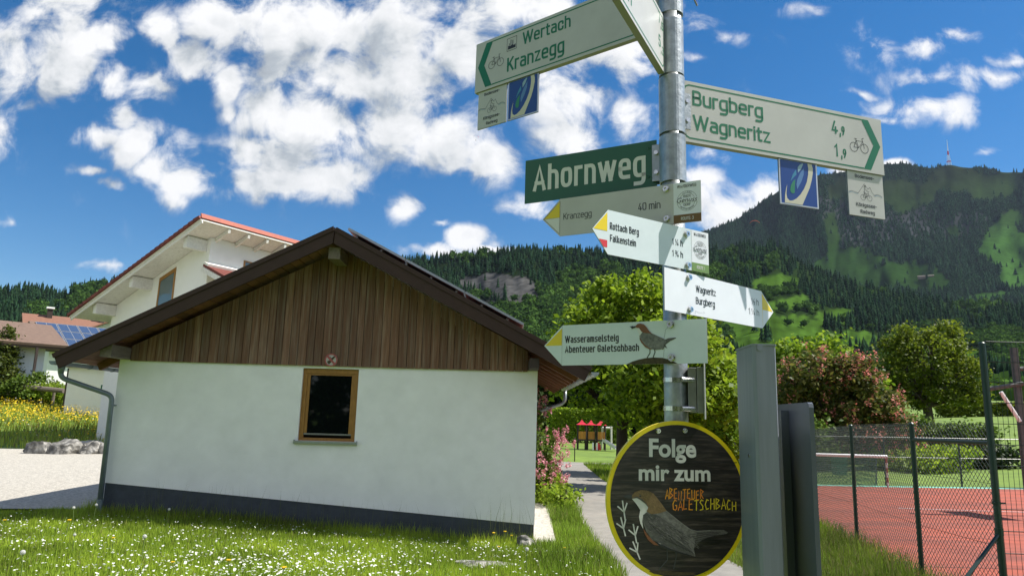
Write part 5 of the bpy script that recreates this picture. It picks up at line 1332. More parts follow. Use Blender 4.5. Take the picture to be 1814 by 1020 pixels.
def hang_lake(label, yaw, s0, s1, z0, z1, off=-.006):
    S = Sign('route_plate', label, yaw, off, R1, 'sign', 'white lake route plates'); S.start(box4(s0, s1, z0, z1), .006, M['whitesign'], M['alud'])
    w_, h_ = s1 - s0, z1 - z0; f = lambda u, v: (s0 + w_ * u, z0 + h_ * v)
    S.stroke('mountain_line', 'inkgrey', [f(*uv_of(LQ, p)) for p in LAKE['mount']], .0014); S.stroke('mountain_line', 'cyan', [f(uv_of(LQ, p)[0], uv_of(LQ, p)[1] - .022) for p in LAKE['mount'][:4]], .0012); S.stroke('mountain_line', 'cyan', [f(uv_of(LQ, p)[0], uv_of(LQ, p)[1] - .022) for p in LAKE['mount'][-4:]], .0012)
    bike(S, f(.50, .47), w_ * .33, 'inkgrey', .0013, 1, rider=True)
    S.textat('lettering', 'inkgrey', 'Bodensee-', s0 + w_ * .21, z0 + h_ * .86, w_ * .54, h_ * .082, 1, .03, spacing=1.1); S.textat('lettering', 'inkgrey', 'Königssee-', s0 + w_ * .20, z0 + h_ * .215, w_ * .58, h_ * .085, 1, .03, spacing=1.1); S.textat('lettering', 'inkgrey', 'Radweg', s0 + w_ * .31, z0 + h_ * .065, w_ * .40, h_ * .085, 1, .03, spacing=1.1)
    S.finish()


a_ = rect(B1, [(697, 668), (900, 700), (905, 932), (700, 895)]); hang_blue('blue square route plate with cream swoosh under the Burgberg sign', 18.7, a_[0], a_[1], a_[2], BZ[0] - .001)
a_ = rect(B1, [(1062, 730), (1250, 762), (1257, 985), (1068, 955)]); hang_lake('white plate lettered Bodensee-Königssee-Radweg under the tip of the Burgberg sign', 18.7, a_[0], a_[1], a_[2], BZ[0] - .001)
zb2 = B2.px(88, 598)[1]
a_ = rect(B2, [(280, 540), (478, 465), (480, 710), (285, 778)]); hang_blue('blue square route plate with cream swoosh under the Wertach sign', -38.7, a_[0], a_[1], a_[2], zb2 - .001)
a_ = rect(B2, [(93, 600), (272, 540), (275, 772), (90, 838)]); hang_lake('white plate lettered Bodensee-Königssee-Radweg under the tip of the Wertach sign', -38.7, a_[0], a_[1], a_[2], zb2 - .001)
# the uppermost cycle sign, of which only the corner of its blue plate is in view
tp = Sign('direction_sign', 'highest white cycle sign, above the top edge of the photo', 62, .0, R1, group='green-lettered cycle direction signs')
q = tp.px(1520, 38); tp.start(box4(q[0] - .16, q[0], q[1] + .135, q[1] + .335), .022); tp.finish()
hang_blue('blue route plate of which only a corner shows at the top edge of the photo', 62, q[0] - .13, q[0], q[1], q[1] + .134)

# --- street name
S = Sign('street_sign', 'dark green street name sign lettered Ahornweg in pale letters', -28.1, 0.0, R3)
s0, s1, z0, z1 = rect(S, [(107, 200), (918, 58), (935, 345), (105, 470)])
S.start(box4(s0, s1, z0, z1), .003, M['dgreen'], M['dgreen']); S.text('lettering', 'white', 'Ahornweg', (155, 383), (858, 293), 158, bold=.013)
for c in ((875, 112), (872, 290)):
    q = S.px(*c); b = MB(); ringprism(b, S.O + S.d * q[0] + TOP * q[1] + S.n * .0005, S.d, TOP, S.n * .002, .002, .0065, 16); b.build('screw', M['dgreen'], S.root)
b = MB(); b.bb((0, 0, 0), (0, 0, 0)); S.finish()
bz0, bz1 = z0, z1
# --- hiking sign Kranzegg
S = Sign('hiking_sign', 'pale grey hiking sign lettered Kranzegg 40 min with yellow and white tip, pointing left', -29.1, .047, R3, group='hiking signs')
q = S.P([(215, 555), (322, 430), (1195, 316), (1210, 568), (325, 662)]); zt = (q[1][1] + q[2][1]) / 2; zb = (q[3][1] + q[4][1]) / 2; sa = (q[1][0] + q[4][0]) / 2; sb = (q[2][0] + q[3][0]) / 2; st = q[0][0]; zm = (zt + zb) / 2
def arrow(st, sa, sb, zb, zt): return [(st, (zb + zt) / 2), (sa, zb), (sb, zb), (sb, zt), (sa, zt)]
S.start(arrow(st, sa, sb, zb, zt), .003, M['whitesign'])
g_ = .06 * (zt - zb)
S.stroke('tip_outline', 'ink', [(st + .006, zm), (sa, zt - g_), (sa, zb + g_)], .0012, closed=True)
S.layer('yellow_tip', 'yellow', [[(st + .008, zm), (sa - .001, zm), (sa - .001, zt - g_ - .002)]], 2); S.layer('white_tip', 'white', [[(st + .008, zm - .001), (sa - .001, zb + g_ + .002), (sa - .001, zm - .001)]], 2)
S.text('lettering', 'inkgrey', 'Kranzegg', (345, 558), (521, 543), 40); S.text('lettering', 'inkgrey', '40 min', (810, 503), (950, 490), 46)


def genuss(S, s0, s1, z0, z1, route, band):
    w_, h_ = s1 - s0, z1 - z0; S.layer('sticker', 'cleansign', [box4(s0, s1, z0, z1)], 1); S.layer('sticker_band', band, [box4(s0, s1, z0, z0 + h_ * .205)], 2)
    S.textat('sticker_lettering', 'white', route, s0 + w_ * .27, z0 + h_ * .065, w_ * .46, h_ * .08, 3, .0); S.textat('sticker_lettering', 'ink', 'WANDERWEG', s0 + w_ * .14, z0 + h_ * .865, w_ * .70, h_ * .075, 2, .0)
    c = (s0 + w_ * .5, z0 + h_ * .535); S.ring('sticker_emblem', 'inkgrey', c, w_ * .37, .0008, 2, 36); S.ring('sticker_emblem', 'inkgrey', c, w_ * .285, .0007, 2, 36)
    S.layer('sticker_emblem', 'cleansign', [box4(c[0] - w_ * .40, c[0] + w_ * .40, c[1] - h_ * .045, c[1] + h_ * .065)], 3)
    S.textat('sticker_lettering', 'ink', 'Genuss', c[0] - w_ * .375, c[1] - h_ * .035, w_ * .75, h_ * .115, 4, .0, .35); S.textat('sticker_lettering', 'inkgrey', 'BIER', c[0] - w_ * .13, c[1] + h_ * .085, w_ * .26, h_ * .06, 3, .0); S.textat('sticker_lettering', 'inkgrey', 'DORF', c[0] - w_ * .13, c[1] - h_ * .125, w_ * .26, h_ * .06, 3, .0)
    S.arctext('sticker_lettering', 'inkgrey', 'RETTENBERG', c, w_ * .34, PI * 1.22, PI * 1.78, h_ * .03, 3, True); S.arctext('sticker_lettering', 'inkgrey', 'ALLGÄU', c, w_ * .30, PI * .68, PI * .32, h_ * .03, 3)


v = rect(S, [(1028, 338), (1195, 318), (1210, 568), (1035, 584)]); genuss(S, v[0], sb, zb, zt, 'ROUTE: 3', 'brownband'); S.bolt(985, 370); S.bolt(990, 555); S.finish()
# --- hiking sign Rottach Berg
S = Sign('hiking_sign', 'white hiking sign lettered Rottach Berg and Falkenstein with yellow and red tip, pointing left', 33, .050, R3, group='hiking signs')
q = S.P([(525, 597), (620, 487), (1245, 655), (1253, 907), (625, 765)]); zt = (q[1][1] + q[2][1]) / 2; zb = (q[3][1] + q[4][1]) / 2; sa = (q[1][0] + q[4][0]) / 2; sb = (q[2][0] + q[3][0]) / 2; st = q[0][0]; zm = (zt + zb) / 2
S.start(arrow(st, sa, sb, zb, zt), .003, M['coolsign'])
S.layer('yellow_tip', 'yellow', [[(st + .004, zm + .002), (sa - .003, zm + .002), (sa - .003, zt - .008)]]); kk = .45
S.layer('red_stripe', 'red', [[(st + (sa - st) * .42, zm - (zt - zb) * .5 * .38), (sa - .003, zm - (zt - zb) * .5 * .38), (sa - .003, zm - (zt - zb) * .5 * .70), (st + (sa - st) * .72, zm - (zt - zb) * .5 * .70)]])
S.text('lettering', 'ink', 'Rottach Berg', (634, 613), (815, 665), 44, bold=.012); S.text('lettering', 'ink', 'Falkenstein', (635, 690), (797, 733), 44, bold=.012)
S.text('lettering', 'ink', '1 ¼ h', (1022, 712), (1088, 730), 40, bold=.01); S.text('lettering', 'ink', '1 ¾ h', (1022, 783), (1090, 802), 40, bold=.01)
v = rect(S, [(1140, 625), (1245, 655), (1253, 907), (1147, 880)]); genuss(S, v[0], sb, zb, zt, 'ROUTE 1', 'greenband'); S.bolt(1110, 650); S.bolt(1118, 845); S.finish()
# --- hiking sign Wagneritz
S = Sign('hiking_sign', 'bright white hiking sign lettered Wagneritz and Burgberg with yellow tip, pointing right', 40, .053, R4, group='hiking signs')
q = S.P([(803, 50), (1385, 182), (1462, 315), (1400, 413), (810, 302)]); zt = (q[0][1] + q[1][1]) / 2; zb = (q[3][1] + q[4][1]) / 2; sa = (q[0][0] + q[4][0]) / 2; sb = (q[1][0] + q[3][0]) / 2; st = q[2][0]; zm = (zt + zb) / 2
S.start([(sa, zb), (sb, zb), (st, zm), (sb, zt), (sa, zt)], .003, M['cleansign'])
S.layer('yellow_tip', 'yellow', [[(sb + .003, zt - .008), (sb + .003, zm), (st - .006, zm)]]); S.stroke('tip_outline', 'yellow', [(sb + .003, zm), (sb + .003, zb + .01)], .0012)
S.text('lettering', 'ink', 'Wagneritz', (995, 196), (1115, 220), 42, bold=.012); S.text('lettering', 'ink', 'Burgberg', (995, 264), (1110, 290), 42, bold=.012)
S.text('lettering', 'ink', '½ h', (1330, 268), (1374, 277), 38); S.text('lettering', 'ink', '1 ¼ h', (1313, 326), (1379, 340), 38)
S.stroke('scratch', 'inkgrey', S.P([(990, 330), (992, 308), (1010, 318), (1050, 321), (1040, 314)]), .0006); S.bolt(950, 108); S.bolt(957, 300); S.finish()
# --- hiking sign Wasseramselsteig
S = Sign('hiking_sign', 'white hiking sign lettered Wasseramselsteig with a printed dipper bird, pointing left', -31.4, .047, R4, group='hiking signs')
q = S.P([(82, 522), (190, 397), (1055, 352), (1070, 612), (192, 645)]); zt = (q[1][1] + q[2][1]) / 2; zb = (q[3][1] + q[4][1]) / 2; sa = (q[1][0] + q[4][0]) / 2; sb = (q[2][0] + q[3][0]) / 2; st = q[0][0]; zm = (zt + zb) / 2
S.start(arrow(st, sa, sb, zb, zt), .003, M['coolsign'])
S.layer('yellow_tip', 'yellow', [[(st + .004, zm), (sa - .002, zm), (sa - .002, zt - .01)]]); S.stroke('tip_outline', 'inkgrey', [(sa - .001, zt - .002), (sa - .001, zb + .002)], .0006)
S.text('lettering', 'ink', 'Wasseramselsteig', (207, 503), (531, 488), 42, bold=.022); S.text('lettering', 'ink', 'Abenteuer Galetschbach', (207, 563), (654, 546), 42, bold=.022)
S.layer('printed_stone', 'mound', [S.P([(577, 630), (612, 613), (650, 601), (690, 592), (740, 588), (795, 590), (845, 603), (868, 615), (885, 624)])])
S.stroke('bird_legs', 'ink', S.P([(718, 530), (720, 560), (702, 590)]), .0028, 2); S.stroke('bird_legs', 'ink', S.P([(745, 535), (750, 555), (738, 588)]), .0028, 2)
S.layer('bird_tail', 'birdgrey2', [S.P([(790, 490), (830, 472), (875, 468), (876, 473), (840, 490), (812, 512), (824, 535), (808, 524), (797, 542), (780, 520)])], 2)
S.layer('bird_body', 'birdgrey', [S.P([(655, 455), (668, 438), (700, 432), (740, 447), (775, 463), (805, 476), (818, 495), (806, 518), (800, 536), (775, 541), (750, 542), (715, 532), (690, 515), (672, 490), (658, 470)])], 3)
S.layer('bird_belly', 'birdbrown', [S.P([(657, 468), (672, 490), (690, 513), (712, 529), (735, 540), (715, 538), (690, 525), (668, 500), (658, 480)])], 4)
S.layer('bird_throat', 'white', [S.P([(638, 408), (655, 405), (668, 420), (672, 440), (657, 458), (648, 432)])], 4)
S.layer('bird_head', 'birdbrown', [S.P([(630, 402), (645, 388), (662, 383), (684, 389), (700, 406), (716, 430), (735, 447), (712, 442), (685, 440), (668, 432), (655, 412), (640, 410)])], 5)
S.layer('bird_beak', 'ink', [S.P([(597, 402), (610, 402), (612, 398), (620, 401), (634, 399), (634, 408), (622, 412), (612, 417), (606, 408)])], 5)
S.stroke('scratch', 'ink', S.P([(843, 395), (815, 420), (806, 470), (806, 540), (802, 588)]), .0007, 6); S.bolt(843, 390, .0095); S.bolt(850, 590, .0095); S.finish()
# sleeves of the side-mounted signs on the pole
zc1 = lambda x, y: at(x, y, PY_ - .04)[2]
sleeve(zc1(1190, 233) + .004, zc1(1185, 131), .044); sleeve(zc1(1190, 318), zc1(1190, 236), .0445); sleeve(zc1(1190, 18), zc1(1190, -70), .043); sleeve(zc1(1190, 127), zc1(1190, 30), .0425)
for yw, z_, rad in ((18.7, zc1(1190, 185), .05), (-28.1, zc1(1190, 278), .05)):
    d_ = Vector((math.cos(math.radians(yw)), math.sin(math.radians(yw)), 0)) * (1 if yw > 0 else -1); n_ = Vector((d_.y, -d_.x, 0)) * (1 if yw > 0 else -1)
    b = MB(); Mx = Matrix((d_, n_, Vector((0, 0, 1)))).transposed(); b.box(Vector((PX, PY_, z_)) + d_ * .052 + n_ * .006, (.034, .005, .13), Mx); b.box(Vector((PX, PY_, z_)) + d_ * .052 - n_ * .03, (.034, .005, .13), Mx); f_ = b.build('clamp_flange', M['galv'], pole)
    for dz in (-.035, .035):
        b = MB(); c = Vector((PX, PY_, z_ + dz)) + d_ * .054 + n_ * .0095; b.tube([c - n_ * .045, c + n_ * .004], .0045, 10); b.tube([c - n_ * .001, c + n_ * .006], .008, 6); b.build('clamp_bolt', M['steel'], f_)

# --- small plate seen from its edge, with band clamps
zp0, zp1 = at(1240, 742, 2.24)[2], at(1240, 640, 2.24)[2]
e_ = thing('edge_on_plate', 'small sign plate seen edge-on, clamped to the right side of the pole', 'sign', (PX + .07, PY_, zp0))
ax = Vector((math.cos(math.radians(73)), math.sin(math.radians(73)), 0)); pr = Vector((ax.y, -ax.x, 0))
b = MB(); Mx = Matrix((ax, pr, Vector((0, 0, 1)))).transposed(); zmid = (zp0 + zp1) / 2
c = Vector((PX, PY_, zmid)) + pr * .052 - ax * .012
b.box(c, (.036, .026, (zp1 - zp0) * .78), Mx); b.build('bracket', M['alud'], e_, bevel=.002)
b = MB(); b.box(c + pr * .0245, (.042, .020, (zp1 - zp0) * .80), Mx); b.build('plate_rail', M['alud'], e_, bevel=.002)
b = MB(); b.box(c + pr * .0365 + ax * .012, (.10, .003, (zp1 - zp0)), Mx); b.build('plate', M['alu'], e_)
for zz in (zc1(1200, 672), zc1(1200, 723)):
    b = MB(); ringprism(b, (PX, PY_, zz - .007), (1, 0, 0), (0, 1, 0), (0, 0, .014), .0375, .0395, 30); cl = b.build('band_clamp', M['steel'], e_)
    b = MB(); f0 = Vector((PX, PY_, zz)) + Vector((.008, -.043, 0)); b.tube([f0, f0 + Vector((.040, .004, 0))], .0085, 12); b.tube([f0 + Vector((.040, .004, 0)), f0 + Vector((.052, .006, 0))], .0065, 8); b.build('clamp_screw', M['steel'], cl)

# --- round adventure sign
S = Sign('round_sign', 'round yellow-rimmed dark wood sign reading Folge mir zum, with a dipper bird', 10, .062, R5)
cx_, cz_ = S.px(550, 561); ra = (S.px(975, 561)[0] - S.px(125, 561)[0]) / 2; rb = S.px(550, 85)[1] - cz_
el_ = lambda k, n=72: [(cx_ + math.cos(2 * PI * i / n) * ra * k, cz_ + math.sin(2 * PI * i / n) * rb * k) for i in range(n)]
S.start(el_(1.0), .012, M['yellowr'], M['yellowr']); S.layer('wood_print', 'plank', [el_(.948)], 1)
for y in (330, 460, 600, 660, 795): 
    w0 = math.sqrt(max(0, 1 - ((y - 561) / 476) ** 2)) * 425 * .945
    pts = [(550 - w0 + 2 * w0 * i / 14, y + (i - 7) * .9 + random.uniform(-2.5, 2.5)) for i in range(15)]; S.stroke('plank_gap', 'ink', S.P(pts), .0022, 2, key=y)
def shadow_text(t_, l, r_, cap, b_):
    S.text('lettering_shadow', 'ink', t_, (l[0] + 5, l[1] + 6), (r_[0] + 5, r_[1] + 6), cap, 3, bold=b_ + .01, font='round'); S.text('lettering', 'white', t_, l, r_, cap, 4, bold=b_, font='round')
shadow_text('Folge', (372, 297), (656, 302), 102, .03); shadow_text('mir zum', (310, 438), (742, 448), 92, .03)
# hand-drawn capitals
GL = {'A': [[(0, 0), (.45, 1), (.9, 0)], [(.2, .35), (.8, .4)]], 'B': [[(0, 0), (0, 1), (.6, .85), (.1, .55), (.75, .3), (0, 0)]], 'E': [[(.7, .98), (.05, .92), (0, .02), (.75, 0)], [(.03, .5), (.6, .55)]], 'N': [[(0, 0), (.05, 1), (.7, 0), (.72, 1)]], 'T': [[(-.05, .95), (.85, 1)], [(.42, .97), (.38, 0)]],
      'U': [[(0, 1), (.05, .15), (.35, 0), (.65, .15), (.7, 1)]], 'R': [[(0, 0), (.02, 1), (.65, .8), (.1, .48), (.7, 0)]], 'G': [[(.75, .85), (.4, 1), (.02, .6), (.1, .1), (.5, 0), (.78, .15), (.78, .45), (.45, .45)]], 'L': [[(.05, 1), (0, .02), (.65, .05)]], 'S': [[(.7, .9), (.3, 1), (.05, .75), (.6, .4), (.6, .1), (0, .02)]],
      'C': [[(.7, .9), (.3, .98), (0, .5), (.25, .02), (.72, .12)]], 'H': [[(0, 0), (.02, 1)], [(.72, 0), (.7, 1)], [(0, .5), (.7, .55)]]}
def hand(txt, x0, x1, y, cap, m, lw, jig=6):
    r_ = random.Random(len(txt)); w = (x1 - x0) / len(txt)
    for i, ch in enumerate(txt):
        dy = r_.uniform(-jig, jig); hh = cap * r_.uniform(.92, 1.12); mm = m if isinstance(m, str) else m[i]
        for ln in GL[ch]: S.stroke('hand_lettering', mm, S.P([(x0 + i * w + p[0] * w * .92, y + dy - p[1] * hh) for p in ln]), lw, 4)
hand('ABENTEUER', 470, 708, 556, 58, 'orange', .0030); hand('GALETSCHBACH', 515, 905, 622, 60, ['orange'] * 4 + ['olive'] * 8, .0030)
# bird
S.layer('bird_tail', 'birdgrey2', [S.P([(600, 745), (660, 745), (740, 740), (820, 740), (848, 755), (835, 765), (760, 775), (690, 800), (640, 850), (600, 850)])], 4)
S.layer('bird_body', 'birdgrey', [S.P([(330, 640), (360, 625), (430, 600), (470, 620), (520, 660), (570, 700), (620, 735), (660, 760), (650, 800), (640, 850), (650, 900), (600, 885), (540, 868), (480, 845), (430, 830), (390, 800), (360, 760), (335, 700)])], 5)
S.layer('bird_wing', 'birdgrey2', [S.P([(335, 650), (365, 640), (420, 650), (480, 690), (540, 730), (590, 770), (610, 830), (645, 895), (580, 880), (500, 850), (440, 815), (390, 770), (350, 720)])], 6)
rf_ = random.Random(4)
for k in range(120):
    u, v = rf_.random(), rf_.random(); X_ = 350 + 290 * u + 20 * v; Y_ = 650 + 190 * u * .75 + (v - .25) * 130 * (1 - .55 * u) + 10
    S.stroke('feather', 'birdlight' if k % 3 else 'ink', S.P([(X_, Y_), (X_ + 10 + 8 * rf_.random(), Y_ + 9 + 6 * rf_.random())]), .0009, 8, key=k % 2)
for k in range(40):
    u, v = rf_.random(), rf_.random(); X_ = 300 + 150 * u; Y_ = 515 + 100 * u + (v - .5) * 40; S.stroke('feather', 'birdhead2', S.P([(X_, Y_), (X_ + 8, Y_ + 7)]), .0009, 9, key=k % 2)
for k in range(9):
    p_ = [(365 + k * 20, 690 + k * 13), (415 + k * 23, 745 + k * 13), (480 + k * 20, 805 + k * 10)]; S.stroke('wing_feather', 'ink', S.P(p_), .0013, 7, key=k); S.stroke('wing_feather', 'birdlight', S.P([(x + 6, y - 4) for x, y in p_]), .0008, 7, key=-1 - k)
for k in range(5): S.stroke('tail_feather', 'ink', S.P([(610 + k * 12, 770 + k * 12), (700 + k * 8, 758 + k * 9), (800 - k * 10, 752 + k * 8)]), .0012, 7, key=k)
S.stroke('back_edge', 'birdlight', S.P([(470, 622), (520, 662), (570, 702), (620, 737), (660, 748), (740, 744)]), .0016, 7)
S.layer('wing_shadow', 'ink', [S.P([(392, 800), (440, 825), (500, 852), (580, 880), (640, 897), (600, 892), (520, 872), (440, 842)])], 9)
S.layer('bird_mask', 'birdgrey2', [S.P([(268, 545), (300, 540), (325, 552), (350, 575), (366, 604), (345, 580), (318, 560), (298, 549)])], 9)
S.layer('bird_belly', 'birdbrown', [S.P([(335, 730), (360, 765), (395, 805), (445, 835), (400, 830), (365, 800), (345, 765)])], 7)
S.layer('bird_throat', 'white', [S.P([(268, 553), (300, 548), (345, 575), (365, 605), (360, 630), (335, 650), (330, 690), (336, 735), (318, 700), (310, 660), (318, 620), (295, 585)]), S.P([(410, 812), (440, 822), (450, 838), (425, 832)])], 7)
S.layer('bird_head', 'birdhead', [S.P([(266, 535), (285, 512), (320, 500), (360, 503), (395, 520), (425, 555), (455, 595), (475, 625), (430, 640), (385, 645), (355, 628), (366, 605), (340, 570), (300, 548), (268, 553)])], 8)
S.layer('bird_beak', 'inkgrey', [S.P([(210, 538), (235, 530), (268, 527), (270, 552), (240, 550)])], 8); S.ring('bird_eye', 'ink', S.px(317, 535), .0022, .0030, 9, 14); S.ring('eye_glint', 'white', S.px(315, 532), .0004, .0008, 10, 8)
S.stroke('bird_legs', 'inkgrey', S.P([(480, 850), (482, 920), (430, 980)]), .003, 4); S.stroke('bird_legs', 'inkgrey', S.P([(525, 860), (538, 890), (520, 975)]), .003, 4)
S.layer('printed_stone', 'mound', [S.P([(370, 988), (430, 983), (500, 986), (560, 992), (640, 995), (655, 1008), (560, 1015), (450, 1012), (400, 1003)])], 4)
# footprints
for (x, y, a) in ((228, 680, -8), (230, 778, -14), (297, 820, -10), (318, 918, -22)):
    ca, sa_ = math.cos(math.radians(a)), math.sin(math.radians(a)); T_ = lambda u, v: (x + u * ca - v * sa_, y + u * sa_ + v * ca)
    for ln in ([(0, 0), (0, -118)], [(0, -48), (-34, -88)], [(0, -48), (26, -100)]): S.stroke('bird_track', 'white', S.P([T_(*p) for p in ln]), 0.0042, 4)
S.bolt(427, 146, .006); S.bolt(587, 144, .006); S.finish()
# the wooden holder that carries the round sign on the pole
b = MB(); b.box(Vector((PX, PY_, cz_ + rb * .86)) + S.n * .046, (.10, .016, .03), Matrix((S.d, S.n, Vector((0, 0, 1)))).transposed()); b.box(Vector((PX, PY_, cz_ - rb * .5)) + S.n * .046, (.10, .016, .03), Matrix((S.d, S.n, Vector((0, 0, 1)))).transposed()); b.build('back_rail', M['alud'], S.root)

# ------------------------------------------------------------------ grey metal posts
g0 = at(1337, 700, 1.98); fx0 = g0[0]; fx1 = at(1379, 700, 1.98)[0]; ztop = at(1337, 609, 1.98)[2]
by = at(1305, 700, 2.15); 
gp = thing('metal_post', 'tall grey painted metal post with capped top, right of the signpost', 'post', (float(fx0), 1.98, 0))
b = MB(); w_ = fx1 - fx0; dd = .165; sk = at(1305, 640, 1.98 + dd)[0] - fx0
pp = [(0, .008), (.008, 0), (w_ - .004, .004), (w_, .010), (w_ + sk + .02, dd), (sk, dd)]
b.prism(pp, (fx0, 1.98, -.3), (1, 0, 0), (0, 1, 0), (0, 0, ztop + .3 - .004)); b.build('post', M['greysteel'], gp)
b = MB(); b.prism([(-.002, .006), (.007, -.002), (w_ - .002, .001), (w_ + .002, .009), (w_ + sk + .022, dd + .002), (sk - .002, dd + .002)], (fx0, 1.98, ztop - .004), (1, 0, 0), (0, 1, 0), (0, 0, .005)); b.build('cap', M['greysteel'], gp)
for (px, py, yy_) in ((1346, 616, 1.978),):
    p = at(px, py, yy_); b = MB(); b.prism(disc2(0, .0085, 20), p + np.array([0, .003, 0]), (1, 0, 0), (0, 0, 1), (0, -.004, 0)); b.build('cap_rivet', M['greysteel'], gp)
sv = Vector((sk, dd, 0)).normalized(); p = on_plane(1328, 806, (fx0, 1.98, 0), (sv.x, sv.y)); nn_ = Vector((-sv.y, sv.x, 0))
b = MB(); ringprism(b, Vector(p) + nn_ * .0005, sv, TOP, nn_ * .003, .002, .0055, 16); b.prism(disc2(0, .003, 10), Vector(p) + nn_ * .0005, sv, TOP, nn_ * .0015); b.build('screw', M['steel'], gp)
# second post
p1 = at(1437, 800, 1.93); p2 = at(1391, 800, 2.17); zt2 = at(1434, 712, 1.93)[2]
gq = thing('metal_post', 'lower dark grey metal post with a rounded top corner, standing behind the tall one', 'post', (float(p1[0]), 1.93, 0))
dv = Vector((p2[0] - p1[0], p2[1] - p1[1], 0)); ln_ = dv.length; dv.normalize(); sd = Vector((dv.y, -dv.x, 0)); 
prof = [(0, -.3), (ln_ + .06, -.3), (ln_ + .06, zt2), (.014, zt2), (.004, zt2 - .004), (0, zt2 - .014)]
b = MB(); b.prism(prof, (p1[0], p1[1], 0), dv, TOP, sd * .012); b.build('panel', M['greysteel2'], gq)
b = MB(); b.prism([(.17, -.3), (ln_ + .06, -.3), (ln_ + .06, zt2 - .02), (.19, zt2 - .02)], Vector((p1[0], p1[1], 0)) - sd * .022, dv, TOP, sd * .0215); b.build('flange', M['greysteel2'], gq)


# ------------------------------------------------------------------ court fences
cl = thing('chain_link_fence', 'dark green chain-link fence running along the near side of the red court', 'fence', (FENCE[0][0], FENCE[0][1], g1(*FENCE[0])))
FH = 1.74
mesh_b = None
for i in range(len(FENCE)):
    x, y = FENCE[i]; z = g1(x, y)
    if i:
        b = MB(); b.tube([(x, y, z - .3), (x, y, z + FH + .03)], .027, 10); b.tube([(x, y, z + FH + .03), (x, y, z + FH + .045)], [.03, .012], 10); b.build('post', M['greenpost'], cl)
for i in range(len(FENCE) - 1):
    A, B = Vector((*FENCE[i], 0)), Vector((*FENCE[i + 1], 0)); za, zb_ = g1(*FENCE[i]), g1(*FENCE[i + 1]); Ld = (B - A).length; u = (B - A) / Ld; sidev = Vector((u.y, -u.x, 0)) * .03
    V, F = [], []; pitch = .066; r = .0029; zf = lambda s: za + (zb_ - za) * s / Ld
    def wire(s0, z0, s1, z1, rr):
        a = A + u * s0 + sidev + Vector((0, 0, zf(s0) + z0)); c = A + u * s1 + sidev + Vector((0, 0, zf(s1) + z1)); d = (c - a).normalized(); p = Vector((u.y, -u.x, 0)); q = d.cross(p)
        b0 = len(V)
        for e_ in (a, c):
            for k in range(3): V.append(e_ + (p * math.cos(2.094 * k) + q * math.sin(2.094 * k)) * rr)
        for k in range(3): F.append((b0 + k, b0 + (k + 1) % 3, b0 + 3 + (k + 1) % 3, b0 + 3 + k))
    s = -FH
    while s < Ld:
        a0, a1 = max(0, s), min(Ld, s + FH); wire(a0, a0 - s + .04, a1, a1 - s + .04, r) if a1 - a0 > .02 else 0
        wire(a0, FH - (a0 - s) + .04, a1, FH - (a1 - s) + .04, r) if a1 - a0 > .02 else 0
        s += pitch
    for zz in (.06, .62, 1.2, FH + .02): wire(0, zz, Ld, zz, .0026)
    npmesh('wire_mesh', np.array([tuple(v) for v in V]), np.array(F), M['greenwire'], cl)
# rail between the last post and the tall corner post
z7 = g1(*FENCE[0]); TPZ = 2.46
for zz in (1.585,):
    b = MB(); b.tube([(FENCE[0][0], FENCE[0][1], z7 + zz), (FENCE[1][0], FENCE[1][1], g1(*FENCE[1]) + zz)], .021, 10); b.build('rail', M['greenpost'], cl)
bf = thing('ball_stop_fence', 'tall green wire ball-stop fence with a braced corner post', 'fence', (FENCE[0][0], FENCE[0][1], z7))
b = MB(); b.tube([(FENCE[0][0], FENCE[0][1], z7 - .4), (FENCE[0][0], FENCE[0][1], TPZ)], .031, 12); b.tube([(FENCE[0][0], FENCE[0][1], TPZ), (FENCE[0][0], FENCE[0][1], TPZ + .012)], [.034, .02], 12); b.build('post', M['greenpost'], bf)
q0 = Vector((FENCE[0][0], FENCE[0][1], at(1764, 944, 7)[2])); q1 = at(1712, 1022, 6.75)
b = MB(); b.tube([q0, q0 + (Vector(q1) - q0) * 1.9], .018, 8); b.build('brace', M['greenpost'], bf)
b = MB(); b.tube([q0 + Vector((0, 0, -.02)), q0 + Vector((0, 0, .05))], .038, 10); b.build('clamp', M['greenpost'], bf)
b = MB(); zc_ = at(1768, 893, 7)[2]; b.tube([(FENCE[0][0], FENCE[0][1], zc_), (FENCE[0][0], FENCE[0][1], zc_ + .03)], .037, 10); b.tube([(FENCE[0][0] - .06, FENCE[0][1] - .02, zc_ + .015), (FENCE[0][0] + .07, FENCE[0][1] - .02, zc_ + .015)], .008, 8); b.build('clamp', M['greenpost'], bf)
for k in (1, 2):
    xx = FENCE[0][0] + k * 2.5; b = MB(); b.tube([(xx, 7.05, z7 - .4), (xx, 7.05, TPZ + .02)], .031, 12); b.build('post', M['greenpost'], bf)
for k in range(2):
    V, F = [], []; x0 = FENCE[0][0] + .04 + k * 2.5
    def w2(a, c, rr, m=None):
        a, c = Vector(a), Vector(c); d = (c - a).normalized(); p = Vector((0, 1, 0)); q = d.cross(p); b0 = len(V)
        for e_ in (a, c):
            for j in range(4): V.append(e_ + (p * math.cos(PI / 2 * j) + q * math.sin(PI / 2 * j)) * rr)
        for j in range(4): F.append((b0 + j, b0 + (j + 1) % 4, b0 + 4 + (j + 1) % 4, b0 + 4 + j))
    for j in range(49): w2((x0 + j * .05, 7.0, z7 + .04), (x0 + j * .05, 7.0, TPZ + .03), .0026)
    for j in range(13):
        zz = TPZ + .02 - j * .2
        for dy in (-.006, .006): w2((x0, 7.0 + dy, zz), (x0 + 2.42, 7.0 + dy, zz), .0036)
    npmesh('wire_panel', np.array([tuple(v) for v in V]), np.array(F), M['greenwire'], bf)
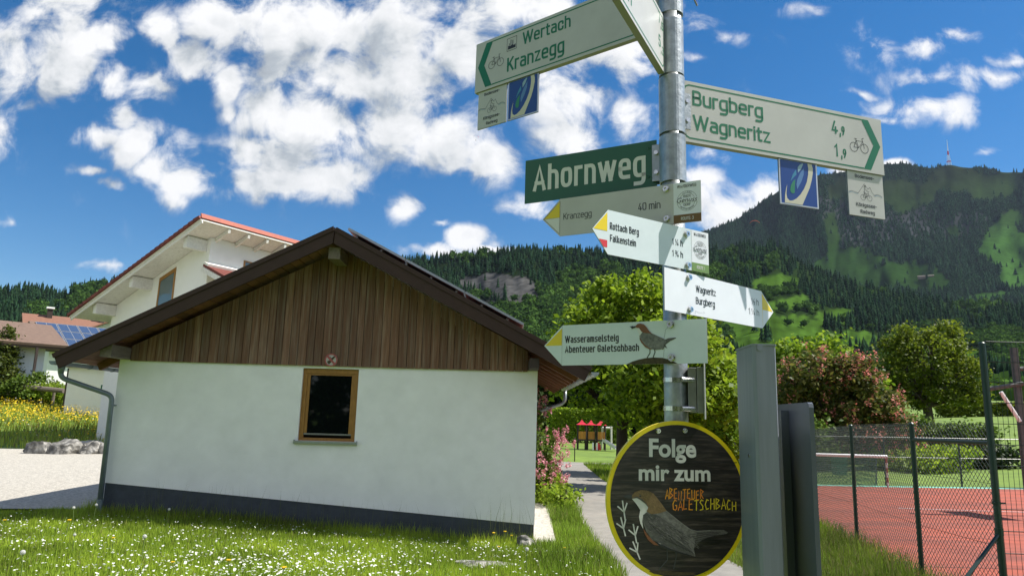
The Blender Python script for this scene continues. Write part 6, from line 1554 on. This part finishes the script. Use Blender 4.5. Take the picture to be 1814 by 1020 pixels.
# far court fence behind the goal
ff = thing('chain_link_fence', 'far green chain-link fence behind the goal, seen through the near fence', 'fence', (8.2, 27, g1(8.2, 27)))
for k in range(6):
    xx = 8.4 + k * 2.8; zz = g1(xx, 27); b = MB(); b.tube([(xx, 27, zz - .2), (xx, 27, zz + 1.75)], .035, 8); b.build('post', M['greenpost'], ff)
b = MB(); b.tube([(8.4, 27, g1(8.4, 27) + 1.72), (22.4, 27, g1(22.4, 27) + 1.72)], .018, 6); b.build('rail', M['greenpost'], ff)
b = MB(); b.tube([(8.4, 27, g1(8.4, 27) + 1.0), (22.4, 27, g1(22.4, 27) + 1.0)], .016, 6); b.build('rail', M['greenpost'], ff)
# goal
gx1, gx0 = at(1573, 862, 25.6)[0], at(1573, 862, 25.6)[0] - 4.2; gz0 = g1(gx1, 25.6) + .05; gt = at(1560, 808, 25.6)[2]
go = thing('goal', 'small football goal with white crossbar and green net at the far court edge', 'goal', (float(gx1 + gx0) / 2, 25.6, gz0))
b = MB(); b.tube([(gx0 - .04, 25.6, gt), (gx1 + .04, 25.6, gt)], .055, 10); b.build('crossbar', M['whitepaint'], go)
for x in (gx0, gx1):
    b = MB(); nseg = 6
    for k in range(nseg): b.tube([(x, 25.6, gz0 + (gt - gz0 - .055) * k / nseg), (x, 25.6, gz0 + (gt - gz0 - .055) * (k + 1) / nseg)], .04, 8, True, k % 2)
    b.build('goalpost', [M['whitewood'], M['court']], go)
    b = MB(); b.tube([(x, 25.65, gt - .03), (x, 26.3, gt - .1), (x, 26.4, gz0 + .02)], .022, 6); b.build('rear_stay', M['alud'], go)
V, F = [], []
for j in range(85):
    x = gx0 + (gx1 - gx0) * j / 84; b0 = len(V); V += [(x - .009, 26.35, gz0), (x + .009, 26.35, gz0), (x + .009, 26.25, gt - .1), (x - .009, 26.25, gt - .1)]; F.append((b0, b0 + 1, b0 + 2, b0 + 3))
for j in range(24):
    z = gz0 + (gt - gz0 - .1) * j / 23; b0 = len(V); V += [(gx0, 26.345 - .1 * j / 23, z - .008), (gx1, 26.345 - .1 * j / 23, z - .008), (gx1, 26.345 - .1 * j / 23, z + .008), (gx0, 26.345 - .1 * j / 23, z + .008)]; F.append((b0, b0 + 1, b0 + 2, b0 + 3))
npmesh('net', np.array(V), np.array(F), M['greynet'], go)
# waste bin behind the goal
p = place(1488, 855, 32); bn = thing('bin', 'pale green waste bin standing on the grass behind the goal', 'bin', p)
b = MB(); b.prism([(-.22, 0), (.22, 0), (.26, .75), (-.26, .75)], (p[0], p[1] - .25, p[2] + .05), (1, 0, 0), (0, 0, 1), (0, .5, 0)); b.build('body', M['leafg'], bn, bevel=.02)
b = MB(); b.prism([(-.28, .76), (.28, .76), (.24, .86), (-.24, .86)], (p[0], p[1] - .28, p[2] + .05), (1, 0, 0), (0, 0, 1), (0, .56, 0)); b.build('lid', M['lblue'], bn, bevel=.02)
# basketball stand
bx = at(1803, 690, 17)
bk = thing('basketball_stand', 'grey basketball stand with a white brace, behind the tall wire fence', 'basketball stand', (float(bx[0]), 17, g1(bx[0], 17)))
ptop = at(1796, 616, 17)
b = MB(); b.prism([(-.06, -.06), (.06, -.06), (.06, .06), (-.06, .06)], (bx[0], 17, g1(bx[0], 17)), (1, 0, 0), (0, 1, 0), (0, 0, ptop[2] - g1(bx[0], 17))); b.build('post', M['greypost'], bk)
a0, a1 = at(1748, 689, 17.05), at(1812, 679, 16.9); b = MB(); b.tube([a0, a1], .055, 6); b.build('arm', M['greypost'], bk)
a0, a1 = at(1773, 694, 16.85), at(1807, 746, 16.85); b = MB(); b.tube([a0, a1], .045, 8); b.build('brace', M['whitepaint'], bk)
hx = bx[0] + 1.2; b = MB(); b.bb((hx, 16.1, 2.7), (hx + .04, 17.9, 3.75)); b.build('backboard', M['whitepaint'], bk)
b = MB(); ringprism(b, (hx + .3, 17, 2.85), (1, 0, 0), (0, 1, 0), (0, 0, .02), .205, .225, 24); b.bb((hx + .04, 16.95, 2.84), (hx + .09, 17.05, 2.88)); b.build('hoop', M['redplastic'], bk)
b = MB(); b.tube([(bx[0] + .08, 17, 3.1), (hx, 17, 3.2)], .05, 8); b.build('arm', M['greypost'], bk)

# ------------------------------------------------------------------ playground tower
Yp = 56; p = place(1047, 797, Yp); kx = Yp / FPX
pg = thing('playground_tower', 'playground tower with three red pointed roofs, orange panels and a slide', 'playground tower', p)
z0 = p[2]; xq = lambda px: at(px, 770, Yp)[0]; zq = lambda py: at(1047, py, Yp)[2]
for i, (c, hw, yo) in enumerate(((1030.5, 9.5, 0), (1047.5, 8.6, .25), (1064, 9.5, -.1))):
    x = xq(c); h = hw * kx; b = MB(); ap = (x, Yp + yo, zq(743)); ez = zq(752.5); n = 4
    ring = [(x - h, Yp + yo - h, ez), (x + h, Yp + yo - h, ez), (x + h, Yp + yo + h, ez), (x - h, Yp + yo + h, ez)]; md_ = [(x + (q[0] - x) * .42, Yp + yo + (q[1] - Yp - yo) * .42, ez + (ap[2] - ez) * .40) for q in ring]
    b.add(ring + md_ + [ap], [(k, (k + 1) % 4, 4 + (k + 1) % 4, 4 + k) for k in range(4)] + [(4 + k, 4 + (k + 1) % 4, 8) for k in range(4)] + [(3, 2, 1, 0)]); b.build('roof', M['redplastic'], pg)
    for sx_ in (-1, 1):
        for sy_ in (-1, 1): b = MB(); b.tube([(x + sx_ * h * .72, Yp + yo + sy_ * h * .72, z0 - .2), (x + sx_ * h * .72, Yp + yo + sy_ * h * .72, ez + .02)], .05, 6); b.build('post', M['darkwood'], pg)
    b = MB(); nb = 6
    for k in range(nb): b.bb((x - h * .68 + h * 1.36 * k / nb, Yp + yo - h * .72 - .03, zq(777.5)), (x - h * .68 + h * 1.36 * (k + .86) / nb, Yp + yo - h * .72 + .01, zq(764)))
    b.build('panel', M['orangewood'], pg)
    b = MB(); b.bb((x - h * .8, Yp + yo - h * .8, zq(780.5)), (x + h * .8, Yp + yo + h * .8, zq(778))); b.build('deck', M['darkwood'], pg)
b = MB(); xs = xq(1052), xq(1063)
b.prism([(xs[0], z0), (xs[1], z0), (xs[1] - .05, zq(786)), (xs[0] + .22, zq(782)), (xs[0] + .1, zq(788))], (0, Yp - .7, 0), (1, 0, 0), (0, 0, 1), (0, .1, 0)); b.build('tunnel_panel', M['redplastic'], pg)
b = MB()
for xx in (1049, 1056): b.bb((xq(xx) - .08, Yp - .75, z0), (xq(xx) + .04, Yp - .71, zq(783)))
b.build('white_bars', M['whitepaint'], pg)
b = MB(); A = Vector((xq(1067), Yp - .6, zq(780))); B = Vector((xq(1086), Yp - 1.6, z0 + .12)); b.prism([(-.25, 0), (.25, 0), (.25, .2), (.21, .2), (.21, .04), (-.21, .04), (-.21, .2), (-.25, .2)], A, (.45, .9, 0), (0, 0, 1), B - A); b.build('slide', M['alu'], pg)
sw = thing('swing_frame', 'pale wooden swing frame to the right of the playground tower', 'swing', (float(xq(1086)), Yp + 1, z0))
b = MB(); b.tube([(xq(1070), Yp + 1, zq(757)), (xq(1087), Yp + 1, zq(757))], .09, 8); b.build('crossbar', M['whitewood'], sw)
b = MB(); b.tube([(xq(1086), Yp + 1, zq(754)), (xq(1086), Yp + 1.0, z0 - .2)], .08, 8); b.build('post', M['whitewood'], sw)
b = MB(); b.tube([(xq(1070), Yp + 1, zq(757)), (xq(1070), Yp + 1.6, z0 - .2)], .08, 8); b.build('post', M['whitewood'], sw)
p = place(1018, 806, 40); ps = thing('marker_post', 'thin dark post at the end of the footpath in front of the playground', 'post', p)
b = MB(); b.tube([(p[0], 40, p[2] - .2), (p[0], 40, at(1018, 776, 40)[2])], .03, 8); b.tube([(p[0], 40, at(1018, 776, 40)[2]), (p[0], 40, at(1018, 776, 40)[2] + .05)], [.045, .02], 8); b.build('post', M['darkwood'], ps)
# hut and low white walls under the trees
p = place(1296, 775, 46); ht = thing('wooden_hut', 'small wooden hut with dark roof half hidden by leaves left of the grey post', 'hut', p)
b = MB(); b.bb((p[0] - 1.1, 46, p[2] - .2), (p[0] + 1.4, 48.5, p[2] + 1.35)); b.build('wall', M['soffit'], ht)
b = MB(); b.prism([(-1.6, 1.3), (1.8, 1.3), (1.5, 1.75), (.1, 2.3), (-1.3, 1.75)], (p[0], 45.6, p[2]), (1, 0, 0), (0, 0, 1), (0, 3.4, 0)); b.build('roof', M['darkwood'], ht)
for i, (pxa, pxb, lab) in enumerate(((1267, 1280, 'short white-topped garden wall just above the rim of the round sign'), (1292, 1305, 'short white-topped garden wall beside the grey metal post'))):
    a0, a1 = at(pxa, 762, 42), at(pxb, 762, 42); gzz = g1(a0[0], 42); w = thing('garden_wall', lab, 'wall', (float(a0[0]), 42, gzz))
    b = MB(); b.bb((a0[0], 42, gzz - .2), (a1[0], 42.3, a0[2] - .05)); b.build('wall', M['beam'], w); b = MB(); b.bb((a0[0] - .03, 41.95, a0[2] - .05), (a1[0] + .03, 42.35, a0[2] + .08)); b.build('coping', M['whitepaint'], w)

# ------------------------------------------------------------------ transmitter and paragliders
a, ee = px_ang(1681, 289); ts = np.linspace(.5, 1, 80); PP, es = HILL_C.point(np.full(80, a), ts); j = int(np.argmax(es)); B0 = Vector(PP[j]) - Vector((0, 0, 4)); dist = math.hypot(B0.x, B0.y); kk = dist / FPX * 1.0
mast = thing('transmitter_mast', 'red and white lattice transmitter mast on the mountain summit', 'mast', tuple(B0))
def lattice(z0, z1, w0, w1, m, nm):
    b = MB(); n = 5
    for sx_ in (-1, 1):
        for sy_ in (-1, 1): b.tube([B0 + Vector((sx_ * w0, sy_ * w0, z0)), B0 + Vector((sx_ * w1, sy_ * w1, z1))], .4, 5)
    for k in range(n):
        wa = w0 + (w1 - w0) * k / n; wb = w0 + (w1 - w0) * (k + 1) / n; za = z0 + (z1 - z0) * k / n; zb_ = z0 + (z1 - z0) * (k + 1) / n
        for sy_ in (-1, 1):
            b.tube([B0 + Vector((-wa, sy_ * wa, za)), B0 + Vector((wb, sy_ * wb, zb_))], .25, 4); b.tube([B0 + Vector((wa, sy_ * wa, za)), B0 + Vector((-wb, sy_ * wb, zb_))], .25, 4); b.tube([B0 + Vector((sy_ * wa, -wa, za)), B0 + Vector((sy_ * wb, wb, zb_))], .25, 4)
    b.build(nm, m, mast)
u_ = kk
lattice(0, 6 * u_, 2.6 * u_, 2.1 * u_, M['whitepaint'], 'lattice_section'); lattice(6 * u_, 8 * u_, 2.1 * u_, 1.9 * u_, M['redplastic'], 'lattice_section'); lattice(8 * u_, 18 * u_, 1.9 * u_, 1.1 * u_, M['whitepaint'], 'lattice_section')
b = MB(); b.tube([B0 + Vector((0, 0, 18 * u_)), B0 + Vector((0, 0, 24 * u_))], 1.15 * u_, 10); b.build('antenna_drum', M['redplastic'], mast)
b = MB(); b.tube([B0 + Vector((0, 0, 24 * u_)), B0 + Vector((0, 0, 33 * u_)), B0 + Vector((0, 0, 43 * u_))], [.6 * u_, .4 * u_, .22 * u_], 8); b.build('aerial', M['whitepaint'], mast)
# alpine hut on the meadow
a, ee = px_ang(1640, 491); PP, es = HILL_C.point(np.full(80, a), np.linspace(0, 1, 80)); j = int(np.argmin(abs(es - ee))); q = Vector(PP[j])
ah = thing('alpine_hut', 'tiny pale long alpine hut on the mountain meadow', 'hut', tuple(q)); ux = Vector((math.cos(a), -math.sin(a), 0)); uy = Vector((math.sin(a), math.cos(a), 0))
b = MB(); b.prism([(-22, -6), (22, -6), (22, 3), (-22, 3)], q - uy * 6, ux, TOP, uy * 10); b.build('wall', M['beam'], ah); b = MB(); b.prism([(-1, 3), (11, 3), (5, 6)], q - uy * 6 - ux * 23, uy, TOP, ux * 46); b.build('roof', M['beam'], ah)


def paraglider(px, py, D_, span, cols, tilt, label, swing=0):
    c = Vector(EYE) + Vector(ray(px, py)) * D_; t = thing('paraglider', label, 'paraglider', tuple(c), 0, 'paragliders in the sky'); rt = Vector(_r); upv = Vector((0, 0, 1)); bk = Vector(_f)
    V, F, MI = [], [], []; n = 14
    for i in range(n + 1):
        u = -1 + 2 * i / n; x = math.sin(u * 1.15) / math.sin(1.15) * span / 2; z = span * .30 * (math.cos(u * 1.15) - math.cos(1.15)) / (1 - math.cos(1.15)); ch = span * .13 * (1 - .55 * u * u)
        o = c + rt * (x * math.cos(tilt) - z * math.sin(tilt)) + upv * (z * math.cos(tilt) + x * math.sin(tilt)); th = span * .02
        for (dy, dz) in ((-ch, 0), (-ch * .6, th), (ch, 0), (-ch * .5, -th * .4)): V.append(o + (bk * .8 + rt * .3) * dy + upv * (dz + dy * .12))
    for i in range(n):
        for k in range(4): F.append((4 * i + k, 4 * i + (k + 1) % 4, 4 * i + 4 + (k + 1) % 4, 4 * i + 4 + k)); MI.append(min(len(cols) - 1, i * len(cols) // n))
    b = MB(); b.v = [tuple(v) for v in V]; b.f = F; b.m = MI; b.build('canopy', [M[k] for k in cols] if len(cols) > 1 else M[cols[0]], t, smooth=True)
    pz = c - upv * span * .62; b = MB(); b.tube([pz + upv * .9, pz + upv * .3, pz - upv * .3], [.25, .45, .35], 7); b.tube([pz - upv * .3, pz - upv * .35 - bk * .9], [.3, .15], 6); b.tube([pz + upv * .95, pz + upv * 1.25], [.2, .16], 7); b.build('person', M['ink'], t)
    b = MB()
    for i in (0, 3, 7, 11, 14): b.tube([pz + upv * .6, V[4 * i + 1]], .035, 3, False)
    b.build('lines', M['ink'], t)


M['parafabric'] = mat('orange_canopy', (.85, .20, .05), .7, transl=.4)
paraglider(1337, 396, 800, 11.5, ['parafabric'], .05, 'orange paraglider in front of the mountain slope')
paraglider(843, 243, 1150, 9.5, ['lblue', 'navy', 'redplastic'], -.25, 'blue and red paraglider in the clouds below the Wertach sign')
paraglider(1755, 138, 1700, 7, ['whitepaint', 'orangewood'], .3, 'tiny white and orange paraglider in the upper right sky')


# ------------------------------------------------------------------ grass and flowers
def in_poly_path(x, y, pad=0.):
    l = np.interp(y, [p[1] for p in PATH_L], [p[0] for p in PATH_L]); r_ = np.interp(y, [p[1] for p in PATH_R], [p[0] for p in PATH_R]); return (x > l - pad) & (x < r_ + pad) & (y < 38.5)


def fence_x(y): return np.interp(y, [p[1] for p in FENCE], [p[0] for p in FENCE])


def bare(x, y):
    m = in_poly_path(x, y, -.05); m |= (x > HX0 - .02) & (x < HX1 + .02) & (y > HY0 - .02) & (y < HY1)
    m |= (x < -5.5) & (y > 13.0 + .25 * np.sin(x * 1.7)) & (y < 27.5); m |= (x > HX1) & (x < .9) & (y > 12.2) & (y < 17)
    m |= (x > fence_x(y) + .15) & (y > 7.1) & (y < 26.6)
    return m


def blades(name, label, n, xr, yr, hfun, wd, colfun, lean=.35, seed=0, extra=None):
    r_ = np.random.default_rng(seed); x = r_.uniform(*xr, n); y = r_.uniform(*yr, n); k = ~bare(x, y)
    if extra is not None: k &= extra(x, y, r_)
    x, y = x[k], y[k]; n = len(x); z = gz(x, y) - .04; h = hfun(x, y, r_); a = r_.uniform(0, 6.283, n); w = wd * r_.uniform(.6, 1.4, n)
    dx, dy = np.cos(a), np.sin(a); la = r_.uniform(0, 6.283, n); ll = h * lean * r_.random(n) ** .7; lx, ly = np.cos(la) * ll, np.sin(la) * ll
    B0_ = np.stack([x - dx * w, y - dy * w, z], 1); B1_ = np.stack([x + dx * w, y + dy * w, z], 1)
    M0 = np.stack([x - dx * w * .7 + lx * .35, y - dy * w * .7 + ly * .35, z + h * .6], 1); M1 = np.stack([x + dx * w * .7 + lx * .35, y + dy * w * .7 + ly * .35, z + h * .6], 1); T_ = np.stack([x + lx, y + ly, z + h], 1)
    V = np.stack([B0_, B1_, M1, M0, T_, T_], 1)[:, :5].reshape(-1, 3); i = np.arange(n)[:, None] * 5
    F = np.concatenate([i + np.array([0, 1, 2]), i + np.array([0, 2, 3]), i + np.array([3, 2, 4])], 0)
    t = np.repeat(colfun(x, y, r_), 5, 0); o = npmesh(name, V, F, M['blade'], tint=t); return tag(o, label, kind='stuff')


def grass_col(base, spread=.35, dry=.06):
    base = np.array(base)

    def f(x, y, r_):
        n = len(x); k = fbm(np.stack([x * .9, y * .9, x * 0], 1), 3, 4)[:, None]; c = base * (1 + spread * r_.uniform(-1, 1, (n, 1)) + .75 * k) * np.array([1, 1, 1]) + np.clip(k, 0, 1) * np.array([.10, .03, 0]); d = r_.random(n) < dry; c[d] = np.array([.30, .26, .11]) * r_.uniform(.6, 1.1, (d.sum(), 1)); return np.clip(c, 0, 1)
    return f


LAWN = (.265, .37, .034)
near_wall = lambda x, y: np.exp(-np.maximum(0, HY0 - y) / .45) * ((x > HX0 - .3) & (x < HX1 + .4))
hl = lambda x, y, r_: (.04 + .07 * r_.random(len(x)) ** 1.8 + .22 * near_wall(x, y) * r_.random(len(x)) + .05 * np.clip(fbm(np.stack([x * 1.3, y * 1.3, x * 0], 1), 3, 7) + .1, 0, 1))
blades('grass', 'short green lawn grass with clover in front of the low house', 250000, (-10.5, 1.5), (5.2, 13.4), hl, .0040, grass_col(LAWN), seed=1)
blades('grass', 'lawn grass near the viewer, mostly below the frame', 12000, (-8, 5), (.6, 5.2), hl, .006, grass_col(LAWN), seed=2)
blades('grass', 'tall unmown grass on the verge between the low house and the path', 70000, (.4, 2.4), (8.0, 24), lambda x, y, r_: 0.05 + .18 * r_.random(len(x)) ** 1.9 * (1 + fbm(np.stack([x * 1.5, y * 1.5, x * 0], 1), 3, 9)), .0048, grass_col((.20, .31, .028), .5), .5, seed=3, extra=lambda x, y, r_: x < np.interp(y, [p[1] for p in PATH_L], [p[0] for p in PATH_L]) + .08)
blades('grass', 'tall seeding grass along the foot of the chain-link fence', 52000, (2.6, 5.6), (1.5, 13), lambda x, y, r_: .06 + .10 * r_.random(len(x)) + .24 * r_.random(len(x)) ** 2.2 * np.exp(-((x - fence_x(np.maximum(y, 7))) / .5) ** 2), .0042, grass_col((.20, .28, .035), dry=.2), .4, seed=4)
blades('grass', 'grass between the path and the trees', 30000, (2.0, 9), (12, 37), lambda x, y, r_: .10 + .2 * r_.random(len(x)), .012, grass_col((.19, .29, .024)), seed=5)
blades('grass', 'tall meadow grass beyond the gravel yard', 60000, (-62, -10), (26.5, 58), lambda x, y, r_: .12 + .34 * r_.random(len(x)), .020, grass_col((.24, .32, .045), dry=.15), .4, seed=6, extra=lambda x, y, r_: y > 28.8)
# long seed stalks against the white wall
blades('grass', 'long dry grass stalks leaning against the white wall', 300, (-6, .6), (11.9, 12.42), lambda x, y, r_: .3 + .4 * r_.random(len(x)) + .35 * (x > -.3) * r_.random(len(x)), .0022, lambda x, y, r_: np.tile([.10, .115, .04], (len(x), 1)), .25, seed=7)


def daisies(name, label, n, seed, rr, hh, m, xr, yr, mask, petals=9, cone=False):
    r_ = np.random.default_rng(seed); x = r_.uniform(*xr, n); y = r_.uniform(*yr, n); k = ~bare(x, y) & mask(x, y, r_); x, y = x[k], y[k]; n = len(x); z = gz(x, y) - .03 + hh * r_.uniform(.6, 1.3, n); R = rr * r_.uniform(.7, 1.25, n)
    tl = r_.normal(size=(n, 2)) * .35; V = np.empty((n, petals + 1, 3)); V[:, 0] = np.stack([x, y, z + R * .25], 1)
    for j in range(petals):
        a = 2 * PI * j / petals; dx = np.cos(a) * R; dy = np.sin(a) * R; V[:, j + 1] = np.stack([x + dx, y + dy, z + dx * tl[:, 0] + dy * tl[:, 1]], 1)
    i = np.arange(n)[:, None] * (petals + 1); F = np.concatenate([i + np.array([0, j + 1, (j + 1) % petals + 1]) for j in range(petals)], 0)
    o = npmesh(name, V.reshape(-1, 3), F, m); return tag(o, label, kind='stuff')


dm = lambda x, y, r_: (fbm(np.stack([x * .8, y * 1.2, x * 0], 1), 3, 21) * .5 + .34 - .10 * (y > 11.3) - .35 * (y > 12.1)) > r_.random(len(x))
daisies('daisies', 'hundreds of small white daisies in the lawn', 7600, 1, .011, .085, M['petal'], (-10, 1.2), (6.6, 12.6), dm)
daisies('daisies', 'white clover and daisy heads in the brightest patch of lawn', 1500, 2, .013, .09, M['petal'], (-4.6, -.8), (6.6, 9.4), lambda x, y, r_: np.exp(-((x + 2.4) / 1.4) ** 2 - ((y - 8.0) / 1.0) ** 2) > r_.random(len(x)))
daisies('buttercups', 'band of yellow buttercups across the meadow', 52000, 3, .034, .50, M['yellowpetal'], (-50, -12), (29, 56), lambda x, y, r_: (np.exp(-((y - 39 + .15 * (x + 24)) / 6.0) ** 2) * (.55 + .9 * fbm(np.stack([x * .25, y * .25, x * 0], 1), 3, 8)) > r_.random(len(x))), 6)
daisies('meadow_flowers', 'pale flower heads scattered over the far meadow', 2400, 4, .025, .5, M['petal'], (-50, -12), (29, 56), lambda x, y, r_: r_.random(len(x)) < .5, 6)
# dandelions: yellow heads and grey seed clocks
dy_ = thing('dandelion', 'yellow dandelion flower on a thin stem in the grass', 'flower', (0, 0, 0), 0, 'yellow dandelions in the lawn')
b = MB(); b.tube([(0, 0, -.02), (.01, 0, .10), (0, .01, .17)], .0035, 5); b.build('stem', mat('stem_green', (.14, .2, .05), .7), dy_, local=True)
Vh = []; bm_ = MB()
for k in range(26): a = 2.39996 * k; r_ = .022 * math.sqrt(k / 26); bm_.tube([(math.cos(a) * r_ * .3, .01 + math.sin(a) * r_ * .3, .165), (math.cos(a) * r_, .01 + math.sin(a) * r_, .178)], [.003, .005], 4)
bm_.build('flower_head', M['yellowpetal'], dy_, local=True)
dc_ = thing('dandelion_clock', 'grey dandelion seed head on a bare stem in the grass', 'flower', (0, 0, 0), 0, 'dandelion seed heads in the lawn')
b = MB(); b.tube([(0, 0, -.02), (.008, 0, .14), (0, .01, .24)], .0035, 5); b.build('stem', M['greenwire'].copy() if False else bpy.data.materials['stem_green'], dc_, local=True)
bm_ = MB()
for k in range(70):
    zz = 1 - 2 * (k + .5) / 70; rr = math.sqrt(1 - zz * zz); a = 2.39996 * k; d = Vector((rr * math.cos(a), rr * math.sin(a), zz)); c = Vector((0, .01, .255)); bm_.tube([c + d * .006, c + d * .017], [.0005, .0006], 3, False); bm_.tube([c + d * .015, c + d * .019], [.001, .0042], 5)
bm_.build('seed_head', M['fluff'], dc_, local=True)


def spread(src, pts, labs):
    for i, (px, py) in enumerate(pts):
        d = ray(px, py); Y = 9.0
        for _ in range(12): q = at(px, py, Y); Y = Y * (EYE[2] - g1(q[0], Y) - .18) / (EYE[2] - q[2])
        o = src if i == 0 else copy_tree(src); q = at(px, py, Y); o.location = (q[0], Y, g1(q[0], Y) - .03); o.rotation_euler.z = i * 1.1; s = .8 + .5 * random.random(); o.scale = (s, s, s)
        if labs: o['label'] = labs[i]


spread(dy_, [(201, 945), (308, 986), (407, 989), (503, 1006), (8, 916), (121, 922), (875, 945), (896, 942), (907, 943), (883, 960), (618, 1013), (1000, 962)],
       ['yellow dandelion in the lawn left of the downpipe foot', 'yellow dandelion low in the lawn below the window', 'yellow dandelion right of the one below the window', 'yellow dandelion in the lawn at the bottom of the photo, centre', 'yellow dandelion at the far left edge of the lawn', 'yellow dandelion at the edge of the gravel shade',
        'leftmost yellow dandelion of the clump near the right house corner', 'middle yellow dandelion of the clump near the right house corner', 'rightmost yellow dandelion of the clump near the right house corner', 'lowest yellow dandelion of the clump near the right house corner', 'yellow dandelion beside the thick daisy patch', 'yellow dandelion on the verge beside the path'])
spread(dc_, [(131, 950), (130, 908), (40, 999), (255, 966), (298, 908), (168, 903), (225, 885), (620, 960), (934, 985)], None)


# ------------------------------------------------------------------ summer haze in the valley
b = MB(); b.bb((-8100, -8100, -2), (8100, 8100, 1420)); hz = b.build('haze', M['white'])
mh = bpy.data.materials.new('haze'); mh.use_nodes = True; t = mh.node_tree
for n in list(t.nodes): t.nodes.remove(n)
pv = t.nodes.new('ShaderNodeVolumePrincipled'); pv.inputs['Color'].default_value = (.62, .76, 1, 1); pv.inputs['Density'].default_value = 1.9e-5; pv.inputs['Anisotropy'].default_value = .2
ov = t.nodes.new('ShaderNodeOutputMaterial'); t.links.new(pv.outputs[0], ov.inputs['Volume'])
hz.data.materials.clear(); hz.data.materials.append(mh); tag(hz, 'thin blue summer haze over the valley', kind='stuff')
